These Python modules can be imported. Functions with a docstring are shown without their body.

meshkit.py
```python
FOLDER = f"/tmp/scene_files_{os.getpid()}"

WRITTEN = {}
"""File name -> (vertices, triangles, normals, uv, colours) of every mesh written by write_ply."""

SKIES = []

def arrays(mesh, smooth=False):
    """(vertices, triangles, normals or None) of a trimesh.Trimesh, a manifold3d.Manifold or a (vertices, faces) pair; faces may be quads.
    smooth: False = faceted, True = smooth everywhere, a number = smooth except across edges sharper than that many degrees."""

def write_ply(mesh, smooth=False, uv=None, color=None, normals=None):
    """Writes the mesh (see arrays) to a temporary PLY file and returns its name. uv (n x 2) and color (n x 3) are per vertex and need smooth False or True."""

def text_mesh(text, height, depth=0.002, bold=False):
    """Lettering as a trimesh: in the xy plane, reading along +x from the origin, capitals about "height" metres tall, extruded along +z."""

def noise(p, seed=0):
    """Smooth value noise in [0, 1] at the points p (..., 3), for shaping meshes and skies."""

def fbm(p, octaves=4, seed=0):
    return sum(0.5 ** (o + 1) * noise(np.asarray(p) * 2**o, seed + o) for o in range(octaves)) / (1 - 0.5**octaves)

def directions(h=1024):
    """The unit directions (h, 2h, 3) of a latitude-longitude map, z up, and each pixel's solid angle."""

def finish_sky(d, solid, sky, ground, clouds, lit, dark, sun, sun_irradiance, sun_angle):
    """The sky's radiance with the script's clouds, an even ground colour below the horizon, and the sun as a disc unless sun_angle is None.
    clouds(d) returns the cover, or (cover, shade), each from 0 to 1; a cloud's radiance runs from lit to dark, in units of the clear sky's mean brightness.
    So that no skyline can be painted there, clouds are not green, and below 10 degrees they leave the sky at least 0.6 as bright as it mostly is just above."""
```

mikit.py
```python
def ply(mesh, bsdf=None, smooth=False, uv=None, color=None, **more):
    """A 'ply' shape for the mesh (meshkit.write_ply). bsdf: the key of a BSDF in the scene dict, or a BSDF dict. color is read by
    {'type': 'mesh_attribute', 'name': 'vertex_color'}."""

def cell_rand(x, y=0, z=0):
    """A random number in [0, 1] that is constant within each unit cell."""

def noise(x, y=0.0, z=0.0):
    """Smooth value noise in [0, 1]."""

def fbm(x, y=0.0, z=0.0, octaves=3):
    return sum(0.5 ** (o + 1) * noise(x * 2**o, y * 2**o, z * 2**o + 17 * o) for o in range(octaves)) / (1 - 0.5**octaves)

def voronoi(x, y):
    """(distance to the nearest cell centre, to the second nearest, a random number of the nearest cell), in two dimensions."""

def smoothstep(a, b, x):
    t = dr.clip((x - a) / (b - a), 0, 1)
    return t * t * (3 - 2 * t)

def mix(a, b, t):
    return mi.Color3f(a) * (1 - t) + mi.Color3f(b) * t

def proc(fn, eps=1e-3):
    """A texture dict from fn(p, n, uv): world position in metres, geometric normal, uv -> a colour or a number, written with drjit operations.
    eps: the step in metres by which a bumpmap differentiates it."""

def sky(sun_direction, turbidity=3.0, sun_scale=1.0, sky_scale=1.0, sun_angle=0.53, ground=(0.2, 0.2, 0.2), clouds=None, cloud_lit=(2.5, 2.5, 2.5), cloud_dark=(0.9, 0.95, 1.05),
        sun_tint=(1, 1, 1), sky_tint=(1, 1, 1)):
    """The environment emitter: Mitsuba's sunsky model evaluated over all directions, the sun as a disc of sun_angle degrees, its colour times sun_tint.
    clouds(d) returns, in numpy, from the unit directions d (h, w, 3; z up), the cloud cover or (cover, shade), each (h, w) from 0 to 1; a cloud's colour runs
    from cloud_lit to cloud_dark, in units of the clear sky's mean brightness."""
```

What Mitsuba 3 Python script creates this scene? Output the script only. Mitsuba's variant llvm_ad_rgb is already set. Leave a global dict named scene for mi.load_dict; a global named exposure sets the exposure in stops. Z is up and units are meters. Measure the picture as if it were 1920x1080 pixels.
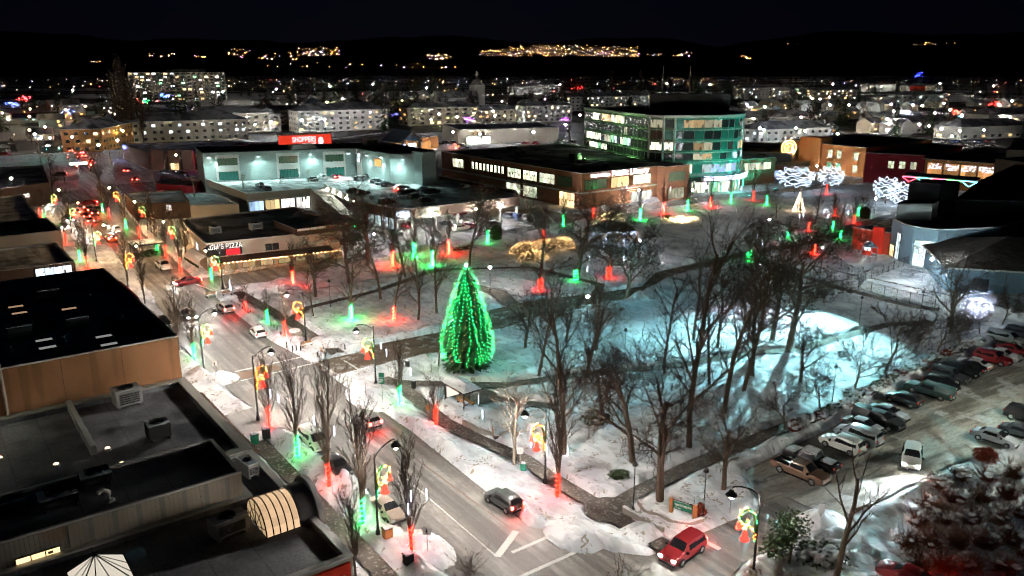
import math, random
import numpy as np
import shapely
from shapely.geometry import Polygon, LineString, Point
from shapely.ops import unary_union
import drjit as dr
import mitsuba as mi
import mikit, meshkit
from mikit import proc, noise, fbm, voronoi, smoothstep, mix, cell_rand

T = mi.ScalarTransform4f
scene, labels = {}, {}
# ---------------------------------------------------------------- camera, sky, exposure
# world: x along the cross streets (east), y along the main street (north), z up, metres; the drone hovers at 38 m
YAW, PITCH = math.radians(37.0), math.radians(15.3)
fwd = [math.sin(YAW) * math.cos(PITCH), math.cos(YAW) * math.cos(PITCH), -math.sin(PITCH)]
scene['camera'] = {'type': 'perspective', 'fov': 65.24, 'fov_axis': 'x', 'near_clip': 1.0, 'far_clip': 20000.0,
                   'to_world': T().look_at([0, 0, 38.0], [fwd[0], fwd[1], 38.0 + fwd[2]], [0, 0, 1])}
exposure = 5.94
LIGHT = 0.04          # the night's lamps are dim, the exposure is long
SKY_SCALE = 0.0035 * LIGHT
scene['sky'] = {**mikit.sky([0.3, 0.5, 0.25], turbidity=3, sun_scale=0.0, sky_scale=SKY_SCALE, sky_tint=(0.44, 0.46, 1.4), ground=(0.1, 0.1, 0.1)), 'sampling_weight': 3.0}

# ---------------------------------------------------------------- helpers
used = set()


def numbered(k):
    if k not in used:
        used.add(k)
        return k
    i = 1
    while f'{k}_{i:03d}' in used:
        i += 1
    k = f'{k}_{i:03d}'
    used.add(k)
    return k


def tag(k, label=None, cat=None, group=None, kind=None):
    d = labels.setdefault(k, {})
    for a, b in (('label', label), ('category', cat), ('group', group), ('kind', kind)):
        if b:
            d[a] = b
    return k


def thing(name, label, cat, group=None):
    return tag(numbered(name), label, cat, group)


class MB:
    """a mesh under construction"""
    def __init__(s):
        s.v, s.f, s.c, s.n = [], [], [], 0

    def raw(s, v, f, c=None):
        v, f = np.asarray(v, float), np.asarray(f, int)
        s.v.append(v); s.f.append(f + s.n); s.n += len(v)
        s.c.append(np.broadcast_to(np.asarray(c if c is not None else (1, 1, 1), float), (len(v), 3)))
        return s

    def hexa(s, p, c=None):
        """8 corners: bottom 4 counter-clockwise, top 4"""
        f = [[0, 2, 1], [0, 3, 2], [4, 5, 6], [4, 6, 7]]
        for i in range(4):
            j = (i + 1) % 4
            f += [[i, j, j + 4], [i, j + 4, i + 4]]
        p = np.asarray(p, float)
        return s.raw(np.concatenate([p[t] for t in f]), np.arange(36).reshape(12, 3), c)

    def box(s, x0, x1, y0, y1, z0, z1, c=None):
        return s.hexa([(x0, y0, z0), (x1, y0, z0), (x1, y1, z0), (x0, y1, z0), (x0, y0, z1), (x1, y0, z1), (x1, y1, z1), (x0, y1, z1)], c)

    def obox(s, o, u, a, b, d0, d1, z0, z1, c=None):
        """box on a face: origin o, direction u along it, outward normal to the right of u; a..b along, d0..d1 outward"""
        u = np.asarray(u, float); n = np.array([u[1], -u[0]]); o = np.asarray(o, float)
        q = [o + u * a + n * d1, o + u * b + n * d1, o + u * b + n * d0, o + u * a + n * d0]
        return s.hexa([(*k, z0) for k in q] + [(*k, z1) for k in q], c)

    def prism(s, poly, z0, z1, c=None, top=True):
        poly = Polygon(poly) if not isinstance(poly, Polygon) else poly
        poly = shapely.geometry.polygon.orient(poly)
        if top:
            t = tri(poly)
            s.raw(np.c_[t[0], np.full(len(t[0]), z1)], t[1], c)
            s.raw(np.c_[t[0], np.full(len(t[0]), z0)], t[1][:, ::-1], c)
        for ring in [poly.exterior, *poly.interiors]:
            r = np.array(ring.coords)
            for a, b in zip(r[:-1], r[1:]):
                s.raw([(*a, z0), (*b, z0), (*b, z1), (*a, z1)], [[0, 1, 2], [0, 2, 3]], c)
        return s

    def flat(s, poly, z, c=None):
        for g in getattr(poly, 'geoms', [poly]):
            t = tri(shapely.geometry.polygon.orient(g))
            s.raw(np.c_[t[0], np.full(len(t[0]), z)], t[1], c)
        return s

    def tube(s, pts, r, n=6, c=None, cap=True):
        pts = np.asarray(pts, float)
        r = np.broadcast_to(np.asarray(r, float), (len(pts),))
        d = np.gradient(pts, axis=0); d /= np.linalg.norm(d, axis=1, keepdims=True) + 1e-9
        ref = np.array([0, 0, 1.0]) if abs(d[:, 2]).mean() < 0.8 else np.array([1.0, 0, 0])
        a = np.cross(d, ref); a /= np.linalg.norm(a, axis=1, keepdims=True) + 1e-9
        b = np.cross(d, a)
        t = np.arange(n) * 2 * np.pi / n
        v = pts[:, None] + r[:, None, None] * (np.cos(t)[None, :, None] * a[:, None] + np.sin(t)[None, :, None] * b[:, None])
        f = []
        for i in range(len(pts) - 1):
            for j in range(n):
                k = (j + 1) % n
                f += [[i * n + j, i * n + k, (i + 1) * n + k], [i * n + j, (i + 1) * n + k, (i + 1) * n + j]]
        if cap:
            for j in range(1, n - 1):
                f += [[0, j + 1, j], [(len(pts) - 1) * n, (len(pts) - 1) * n + j, (len(pts) - 1) * n + j + 1]]
        return s.raw(v.reshape(-1, 3), np.array(f), c)

    def lathe(s, o, prof, n=12, c=None):
        prof = np.asarray(prof, float); t = np.arange(n) * 2 * np.pi / n
        v = np.stack([np.outer(prof[:, 0], np.cos(t)), np.outer(prof[:, 0], np.sin(t)), np.repeat(prof[:, 1:2], n, 1)], -1).reshape(-1, 3) + np.asarray(o, float)
        out = ((prof[1:, 0] + prof[:-1, 0]) * np.diff(prof[:, 1])).sum() >= 0
        f = []
        for i in range(len(prof) - 1):
            for j in range(n):
                k = (j + 1) % n
                f += [[i * n + j, i * n + k, (i + 1) * n + k], [i * n + j, (i + 1) * n + k, (i + 1) * n + j]]
        return s.raw(v, np.array(f) if out else np.array(f)[:, ::-1], c)

    def ball(s, o, r, c=None, n=6):
        t = np.linspace(-np.pi / 2, np.pi / 2, max(4, n // 2 + 2))
        return s.lathe(o, np.c_[np.cos(t) * r + 1e-4, np.sin(t) * r], n, c)

    def dots(s, P, r, c=None):
        """many small octahedra at once"""
        P = np.asarray(P, float).reshape(-1, 3)
        o = np.array([[1, 0, 0], [0, 1, 0], [-1, 0, 0], [0, -1, 0], [0, 0, 1], [0, 0, -1.0]])
        f = np.array([[0, 1, 4], [1, 2, 4], [2, 3, 4], [3, 0, 4], [1, 0, 5], [2, 1, 5], [3, 2, 5], [0, 3, 5]])
        r = np.broadcast_to(np.asarray(r, float), (len(P),))
        v = (P[:, None] + o[None] * r[:, None, None]).reshape(-1, 3)
        F = (f[None] + 6 * np.arange(len(P))[:, None, None]).reshape(-1, 3)
        if c is not None and np.ndim(c) == 2:
            c = np.repeat(np.asarray(c, float), 6, 0)
        return s.raw(v, F, c)

    def sticks(s, A, B, ra, rb, n=3, c=None):
        """many tapered sticks at once"""
        A, B = np.asarray(A, float), np.asarray(B, float)
        d = B - A; d /= np.linalg.norm(d, axis=1, keepdims=True) + 1e-9
        ref = np.where(np.abs(d[:, 2:]) < 0.9, [[0, 0, 1.0]], [[1.0, 0, 0]])
        a = np.cross(d, ref); a /= np.linalg.norm(a, axis=1, keepdims=True) + 1e-9
        b = np.cross(d, a)
        t = np.arange(n) * 2 * np.pi / n
        ring = np.cos(t)[None, :, None] * a[:, None] + np.sin(t)[None, :, None] * b[:, None]
        v = np.concatenate([A[:, None] + ring * np.broadcast_to(ra, (len(A),))[:, None, None], B[:, None] + ring * np.broadcast_to(rb, (len(A),))[:, None, None]], 1)
        f = []
        for j in range(n):
            k = (j + 1) % n
            f += [[j, k, n + k], [j, n + k, n + j]]
        F = (np.array(f)[None] + 2 * n * np.arange(len(A))[:, None, None]).reshape(-1, 3)
        return s.raw(v.reshape(-1, 3), F, c)

    def get(s):
        return np.concatenate(s.v), np.concatenate(s.f)

    def col(s):
        return np.concatenate(s.c)


def tri(poly):
    import mapbox_earcut as earcut
    rings = [np.array(poly.exterior.coords)[:-1]] + [np.array(r.coords)[:-1] for r in poly.interiors]
    v = np.concatenate(rings)[:, :2]
    f = earcut.triangulate_float64(v, np.cumsum([len(r) for r in rings]).astype(np.uint32)).reshape(-1, 3).astype(int)
    a = v[f]
    flip = ((a[:, 1, 0] - a[:, 0, 0]) * (a[:, 2, 1] - a[:, 0, 1]) - (a[:, 1, 1] - a[:, 0, 1]) * (a[:, 2, 0] - a[:, 0, 0])) < 0
    f[flip] = f[flip][:, ::-1]
    return v, f


def shape(mb, bsdf, smooth=False, emit=None, w=0.02, col=False):
    d = mikit.ply(mb.get(), bsdf, smooth, color=mb.col() if col else None)
    if emit is not None:
        rad = {'type': 'rgb', 'value': [float(c) * LIGHT for c in emit]}
        d['emitter'] = {'type': 'area', 'radiance': rad, 'sampling_weight': float(w)}
    return d


def put(name, d, parent=None, at=None, label=None, cat=None, group=None, kind=None):
    k = numbered(parent + '__' + name if parent else name)
    scene[k] = d if at is None else {**d, 'to_world': at}
    if label or cat or group or kind:
        tag(k, label, cat, group, kind)
    return k


def add(name, mb, bsdf, parent=None, smooth=False, emit=None, w=0.02, col=False, **kw):
    return put(name, shape(mb, bsdf, smooth, emit, w, col), parent, **kw)


def add_lights(name, groups, parent=None, w=0.02, **kw):
    """light points of several colours as one thing or part: {colour: mesh}"""
    k = numbered(parent + '__' + name if parent else name)
    tag(k, kind='stuff', **kw)
    for i, (c, m) in enumerate(groups.items()):
        if len(groups) == 1 and parent:
            scene[k] = shape(m, 'black', emit=c, w=w)
        else:
            scene[f'{k}__{i + 1:03d}'] = shape(m, 'black', emit=c, w=w)
    return k


def spot(name, p, target, rgb, cut=70, beam=45, w=1.0):
    up = [0, 1, 0] if abs(target[2] - p[2]) > 0.9 * math.dist(p, target) else [0, 0, 1]
    scene[name] = {'type': 'spot', 'intensity': {'type': 'rgb', 'value': [float(c) * LIGHT for c in rgb]}, 'cutoff_angle': float(cut), 'beam_width': float(beam), 'sampling_weight': float(w),
                   'to_world': T().look_at(list(map(float, p)), list(map(float, target)), up)}


def place(x, y, z=0, rz=0, sc=1.0):
    t = T().translate([x, y, z]).rotate([0, 0, 1], rz)
    return t.scale(sc) if np.isscalar(sc) else t.scale(list(sc))


ORD = ['first', 'second', 'third', 'fourth', 'fifth', 'sixth', 'seventh', 'eighth', 'ninth', 'tenth', 'eleventh', 'twelfth', 'thirteenth', 'fourteenth', 'fifteenth', 'sixteenth', 'seventeenth', 'eighteenth', 'nineteenth', 'twentieth']
ORD += ['twenty ' + o for o in ORD[:9]] + ['thirtieth']


# ---------------------------------------------------------------- materials
def rgb(*c):
    return {'type': 'rgb', 'value': list(map(float, c))}


def dif(name, *c):
    scene[name] = {'type': 'twosided', 'bsdf': {'type': 'diffuse', 'reflectance': rgb(*c)}}


def difp(name, fn):
    scene[name] = {'type': 'twosided', 'bsdf': {'type': 'diffuse', 'reflectance': proc(fn)}}


def pri(name, c, rough=0.5, **kw):
    scene[name] = {'type': 'twosided', 'bsdf': {'type': 'principled', 'base_color': c if isinstance(c, dict) else rgb(*c), 'roughness': float(rough), **{k: float(v) for k, v in kw.items()}}}


def f_snow(p, n, uv):
    a = fbm(p.x * 0.35, p.y * 0.35, 0, 4)
    sp = noise(p.x * 5.1, p.y * 5.1) * noise(p.x * 1.3 + 9, p.y * 1.3)
    c = mix((0.62, 0.64, 0.68), (0.86, 0.88, 0.9), smoothstep(0.3, 0.62, a))
    tr = smoothstep(0.5, 0.62, fbm(p.x * 1.7 + 3, p.y * 0.8, 0, 3)) * 0.2
    c = c * (1 - tr)
    return mix(c, (0.22, 0.17, 0.11), smoothstep(0.5, 0.62, sp) * 0.75)


def f_road(p, n, uv):
    lane = fbm(p.x * 1.6 - p.y * 0.05, p.y * 0.045, 0, 4)
    g = fbm(p.x * 0.9, p.y * 0.6, 3, 4)
    fine = noise(p.x * 9, p.y * 3)
    c = mix((0.13, 0.122, 0.115), (0.2, 0.188, 0.175), smoothstep(0.35, 0.6, lane))
    c = mix(c, (0.4, 0.385, 0.37), smoothstep(0.54, 0.78, lane * 0.6 + g * 0.4) * 0.6)
    return c * (0.85 + 0.3 * fine)


def f_lot(p, n, uv):
    lane = fbm(p.x * 0.12, p.y * 1.1 + p.x * 0.12, 0, 4)
    g = fbm(p.x * 0.5, p.y * 0.5, 3, 4)
    fine = noise(p.x * 2.2, p.y * 7.5)
    c = mix((0.17, 0.16, 0.14), (0.36, 0.34, 0.3), smoothstep(0.3, 0.62, lane))
    c = mix(c, (0.5, 0.5, 0.5), smoothstep(0.52, 0.7, g) * 0.7)
    return c * (0.8 + 0.35 * fine)


def f_brown(p, n, uv):
    g = fbm(p.x * 0.4, p.y * 0.9, 3, 4)
    c = mix((0.1, 0.078, 0.06), (0.2, 0.15, 0.11), g)
    return mix(c, (0.5, 0.49, 0.48), smoothstep(0.6, 0.76, fbm(p.x * 1.2, p.y * 1.2, 7, 3)) * 0.6)


def f_path(p, n, uv):
    g = fbm(p.x * 1.1, p.y * 1.1, 3, 4)
    c = mix((0.075, 0.068, 0.062), (0.16, 0.14, 0.12), g)
    return mix(c, (0.4, 0.39, 0.38), smoothstep(0.66, 0.8, noise(p.x * 5.3, p.y * 5.3)) * 0.5)


def f_roof(p, n, uv):
    g = fbm(p.x * 0.22, p.y * 0.22, 3, 4)
    seam = smoothstep(0.95, 0.99, dr.abs(2 * (p.x * 0.31 - dr.floor(p.x * 0.31)) - 1))
    c = mix((0.085, 0.09, 0.105), (0.24, 0.245, 0.26), smoothstep(0.3, 0.65, g)) * (0.85 + 0.3 * noise(p.x * 6, p.y * 6))
    return c * (1 - 0.25 * seam)


def f_frost(p, n, uv):
    g = fbm(p.x * 0.3, p.y * 0.3, 5, 4)
    tr = smoothstep(0.45, 0.6, fbm(p.x * 0.7, p.y * 0.12, 1, 3))
    c = mix((0.32, 0.33, 0.33), (0.72, 0.74, 0.75), smoothstep(0.3, 0.6, g))
    return c * (1 - 0.3 * tr)


def f_brick(p, n, uv):
    h = p.x + p.y
    row = dr.floor(p.z * 13.0)
    u = h * 4.2 + 0.5 * row
    r = cell_rand(u, row)
    c = mix((0.20, 0.088, 0.05), (0.33, 0.155, 0.085), r)
    m = smoothstep(0.9, 0.97, dr.abs(2 * (p.z * 13.0 - row) - 1))
    c = mix(c, (0.34, 0.28, 0.24), m * 0.6)
    return c * (0.8 + 0.4 * fbm(h * 0.6, p.z * 0.6, 0, 3))


def f_ochre(p, n, uv):
    h = p.x + p.y
    c = mix((0.27, 0.135, 0.065), (0.36, 0.185, 0.095), fbm(h * 0.5, p.z * 0.35, 0, 4))
    stain = smoothstep(0.55, 0.75, noise(h * 1.4, p.z * 0.12))
    return c * (1 - 0.22 * stain) * (0.94 + 0.12 * noise(h * 12, p.z * 12))


def f_siding(p, n, uv):
    h = p.x * 3.3
    rib = smoothstep(0.75, 0.95, dr.abs(2 * (h - dr.floor(h)) - 1))
    c = mix((0.27, 0.25, 0.22), (0.36, 0.34, 0.3), fbm(p.x * 0.7, p.z * 0.6, 0, 3))
    return mix(c * (1 - 0.4 * rib), (0.3, 0.16, 0.09), smoothstep(0.56, 0.72, noise(p.x * 1.1, p.z * 0.7)) * 0.5)


def f_teal(p, n, uv):
    row = p.z * 3.0
    rib = smoothstep(0.8, 0.95, dr.abs(2 * (row - dr.floor(row)) - 1))
    c = mix((0.22, 0.27, 0.26), (0.3, 0.35, 0.345), fbm((p.x + p.y) * 0.3, p.z * 0.5, 0, 3))
    return c * (1 - 0.3 * rib)


def f_stucco(p, n, uv):
    h = p.x + p.y
    c = mix((0.34, 0.30, 0.25), (0.45, 0.41, 0.35), fbm(h * 0.35, p.z * 0.4, 0, 4))
    return c * (0.93 + 0.14 * noise(h * 7, p.z * 7))


def f_bark(p, n, uv):
    return mix((0.05, 0.036, 0.028), (0.125, 0.09, 0.066), fbm(p.x * 3.5 + p.y * 3.5, p.z * 1.2, p.y, 3))


def f_needle(p, n, uv):
    return mix((0.018, 0.035, 0.02), (0.05, 0.075, 0.04), noise(p.x * 2.2, p.y * 2.2, p.z * 2.2))


def f_land(p, n, uv):
    g = fbm(p.x * 0.012, p.y * 0.012, 0, 4)
    return mix((0.06, 0.06, 0.06), (0.5, 0.5, 0.52), smoothstep(0.42, 0.6, g))


def f_shingle(p, n, uv):
    r = cell_rand(p.x * 2.2 + p.z, p.z * 5)
    return mix((0.045, 0.038, 0.036), (0.085, 0.075, 0.07), r)


for nm, fn in dict(snow=f_snow, road=f_road, lot=f_lot, brown_paving=f_brown, path_paving=f_path, roof_felt=f_roof, roof_frost=f_frost, brick=f_brick, ochre=f_ochre, siding=f_siding,
                   teal=f_teal, stucco=f_stucco, bark=f_bark, needle=f_needle, land=f_land, shingle=f_shingle).items():
    difp(nm, fn)
scene['snow'] = {'type': 'bumpmap', 'nested_texture': proc(lambda p, n, uv: fbm(p.x * 2.1, p.y * 2.1, p.z, 3) + 0.5 * noise(p.x * 7, p.y * 7), 0.05), 'scale': 0.16, 'bsdf': scene['snow']}
pri('road', scene['road']['bsdf']['reflectance'], 0.5, specular=0.25)
dif('black', 0.012, 0.012, 0.013)
dif('dark_metal', 0.035, 0.035, 0.037)
dif('grey', 0.3, 0.3, 0.3)
dif('light_grey', 0.52, 0.52, 0.5)
dif('white', 0.76, 0.76, 0.75)
dif('cream', 0.6, 0.53, 0.42)
dif('red_wall', 0.42, 0.06, 0.035)
dif('sign_red', 0.62, 0.05, 0.03)
dif('maroon', 0.25, 0.03, 0.04)
dif('dark_brown', 0.09, 0.06, 0.045)
dif('slate_blue', 0.16, 0.24, 0.3)
dif('wood', 0.42, 0.2, 0.08)
dif('green_sign', 0.03, 0.17, 0.11)
dif('bark_pale', 0.25, 0.21, 0.17)
dif('twig', 0.06, 0.043, 0.034)
dif('twig_red', 0.11, 0.05, 0.035)
dif('concrete', 0.3, 0.29, 0.26)
dif('paint', 0.62, 0.62, 0.6)
dif('paint_tan', 0.5, 0.3, 0.16)
dif('leaf', 0.035, 0.055, 0.025)
dif('leaf_red', 0.16, 0.035, 0.02)
dif('orange_wall', 0.45, 0.2, 0.07)
dif('beige', 0.42, 0.37, 0.3)
scene['vcol'] = {'type': 'twosided', 'bsdf': {'type': 'diffuse', 'reflectance': {'type': 'mesh_attribute', 'name': 'vertex_color'}}}
pri('glass', (0.02, 0.026, 0.028), 0.12, specular=0.6)
pri('glass_teal', (0.025, 0.16, 0.13), 0.16, specular=0.6)
pri('glass_green', (0.06, 0.13, 0.075), 0.16, specular=0.6)
pri('car_glass', (0.012, 0.013, 0.015), 0.1, specular=0.7)
pri('tyre', (0.02, 0.02, 0.02), 0.8)
pri('chrome', (0.5, 0.5, 0.5), 0.25, metallic=0.9)
for nm, c in dict(tan=(0.2, 0.125, 0.085), black=(0.012, 0.012, 0.014), white=(0.66, 0.66, 0.62), silver=(0.33, 0.34, 0.35), charcoal=(0.05, 0.052, 0.056), red=(0.2, 0.016, 0.02), blue=(0.03, 0.06, 0.14),
                  green=(0.04, 0.075, 0.07), taupe=(0.2, 0.16, 0.13), orange=(0.5, 0.14, 0.04)).items():
    pri('paint_' + nm, c, 0.28, metallic=0.2 if nm in ('silver', 'charcoal', 'taupe', 'tan') else 0.0, clearcoat=0.7, clearcoat_gloss=0.85)
# ---------------------------------------------------------------- ground, roads, paths, snow
street = Polygon([(28.6, 24), (28.8, 50), (30.2, 66), (28.6, 78), (27.4, 92), (27.2, 117), (30.4, 142), (31.8, 160), (33.6, 197), (35, 225), (39.8, 276), (52, 340), (66, 440), (80, 560), (100, 760),
                  (116, 760), (96, 620), (82, 508), (72, 385), (60, 322), (47.5, 248), (43, 204), (41.6, 175), (39.2, 142), (38.2, 109), (39.2, 97), (39.3, 70), (37.9, 48), (39.5, 45), (41, 40.8), (43, 38.6), (60, 37.5), (60, 33), (48, 33.5), (44, 32), (41, 24)])
stub = Polygon([(21, 81), (28.6, 80), (28, 87), (21, 86.5)])
side_street = Polygon([(38.2, 141), (56, 142.5), (72, 145.5), (106, 153), (131, 152.5), (152, 153.5), (198, 154), (216, 150), (300, 146), (300, 153), (216, 157.5), (198, 162), (164, 163), (107, 158.5), (78, 153.5), (52, 151.8), (39.3, 151.8)])
dewdney = Polygon([(-60, 262), (37, 262), (58, 268), (120, 280), (240, 262), (420, 236), (420, 246), (240, 274), (120, 294), (60, 300), (40, 292), (-60, 284)])
park_street = Polygon([(39.2, 90.8), (50, 90.6), (56, 89.6), (66, 93.2), (84, 94), (95, 93.2), (113, 99.8), (133, 99.8), (152, 100.8), (178, 100.6), (230, 100), (230, 107), (175, 104.6), (137, 104.6), (113, 103.4),
                       (103, 97.6), (93, 99.2), (82, 102.4), (72, 102.2), (60, 97.4), (49, 98.2), (46, 96.8), (39.2, 96.8)])
lot = Polygon([(56, 33), (62, 32.3), (78, 31.4), (86, 30), (100, 29), (200, 28), (200, 45), (130, 45.2), (104, 45), (90, 44.6), (77, 43.4), (61, 43), (58.5, 40), (57, 37.6)])
front_lot = Polygon([(88, 154.5), (128, 153), (140, 153.5), (142, 176), (130, 178), (92, 182), (86, 166)])


def path(pts, w):
    return LineString(pts).buffer(w / 2, cap_style=2, join_style=1)


paths = unary_union([path([(45.2, 36), (44.9, 42.2), (45.2, 45.8), (45, 48.3), (44.9, 53.6), (45.2, 57.9), (44.1, 64.1), (43.5, 70.5), (45, 83), (44.2, 86)], 1.7),
                     path([(45.2, 45.8), (49.9, 46.4), (57.1, 46.8), (66.2, 46.7), (74, 46.4)], 1.7), Point(45.4, 45.6).buffer(2.2),
                     path([(44, 84.5), (49.9, 79.3), (55.7, 74.5), (62.9, 72.7), (69, 70.2), (77.8, 66.3), (86.4, 64.7), (91.9, 62.6), (95.5, 60.8), (104.2, 60), (113.8, 59.3), (117, 58.9), (124, 55.5)], 1.6),
                     path([(137, 99), (133, 85.8), (130.8, 75.8), (129.5, 62.8), (131.3, 58)], 1.9),
                     path([(43.2, 138), (43.5, 129.6), (44, 116.3), (43.7, 105.9), (43.7, 98)], 2.0), path([(44, 116.3), (49, 121.4), (63.2, 123.8), (77.4, 129.8), (83, 129), (96, 121), (98, 103), (93, 99)], 1.5),
                     path([(77, 102), (80, 110), (78, 118)], 3.0), path([(110, 112), (118, 117), (122, 123), (117, 129), (112, 128)], 3.2), path([(24.6, 40), (25.2, 78)], 1.6),
                     path([(48, 77), (52, 72), (56, 66)], 1.3), Point(50.5, 74).buffer(2.4)]).difference(unary_union([street, park_street, lot, side_street]))
lot = lot.difference(street)
park_street = park_street.difference(street)
side_street = side_street.difference(street)
dewdney = dewdney.difference(street)
front_lot = front_lot.difference(side_street)
cleared = unary_union([street, stub, side_street, park_street, lot, paths, dewdney, front_lot])
roads_only = unary_union([street, side_street, park_street, lot, dewdney])

land = MB().flat(Polygon([(-5000, -600), (11000, -600), (11000, 11000), (-5000, 11000)]), -0.6)
add('ground', land, 'land', kind='structure')
add('street', MB().flat(street, 0.0).flat(stub.difference(street), 0.0), 'road', kind='structure')
add('side_street', MB().flat(side_street, 0.0), 'road', kind='structure')
add('cross_street', MB().flat(dewdney, 0.0), 'road', kind='structure')
add('park_road', MB().flat(park_street, 0.0), 'brown_paving', kind='structure')
add('parking_lot', MB().flat(lot, 0.0).flat(front_lot, 0.0), 'lot', kind='structure')
add('footpath', MB().flat(paths, 0.03), 'path_paving', kind='structure')


def snow_height(P):
    pts = shapely.points(P)
    d = shapely.distance(cleared, pts)
    dr_ = shapely.distance(roads_only, pts)
    Q = np.c_[P, np.zeros(len(P))]
    n1 = meshkit.fbm(Q * 0.9, 3, 3)
    n2 = meshkit.fbm(Q * 0.25, 3, 8)
    n3 = meshkit.noise(Q * 2.3, 5)
    e = d - (n1 - 0.5) * 0.8 - 0.1
    t = np.clip(e / 0.7, 0, 1); t = t * t * (3 - 2 * t)
    h = -0.22 + t * (0.3 + 0.16 * n2 + 0.1 * n1 + 0.12 * n3)
    bank = np.exp(-((dr_ - 1.2) / 0.75) ** 2) * np.clip((n2 - 0.3) * 2.2, 0, 1) * (0.35 + 0.9 * n1) * (dr_ > 0)
    return h + bank * t


def snow_grid(x0, x1, y0, y1, s, hole=None):
    X, Y = np.meshgrid(np.arange(x0, x1 + s / 2, s), np.arange(y0, y1 + s / 2, s), indexing='ij')
    nx, ny = X.shape
    P = np.c_[X.ravel(), Y.ravel()]
    z = snow_height(P)
    i, j = np.meshgrid(np.arange(nx - 1), np.arange(ny - 1), indexing='ij')
    q = np.stack([i * ny + j, (i + 1) * ny + j, (i + 1) * ny + j + 1, i * ny + j + 1], -1).reshape(-1, 4)
    keep = z[q].max(1) > -0.2
    if hole:
        c = P[q].mean(1)
        keep &= ~((c[:, 0] > hole[0]) & (c[:, 0] < hole[1]) & (c[:, 1] > hole[2]) & (c[:, 1] < hole[3]))
    q = q[keep]
    m = MB()
    m.raw(np.c_[P, z], np.vstack([q[:, [0, 1, 2]], q[:, [0, 2, 3]]]))
    return m


snow_mesh = snow_grid(18, 140.4, 26, 130.5, 0.45)
far_snow = snow_grid(-60, 330, 20, 430, 1.5, hole=(18, 140.4, 26, 130.5))
m_ = MB()
m_.raw(*snow_mesh.get()); m_.raw(*far_snow.get())
add('snow_cover', m_, 'snow', smooth=True, kind='structure')


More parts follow.
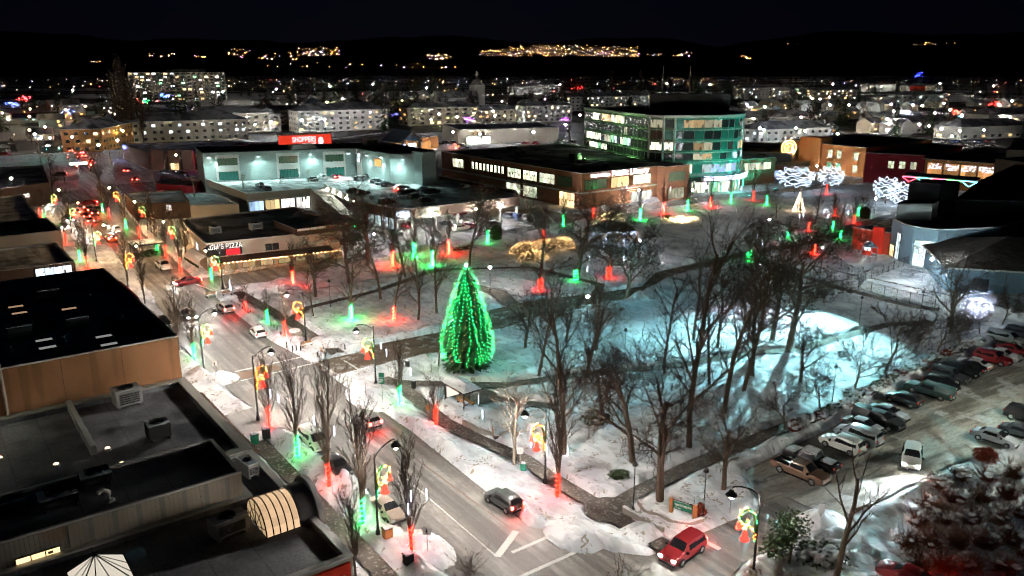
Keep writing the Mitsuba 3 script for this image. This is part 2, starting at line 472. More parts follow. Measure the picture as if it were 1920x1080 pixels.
# piles of ploughed snow
def pile(x, y, r, h, seed):
    g = np.linspace(-1, 1, 22)
    X, Y = np.meshgrid(g, g, indexing='ij')
    rr = np.hypot(X, Y)
    n = meshkit.fbm(np.stack([X * 2.3, Y * 2.3, X * 0 + seed], -1), 4, seed)
    z = np.clip(1 - rr ** 1.6, 0, 1) * h * (0.45 + 1.1 * n) - 0.1 * (rr > 0.97)
    v = np.c_[(x + X * r[0]).ravel(), (y + Y * r[1]).ravel(), z.ravel() + 0.01]
    i, j = np.meshgrid(np.arange(21), np.arange(21), indexing='ij')
    q = np.stack([i * 22 + j, (i + 1) * 22 + j, (i + 1) * 22 + j + 1, i * 22 + j + 1], -1).reshape(-1, 4)
    q = q[rr.ravel()[q].min(1) < 1]
    return MB().raw(v, np.vstack([q[:, [0, 1, 2]], q[:, [0, 2, 3]]]))


for i, (p, r, h, lab) in enumerate([
        ((27.34, 98.11), (2.6, 2.4), 0.9, 'heaped snow on the west kerb corner opposite the park entrance'),
        ((40.37, 81.23), (3.0, 5.0), 0.8, 'broad ploughed snow heap on the corner below the lit conifer'),
        ((40.44, 44.65), (2.6, 3.2), 0.8, 'dirty white snow heap beside the lower crosswalk'),
        ((44.78, 41.38), (3.4, 1.6), 0.6, 'narrow snow heap along the kerb of the park corner'),
        ((50.70, 133.47), (3.2, 4.0), 1.3, 'tall snow heap by the plaza opposite the pizza shop'),
        ((45.03, 103.37), (3.0, 3.4), 0.7, 'snow heap along the lawn edge by the park road mouth'),
        ((29.10, 50.26), (2.0, 3.4), 0.7, 'snow heap at the bend of the near west sidewalk'),
        ((57.82, 33.10), (3.4, 2.0), 1.1, 'snow mound at the near side of the parking lot by the bare tree'),
        ((129.66, 52.37), (4.0, 3.0), 0.8, 'bright snow mound by the far end of the hedge'),
        ((63.60, 194.47), (2.0, 2.0), 0.8, 'snow heap behind the pizza shop')]):
    add('snow_heap', pile(*p, r, h, i), 'snow', smooth=True, label=lab, cat='snow heap')

# painted markings
mk = [('crosswalk_line', (34.42, 45.68), (39.23, 45.66), 0.35, 'paint', 'north white line of the near crosswalk'), ('crosswalk_line', (32.95, 42.70), (40.53, 42.60), 0.35, 'paint', 'south white line of the near crosswalk'),
      ('crosswalk_line', (29.49, 96.04), (40.07, 96.43), 0.3, 'paint', 'south white line of the crosswalk over the main street'), ('crosswalk_line', (29.89, 99.67), (40.96, 99.68), 0.3, 'paint', 'north white line of the crosswalk over the main street'),
      ('crosswalk_line', (39.99, 95.73), (40.09, 89.42), 0.3, 'paint', 'left white line across the mouth of the park road'), ('crosswalk_line', (43.09, 94.92), (43.16, 90.15), 0.3, 'paint', 'right white line across the mouth of the park road'),
      ('lane_line', (33.71, 63.41), (33.10, 45.94), 0.12, 'paint', 'long thin white lane line on the near stretch of the street'), ('lane_line', (36.42, 80.28), (36.45, 48.37), 0.12, 'paint_tan', 'long thin tan centre line on the near stretch of the street'),
      ('lane_line', (33.10, 45.94), (36.59, 47.96), 0.6, 'paint', 'short broad stop bar before the near crosswalk'), ('lane_line', (38.98, 147.80), (40.09, 141.46), 0.3, 'paint', 'white line across the street by the plaza'),
      ('lane_line', (48.26, 37.96), (48.32, 35.77), 0.5, 'paint', 'worn stop bar at the mouth of the parking lot')]
for nm, a, b, w, mt, lab in mk:
    add(nm, MB().flat(LineString([a, b]).buffer(w / 2, cap_style=2), 0.006), mt, label=lab, cat='road marking')
add('tan_crosswalk', MB().flat(Polygon([(29.98, 98.89), (35.11, 98.91), (35.14, 96.92), (29.83, 96.46)]), 0.004), 'paint_tan', label='tan paved panel in the crosswalk at the west kerb', cat='road marking')

# ---------------------------------------------------------------- far hills with lights
az = np.radians(np.linspace(-20, 100, 160)); rr = np.array([4800, 5200, 6000, 6800, 7400, 7900, 8300, 9200])
A, R = np.meshgrid(az, rr, indexing='ij')
Z = np.clip((R - 5000) * 0.1, -20, None)
amp = np.clip((R - 7000) / 1300, 0, 1)
Z = Z + amp * (meshkit.fbm(np.stack([A * 9, R / 2600, A * 0], -1), 4, 2) - 0.55) * 200
Z[:, -1] = -50
X, Y = np.sin(A) * R, np.cos(A) * R
ni, nj = A.shape
i, j = np.meshgrid(np.arange(ni - 1), np.arange(nj - 1), indexing='ij')
q = np.stack([i * nj + j, (i + 1) * nj + j, (i + 1) * nj + j + 1, i * nj + j + 1], -1).reshape(-1, 4)
dif('hill_forest', 0.035, 0.04, 0.045)
add('hills', MB().raw(np.c_[X.ravel(), Y.ravel(), Z.ravel()], np.vstack([q[:, [0, 2, 1]], q[:, [0, 3, 2]]])), 'hill_forest', smooth=True, kind='structure')
rs = np.random.RandomState(11)
P_, C_, S_ = [], [], []
cols = [(1, .45, .12), (1, .5, .15), (1, .62, .3), (1, .9, .8), (.75, .7, 1), (.8, .4, .9)]
HL = {}
# clusters of house lights on the slope: bearing from the street's north and height angle above the level, in degrees
for b0, b1, e0, e1, n in [(13.47, 15.03, 0.739, 0.967, 12), (15.98, 16.78, 0.717, 0.882, 8), (18.10, 19.59, 0.661, 1.263, 20), (22.48, 25.44, 0.850, 1.431, 60), (19.91, 22.63, 0.602, 1.077, 24), (31.15, 32.90, 0.623, 0.974, 34), (34.80, 37.00, 0.872, 1.294, 42),
                          (36.82, 43.20, 0.836, 1.572, 190), (43.20, 45.73, 0.795, 1.492, 80), (46.09, 49.28, 0.822, 1.099, 18), (52.23, 53.15, 0.602, 0.840, 10), (10.12, 10.71, 0.369, 0.464, 6), (55.02, 57.94, 1.517, 1.616, 14), (62.27, 65.47, 1.435, 1.560, 10), (20.54, 34.79, 0.058, 0.407, 20)]:
    th = np.radians(rs.uniform(b0, b1, n)); el = np.tan(np.radians(e0 + (e1 - e0) * rs.rand(n) ** 1.4))
    r_ = 538 / np.maximum(0.1 - el, 0.03)
    z = (r_ - 5000) * 0.1 + 4
    for q, ci, br, sz in zip(np.c_[np.sin(th) * r_, np.cos(th) * r_, z], rs.choice(6, n, p=[.34, .2, .16, .14, .1, .06]), rs.randint(0, 3, n), rs.uniform(2.0, 4.4, n)):
        HL.setdefault(tuple(np.array(cols[ci]) * (0.7, 2.2, 7)[br]), MB()).dots([q], sz)
add_lights('hillside_lights', HL, w=0.01, label='orange and white house lights strewn over the far dark hillside', cat='hillside lights')
# ---------------------------------------------------------------- building helpers
rw = np.random.RandomState(3)
LIT = dict(office=(0.62, 0.66, 0.46), warm=(0.62, 0.42, 0.2), white=(0.75, 0.74, 0.68), blue=(0.35, 0.5, 0.75), cool=(0.55, 0.68, 0.7), orange=(0.75, 0.33, 0.1), dim=(0.16, 0.15, 0.1), green=(0.2, 0.5, 0.25))


def lit_pane(parent, o, u, a, b, z0, z1, d, color, var, mat='black', name='pane', w=0.02):
    """a lit pane with the dark shapes of blinds, shelves and furniture that stand before the light"""
    uu = np.asarray(u, float); n = np.array([uu[1], -uu[0]]); oo = np.asarray(o, float)
    P = [oo + uu * t + n * d for t in (a, b)]
    k = add(name, MB().raw([(*P[0], z0), (*P[1], z0), (*P[1], z1), (*P[0], z1)], [[0, 1, 2], [0, 2, 3]]), mat, parent, emit=np.asarray(color), w=w)
    m = {'stucco': MB(), 'grey': MB(), 'dark_brown': MB()}
    W, H = b - a, z1 - z0
    n_ = max(1, int(W * H / 1.6 * (0.2 + var)))
    for i in range(min(n_, 34)):
        s = list(m.values())[rw.randint(3)]
        q = rw.rand()
        if q < 0.45:      # furniture, plants and heads from the sill up
            w_ = rw.uniform(0.15, 0.7) * min(1, W / 2); h_ = H * rw.uniform(0.12, 0.5); x = rw.uniform(a, b - w_); z = z0
        elif q < 0.75:    # shelves and frames
            w_ = rw.uniform(0.1, 0.9) * min(1, W / 2); h_ = rw.uniform(0.06, 0.25); x = rw.uniform(a, b - w_); z = rw.uniform(z0, z1 - h_)
        else:             # blinds from the head down
            w_ = rw.uniform(0.3, 0.9) * min(1, W / 2); h_ = H * rw.uniform(0.1, 0.45); x = rw.uniform(a, b - w_); z = z1 - h_
        s.obox(o, u, x, x + w_, d + 0.004 + 0.0012 * (i % 12), d + 0.006 + 0.0012 * (i % 12), z, z + h_)
    for mt, s in m.items():
        if s.v and W * H > 1.0:
            scene[numbered(k + '_contents')] = shape(s, mt)
    return k


def window(b, o, u, a0, a1, z0, z1, lit=None, nx=2, nz=1, frame='dark_metal', gain=1.0, glass='glass', var=0.55, t=0.07, name='window'):
    f = MB()
    for aa, bb, za, zb in ((a0 - t, a0, z0 - t, z1 + t), (a1, a1 + t, z0 - t, z1 + t), (a0, a1, z0 - t, z0), (a0, a1, z1, z1 + t)):
        f.obox(o, u, aa, bb, 0.0, 0.12, za, zb)
    for i in range(1, nx):
        c = a0 + (a1 - a0) * i / nx
        f.obox(o, u, c - t / 2, c + t / 2, 0.0, 0.09, z0, z1)
    for i in range(1, nz):
        c = z0 + (z1 - z0) * i / nz
        f.obox(o, u, a0, a1, 0.0, 0.08, c - t / 2, c + t / 2)
    k = add(name, f, frame, b)
    if lit:
        c = np.array(LIT[lit]) * gain * rw.uniform(0.75, 1.15)
        nh = nz
        for i in range(nx):
            for j in range(nh):
                g = rw.uniform(1 - var, 1 + var * 0.4)
                pa, pb = (a0 + (a1 - a0) * s / nx for s in (i, i + 1))
                za, zb = (z0 + (z1 - z0) * s / nh for s in (j, j + 1))
                lit_pane(k, o, u, pa, pb, za, zb, 0.03, c * g * rw.uniform(0.92, 1.08, 3), var * 0.4, w=0.015 * (pb - pa) * (zb - za) / 4)
    else:
        m = MB(); uu = np.asarray(u, float); n = np.array([uu[1], -uu[0]]); oo = np.asarray(o, float)
        p = [oo + uu * t_ + n * 0.03 for t_ in (a0, a1)]
        m.raw([(*p[0], z0), (*p[1], z0), (*p[1], z1), (*p[0], z1)], [[0, 1, 2], [0, 2, 3]])
        add('pane', m, glass, k)
    return k


def inset(poly, d):
    return Polygon(poly).buffer(-d, join_style=2)


def building(name, label, poly, h, wall, roof='roof_felt', z0=-0.3, par=0.45, cop='light_grey', cat='building', cw=0.35, over=0.0):
    b = thing(name, label, cat)
    P = Polygon(poly)
    add('wall', MB().prism(P, z0, h - 0.1, top=False), wall, b)
    inn = P.buffer(-cw, join_style=2)
    add('roof', MB().flat(inn, h - par).prism(inn, h - par, h - 0.1, top=False), roof, b)
    ring = P.buffer(0.05 + over, join_style=2).difference(inn)
    add('coping', MB().prism(ring, h - 0.1, h + 0.06), cop, b)
    return b


def hvac(x, y, z, w, d, h, label, rz=0, mat='grey'):
    t = thing('rooftop_unit', label, 'rooftop unit')
    at = place(x, y, z, rz)
    m = MB().box(-w / 2, w / 2, -d / 2, d / 2, 0.25, h)
    for sx in (-1, 1):
        m.box(sx * w * 0.4 - 0.08, sx * w * 0.4 + 0.08, -d / 2, d / 2, 0.0, 0.25)
    put('cabinet', shape(m, mat), t, at)
    g = MB()
    for i in range(5):
        zz = 0.45 + (h - 0.7) * i / 5
        g.box(-w * 0.38, w * 0.38, -d / 2 - 0.04, -d / 2, zz, zz + (h - 0.7) / 8)
    put('grille', shape(g, 'dark_metal'), t, at)
    f = MB().lathe((0, 0, h), [(0.01, 0.02), (min(w, d) * 0.3, 0.02), (min(w, d) * 0.36, 0.14), (min(w, d) * 0.4, 0.14), (min(w, d) * 0.4, 0)], 14)
    put('fan_cover', shape(f, 'dark_metal'), t, at)
    s = MB().box(-w / 2 - 0.02, w / 2 + 0.02, -d / 2 - 0.02, -d * 0.2, h, h + 0.07).box(-w / 2, -w * 0.3, -d * 0.2, d / 2, h, h + 0.05)
    put('snow_cap', shape(s, 'snow'), t, at)
    return t


def letters(parent, text, h, o, u, a, z, mat, emit=None, d=0.06, bold=True, name='lettering', width=None, w=0.02, depth=0.06):
    """text standing on a face, starting a metres along it with its baseline at z"""
    tm = meshkit.text_mesh(text, h, depth, bold)
    v = np.array(tm.vertices)
    if width:
        v[:, 0] *= width / v[:, 0].max()
    uu = np.asarray(u, float); n = np.array([uu[1], -uu[0]])
    P = np.asarray(o, float) + uu * (a + v[:, :1]) + n * (d + v[:, 2:3])
    m = MB().raw(np.c_[P, z + v[:, 1]], np.array(tm.faces))
    return add(name, m, mat, parent, emit=emit, w=w)


S, W_, E_ = (1, 0), (0, -1), (0, 1)

# ---------------------------------------------------------------- near west side of the street
b = building('ochre_building', 'tall ochre building with black flat roof at the left edge', [(-40, 90.4), (21.2, 90.4), (21.2, 130), (-40, 130)], 9.2, 'ochre', roof='roof_frost', par=0.35, cop='light_grey', cw=0.3)
add('drain_pipe', MB().tube([(4.2, 90.2, 3.6), (4.2, 90.2, 9.8)], 0.16, 8), 'beige', b)
add('pilaster', MB().box(2.6, 3.3, 89.9, 90.4, 3.5, 9.0), 'ochre', b)
for yy in (97.5, 104.5, 111.0, 118):
    add('parapet_light', MB().box(21.25, 21.75, yy - 0.5, yy + 0.5, 8.2, 8.7), 'beige', b)
c = MB()
for i in range(8):
    t0, t1 = i / 8 * math.pi / 2, (i + 1) / 8 * math.pi / 2
    c.raw([(21.25 + 1.1 * math.sin(t), y, 7.4 + 1.7 * math.cos(t)) for t in (t0, t1) for y in (113, 121)], [[0, 2, 3], [0, 3, 1]])
add('entrance_hood', c, 'maroon', b)
for (px, py), lab in zip([(8.21, 114.87), (8.23, 111.44), (13.42, 109.79), (14.65, 95.47), (14.55, 92.18), (9.10, 98.06), (9.05, 95.03)],
                         ['far pair', 'far pair', 'single', 'right pair', 'right pair', 'left pair', 'left pair']):
    m = MB().box(px - 0.9, px + 0.9, py - 0.45, py + 0.45, 8.86, 9.12)
    k = add('skylight', m, 'grey', b)
    add('lens', MB().box(px - 0.8, px + 0.8, py - 0.36, py + 0.36, 9.12, 9.15), 'black', k, emit=(0.16, 0.1, 0.06) if lab in ('far pair', 'single') else (0.1, 0.1, 0.095))
for (p, w_, d_, h_, lab) in [((12.11, 117.41), 2.6, 2.0, 1.4, 'dark rooftop unit farthest back on the ochre building roof'), ((13.03, 102.00), 2.4, 1.8, 1.3, 'dark rooftop unit in the middle of the ochre building roof'),
                             ((7.19, 101.55), 2.4, 2.0, 1.5, 'dark rooftop unit at the left of the ochre building roof')]:
    hvac(*p, 8.85, w_, d_, h_, lab, mat='dark_metal')
for xx in (-6.0, 9.5, 15.3):
    add('panel_joint', MB().box(xx, xx + 0.04, 90.37, 90.4, 4.2, 8.95), 'dark_brown', b)
for i, q in enumerate([(8.85, 105.66), (10.88, 96.94), (16.59, 114.04), (17.84, 101.48), (5.74, 96.47), (17.59, 123.51)]):
    add('roof_pipe', MB().lathe((*q, 8.85), [(0.12, 0), (0.12, 0.5), (0.2, 0.52), (0.2, 0.66), (0.001, 0.7)], 8), 'grey', b)
b = building('low_shop', 'low flat roofed shop between the ochre building and the ribbed parapet', [(-40, 68.2), (21.4, 68.2), (21.4, 90.3), (-40, 90.3)], 4.2, 'concrete', par=0.6, cop='concrete', cw=0.9)
add('shopfront_awning', MB().hexa([(21.45, 70, 2.9), (22.6, 70, 2.7), (22.6, 88, 2.7), (21.45, 88, 2.9), (21.45, 70, 3.1), (22.6, 70, 2.85), (22.6, 88, 2.85), (21.45, 88, 3.1)]), 'dark_brown', b)
add('roof_divider', MB().box(9.4, 9.9, 77, 90.2, 3.6, 4.5), 'light_grey', b)
hvac(*(14.82, 87.57), 3.6, 2.6, 2.0, 1.9, 'boxy rooftop unit by the foot of the ochre wall', rz=4)
hvac(*(15.37, 77.23), 3.6, 2.0, 1.8, 1.6, 'single rooftop unit in the middle of the low shop roof', rz=0, mat='dark_metal')
for i, p in enumerate([(10.84, 77.26), (6.50, 76.62), (11.23, 73.18), (2.58, 81.10)]):
    t = thing('roof_skylight', ['farthest glowing dome skylight on the low shop roof', 'left glowing dome skylight on the low shop roof', 'glowing dome skylight nearest the raised roof', 'glowing dome skylight at the left picture edge'][i], 'skylight')
    add('curb', MB().lathe((*p, 3.6), [(0.34, 0), (0.34, 0.2), (0.24, 0.22)], 12), 'grey', t)
    add('dome', MB().lathe((*p, 3.8), [(0.24, 0.0), (0.2, 0.1), (0.1, 0.16), (0.001, 0.18)], 12), 'black', t, emit=(1.1, 0.75, 0.45), w=0.05)
b = building('raised_hall', 'raised black roofed hall with ribbed metal parapet', [(-40, 60.6), (17.9, 60.6), (17.9, 68.1), (-40, 68.1)], 6.2, 'siding', par=0.25, cop='light_grey', cw=0.2, z0=2)
k = window(b, (0, 60.6), S, 1.75, 4.5, 2.85, 4.6, 'warm', 3, 1, gain=1.3, var=0.04)
for i in range(38):
    add('siding_panel', MB().box(5.2 + i * 0.334, 5.2 + i * 0.334 + 0.3, 60.54, 60.598, 4.0, 6.05), ['beige', 'stucco', 'beige', 'concrete', 'beige'][(i * 7) % 5], b)
hvac(*(8.12, 66.24), 5.95, 2.2, 1.8, 1.0, 'squat dark unit nearer the back of the raised hall roof', mat='black')
hvac(*(5.19, 64.36), 5.95, 2.6, 1.8, 1.0, 'squat dark unit nearest the left on the raised hall roof', mat='black')
t = thing('roof_vent', 'pale bent roof vent on the raised hall', 'vent')
p = (8.43, 62.60)
add('elbow', MB().tube([(*p, 5.9), (p[0], p[1], 6.7), (p[0] - 0.35, p[1], 7.0), (p[0] - 0.8, p[1], 6.9)], 0.2, 8), 'light_grey', t)
add('flashing', MB().lathe((*p, 5.95), [(0.45, 0), (0.25, 0.18)], 10), 'grey', t)
b = building('corner_shop', 'near corner shop with red sign and glazed vault on its roof', [(-1.5, 47.4), (21.3, 47.4), (21.3, 68.1), (18.0, 68.1), (18.0, 60.5), (-1.5, 60.5)], 4.1, 'beige', par=0.5, cop='light_grey', cw=0.5)
add('sign_band', MB().box(14, 21.0, 47.2, 47.38, 2.35, 3.75), 'sign_red', b)
letters(b, 'nces &', 0.42, (15.6, 47.2), S, 3.2, 2.55, 'white', bold=False)
window(b, (0, 47.4), S, 15.4, 20.9, 0.4, 2.2, 'white', 4, 1, gain=0.9)
b = building('courtyard_shop', 'cream walled low block glowing at the bottom left corner', [(-40, 50), (-1.6, 50), (-1.6, 60.5), (-40, 60.5)], 2.6, 'cream', par=0.3, cop='cream')
hvac(*(15.34, 56.45), 3.6, 2.7, 1.5, 1.5, 'snow rimmed rooftop unit left of the glazed vault', rz=6)
hvac(*(19.76, 64.90), 3.6, 1.0, 2.4, 1.3, 'slim rooftop unit with snow patches behind the glazed vault', rz=8)
# glazed barrel vault: half cylinder along x
t = thing('glass_vault', 'glowing glazed barrel vault with dark ribs on the corner shop roof', 'skylight')
vx0, vx1, vy, vr, vz = 17.4, 21.0, 56.2, 2.2, 3.65
for i in range(6):
    x = vx0 + (vx1 - 0.9 - vx0) * i / 5
    add('rib', MB().tube([(x, vy - vr * math.cos(a), vz + vr * 0.96 * math.sin(a)) for a in np.linspace(0, math.pi, 15)], 0.055, 5), 'black', t)
for i in range(5):
    xa, xb = vx0 + (vx1 - 0.9 - vx0) * i / 5 + 0.04, vx0 + (vx1 - 0.9 - vx0) * (i + 1) / 5 - 0.04
    for j in range(10):
        m = MB()
        a0, a1 = math.pi * j / 10, math.pi * (j + 1) / 10
        cc = np.array([0.95, 0.62, 0.36]) * (0.34 if j < 6 else 0.16) * rw.uniform(0.85, 1.1) * (1.25 if j == 0 else 1)
        m.raw([(xa, vy - vr * math.cos(a0), vz + vr * 0.96 * math.sin(a0)), (xb, vy - vr * math.cos(a0), vz + vr * 0.96 * math.sin(a0)), (xb, vy - vr * math.cos(a1), vz + vr * 0.96 * math.sin(a1)), (xa, vy - vr * math.cos(a1), vz + vr * 0.96 * math.sin(a1))], [[0, 1, 2], [0, 2, 3]])
        add('pane', m, 'glass', t, emit=cc, w=0.03)
m = MB()
for j in range(10):
    a0, a1 = math.pi * j / 10, math.pi * (j + 1) / 10
    m.raw([(vx0, vy, vz), (vx0, vy - vr * math.cos(a0), vz + vr * 0.96 * math.sin(a0)), (vx0, vy - vr * math.cos(a1), vz + vr * 0.96 * math.sin(a1))], [[0, 1, 2]])
add('end_glazing', m, 'glass', t, emit=(0.22, 0.15, 0.08), w=0.1)
g = MB()
for a in np.linspace(0.3, math.pi - 0.3, 5):
    g.tube([(vx0 - 0.03, vy, vz), (vx0 - 0.03, vy - vr * math.cos(a), vz + vr * 0.96 * math.sin(a))], 0.04, 4)
g.tube([(vx0 - 0.03, vy - 1.3 * math.cos(a), vz + 1.3 * math.sin(a)) for a in np.linspace(0, math.pi, 11)], 0.035, 4)
add('glazing_bar', g, 'black', t)
t = thing('arched_parapet', 'dark arched gable hood at the street end of the glazed vault', 'parapet')
h_ = MB()
for j in range(16):
    a0, a1 = math.pi * j / 16, math.pi * (j + 1) / 16
    for ra, rb, xa, xb in ((2.32, 2.32, vx1 - 0.9, vx1 + 0.9), (2.7, 2.7, vx1 + 0.45, vx1 + 0.9)):
        h_.raw([(x, vy - r * math.cos(a), vz + r * math.sin(a)) for x, r in ((xa, ra), (xb, rb)) for a in (a0, a1)], [[0, 2, 3], [0, 3, 1]])
    for xx in (vx1 + 0.45, vx1 + 0.9):
        h_.raw([(xx, vy - r * math.cos(a), vz + r * math.sin(a)) for r in (2.1, 2.7) for a in (a0, a1)], [[0, 2, 3], [0, 3, 1]])
h_.box(vx1 + 0.47, vx1 + 0.88, vy - 2.7, vy - 2.1, 0, vz).box(vx1 + 0.47, vx1 + 0.88, vy + 2.1, vy + 2.7, 0, vz)
add('hood', h_, 'grey', t)
t = thing('pyramid_skylight', 'pale glowing pyramid skylight at the bottom left', 'skylight')
q = [(4.4, 53.6), (8.1, 53.6), (8.1, 57.5), (4.4, 57.5)]; ap = (6.25, 57.2, 5.0)
for i in range(4):
    a, c = q[i], q[(i + 1) % 4]
    add('pane', MB().raw([(*a, 4.1), (*c, 4.1), ap], [[0, 1, 2]]), 'glass', t, emit=(0.3, 0.27, 0.22), w=0.1)
    m = MB().tube([(*a, 4.12), ap], 0.05, 4).tube([(*a, 4.12), (*c, 4.12)], 0.06, 4)
    for s_ in (0.33, 0.66):
        m.tube([(a[0] + (c[0] - a[0]) * s_, a[1] + (c[1] - a[1]) * s_, 4.13), ap], 0.035, 4)
    add('glazing_bar', m, 'black', t)
add('curb', MB().box(4.3, 8.2, 53.5, 57.6, 3.5, 4.1), 'grey', t)

# ---------------------------------------------------------------- west side farther north
b = building('grey_shop', 'low grey roofed shop behind the ochre building with a lit window band', [(-40, 157.5), (21.2, 157.5), (21.2, 178), (-40, 178)], 5.0, 'dark_brown', roof='roof_frost', cop='grey')
window(b, (0, 157.5), S, 15.0, 20.6, 3.2, 4.5, 'cool', 4, 1, gain=1.2, var=0.2)
b = building('beige_parapet_shop', 'dark roofed shop with a beige parapet wall, second behind the ochre building', [(-40, 178.2), (22.4, 178.2), (22.4, 196), (-40, 196)], 7.2, 'beige', par=0.4, cop='grey')
b = building('patchy_roof_shop', 'shop with worn frosted roof and dark corner, third behind the ochre building', [(-40, 202), (22, 202), (23.4, 246), (-40, 246)], 6.0, 'dark_brown', roof='roof_frost', cop='beige')
sf = thing('street_shops', 'warm lit shop fronts along the west side of the main street', 'shop front')
for y0_, n_, z_, lt in ((158, 4, 0.4, 'warm'), (179, 4, 0.4, 'white'), (204, 6, 0.4, 'warm'), (99, 6, 0.4, 'warm')):
    for i in range(n_):
        window(sf, ({158: 21.22, 179: 22.42, 204: 22.2, 99: 21.22}[y0_], y0_), E_, i * 4.6, i * 4.6 + 3.6, z_, 2.7, lt if i % 3 else 'orange', 3, 1, gain=0.9)
b = building('brown_mall', 'brown fronted shop with lit windows at the far left of the intersection', [(-30, 262), (20, 262), (32.5, 268), (37.5, 318), (-30, 330)], 6.0, 'dark_brown', cop='dark_brown')
window(b, (0, 262), S, 8.2, 18.6, 4.4, 5.4, 'warm', 3, 1, gain=0.6)
window(b, (0, 262), S, 8.2, 17.8, 0.3, 2.8, 'white', 6, 1, gain=0.8, var=0.7)
add('lit_sign', MB().box(11.5, 17.5, 261.7, 261.95, 2.9, 3.6), 'black', b, emit=(0.7, 0.75, 0.6), w=0.05)
o_ = np.array([20.0, 262]); u_ = np.array([12.5, 6]) / math.hypot(12.5, 6)
letters(b, 'GOC', 1.0, o_, u_, 4.5, 2.7, 'black', emit=(0.9, 0.9, 0.8))

# ---------------------------------------------------------------- pizza shop block
pz = [(43.1, 154.2), (69.6, 151.0), (73.2, 170), (73.2, 184), (46.2, 184)]
b = building('pizza_shop', 'flat roofed pizza shop with string lit patio on the street corner', pz, 6.0, 'beige', par=0.35, cop='light_grey')
o_ = np.array(pz[0]); u_ = np.array(pz[1]) - o_; u_ /= np.linalg.norm(u_); n_ = np.array([u_[1], -u_[0]])
add('fascia', MB().obox(o_, u_, 0, 6.6, 0.02, 0.25, 3.3, 5.6), 'dark_metal', b)
letters(b, "JIM'S PIZZA", 0.95, o_, u_, 0.3, 4.7, 'white', emit=(0.3, 0.3, 0.29), d=0.28, width=6.4)
add('sign_panel', MB().obox(o_, u_, 3.6, 6.2, 0.26, 0.36, 3.35, 4.5), 'black', b, emit=(0.55, 0.015, 0.02), w=0.05)
for a in (11.2, 12.6):
    window(b, o_, u_, a, a + 1.1, 3.4, 4.6, None, 1, 1)
add('patio_roof', MB().hexa([(*(o_ + u_ * 1.5), 2.9), (*(o_ + u_ * 24), 2.9), (*(o_ + u_ * 24 + n_ * 3.2), 2.5), (*(o_ + u_ * 1.5 + n_ * 3.2), 2.5), (*(o_ + u_ * 1.5), 3.05), (*(o_ + u_ * 24), 3.05), (*(o_ + u_ * 24 + n_ * 3.2), 2.62), (*(o_ + u_ * 1.5 + n_ * 3.2), 2.62)]), 'dark_brown', b)
for i in range(9):
    q = o_ + u_ * (1.6 + i * 2.75) + n_ * 3.05
    add('patio_post', MB().tube([(*q, 0), (*q, 2.5)], 0.07, 6), 'wood', b)
rl = MB()
for z in (0.5, 0.95):
    rl.obox(o_, u_, 1.5, 24, 3.05, 3.12, z, z + 0.06)
for i in range(60):
    rl.obox(o_, u_, 1.6 + i * 0.375, 1.64 + i * 0.375, 3.06, 3.11, 0.05, 0.95)
add('patio_railing', rl, 'wood', b)
for a in range(6):
    window(b, o_, u_, 3 + a * 3.5, 5.4 + a * 3.5, 0.5, 2.3, 'warm', 2, 1, gain=0.35)
t = thing('string_lights', 'string of warm bulbs along the pizza shop patio eave', 'string lights')
bu = MB()
for i in range(34):
    q = o_ + u_ * (1.0 + i * 0.78) + n_ * 3.3
    bu.ball((*q, 2.52 - 0.06 * (i % 2)), 0.085)
add('bulb', bu, 'black', t, emit=(28, 14, 5), w=1.0)
add('cable', MB().tube([(*(o_ + u_ * 0.8 + n_ * 3.3), 2.62), (*(o_ + u_ * 26.6 + n_ * 3.3), 2.62)], 0.02, 4), 'black', t)
wu = np.array(pz[0]) - np.array(pz[4]); wl = np.linalg.norm(wu); wu /= wl
for a in (5, 10, 15, 20):
    window(b, pz[4], wu, a, a + 2.6, 3.0, 4.6, 'warm' if a != 20 else 'cool', 2, 1, gain=0.8, frame='light_grey')
t = thing('barrel_awning', 'white snow topped barrel awning on the corner of the pizza shop', 'awning')
aw = MB()
for j in range(8):
    a0, a1 = math.pi / 2 * j / 8, math.pi / 2 * (j + 1) / 8
    aw.raw([(43.0 - 1.7 * math.sin(a) , y, 2.0 + 1.5 * math.cos(a)) for y in (153.6, 163) for a in (a0, a1)], [[0, 2, 3], [0, 3, 1]])
add('canopy', aw, 'white', t)
add('valance', MB().box(41.2, 41.28, 153.6, 163, 1.5, 2.0), 'leaf', t)
b2 = thing('raised_roof_block', 'raised dark box with ragged snow edge at the back of the pizza shop roof', 'rooftop block')
add('wall', MB().box(60, 74.4, 150.6, 163, 5.9, 7.2), 'dark_brown', b2)
add('roof', MB().box(59.9, 74.5, 150.5, 163.1, 7.2, 7.3), 'roof_felt', b2)
add('snow_edge', MB().box(60, 66, 150.3, 150.6, 6.9, 7.36).box(67, 71, 150.3, 150.6, 7.1, 7.34), 'white', b2)
add('green_lamp', MB().ball((72.4, 150.4, 6.5), 0.16), 'black', b2, emit=(0.1, 6, 1), w=0.02)
hvac(*(48.10, 164.16), 5.65, 2.0, 1.8, 1.5, 'snow topped unit near the street end of the pizza shop roof')
hvac(*(56.29, 163.62), 5.65, 2.4, 1.8, 1.4, 'snow topped unit in the middle of the pizza shop roof')
hvac(*(62.08, 160.71), 5.65, 1.4, 1.4, 1.1, 'small unit beside the raised block on the pizza shop roof')
b = building('brown_block', 'plain brown windowless block across the lane behind the pizza shop', [(45.5, 222), (57.5, 216), (62, 240), (47.5, 243)], 4.6, 'dark_brown', par=0.3, cop='dark_brown')
o_ = np.array([45.5, 222.0]); u_ = np.array([12, -6]) / math.hypot(12, 6)
add('wall_sign', MB().obox(o_, u_, 7.6, 8.8, 0.02, 0.12, 2.6, 4.0), 'white', b, emit=(0.25, 0.25, 0.25))
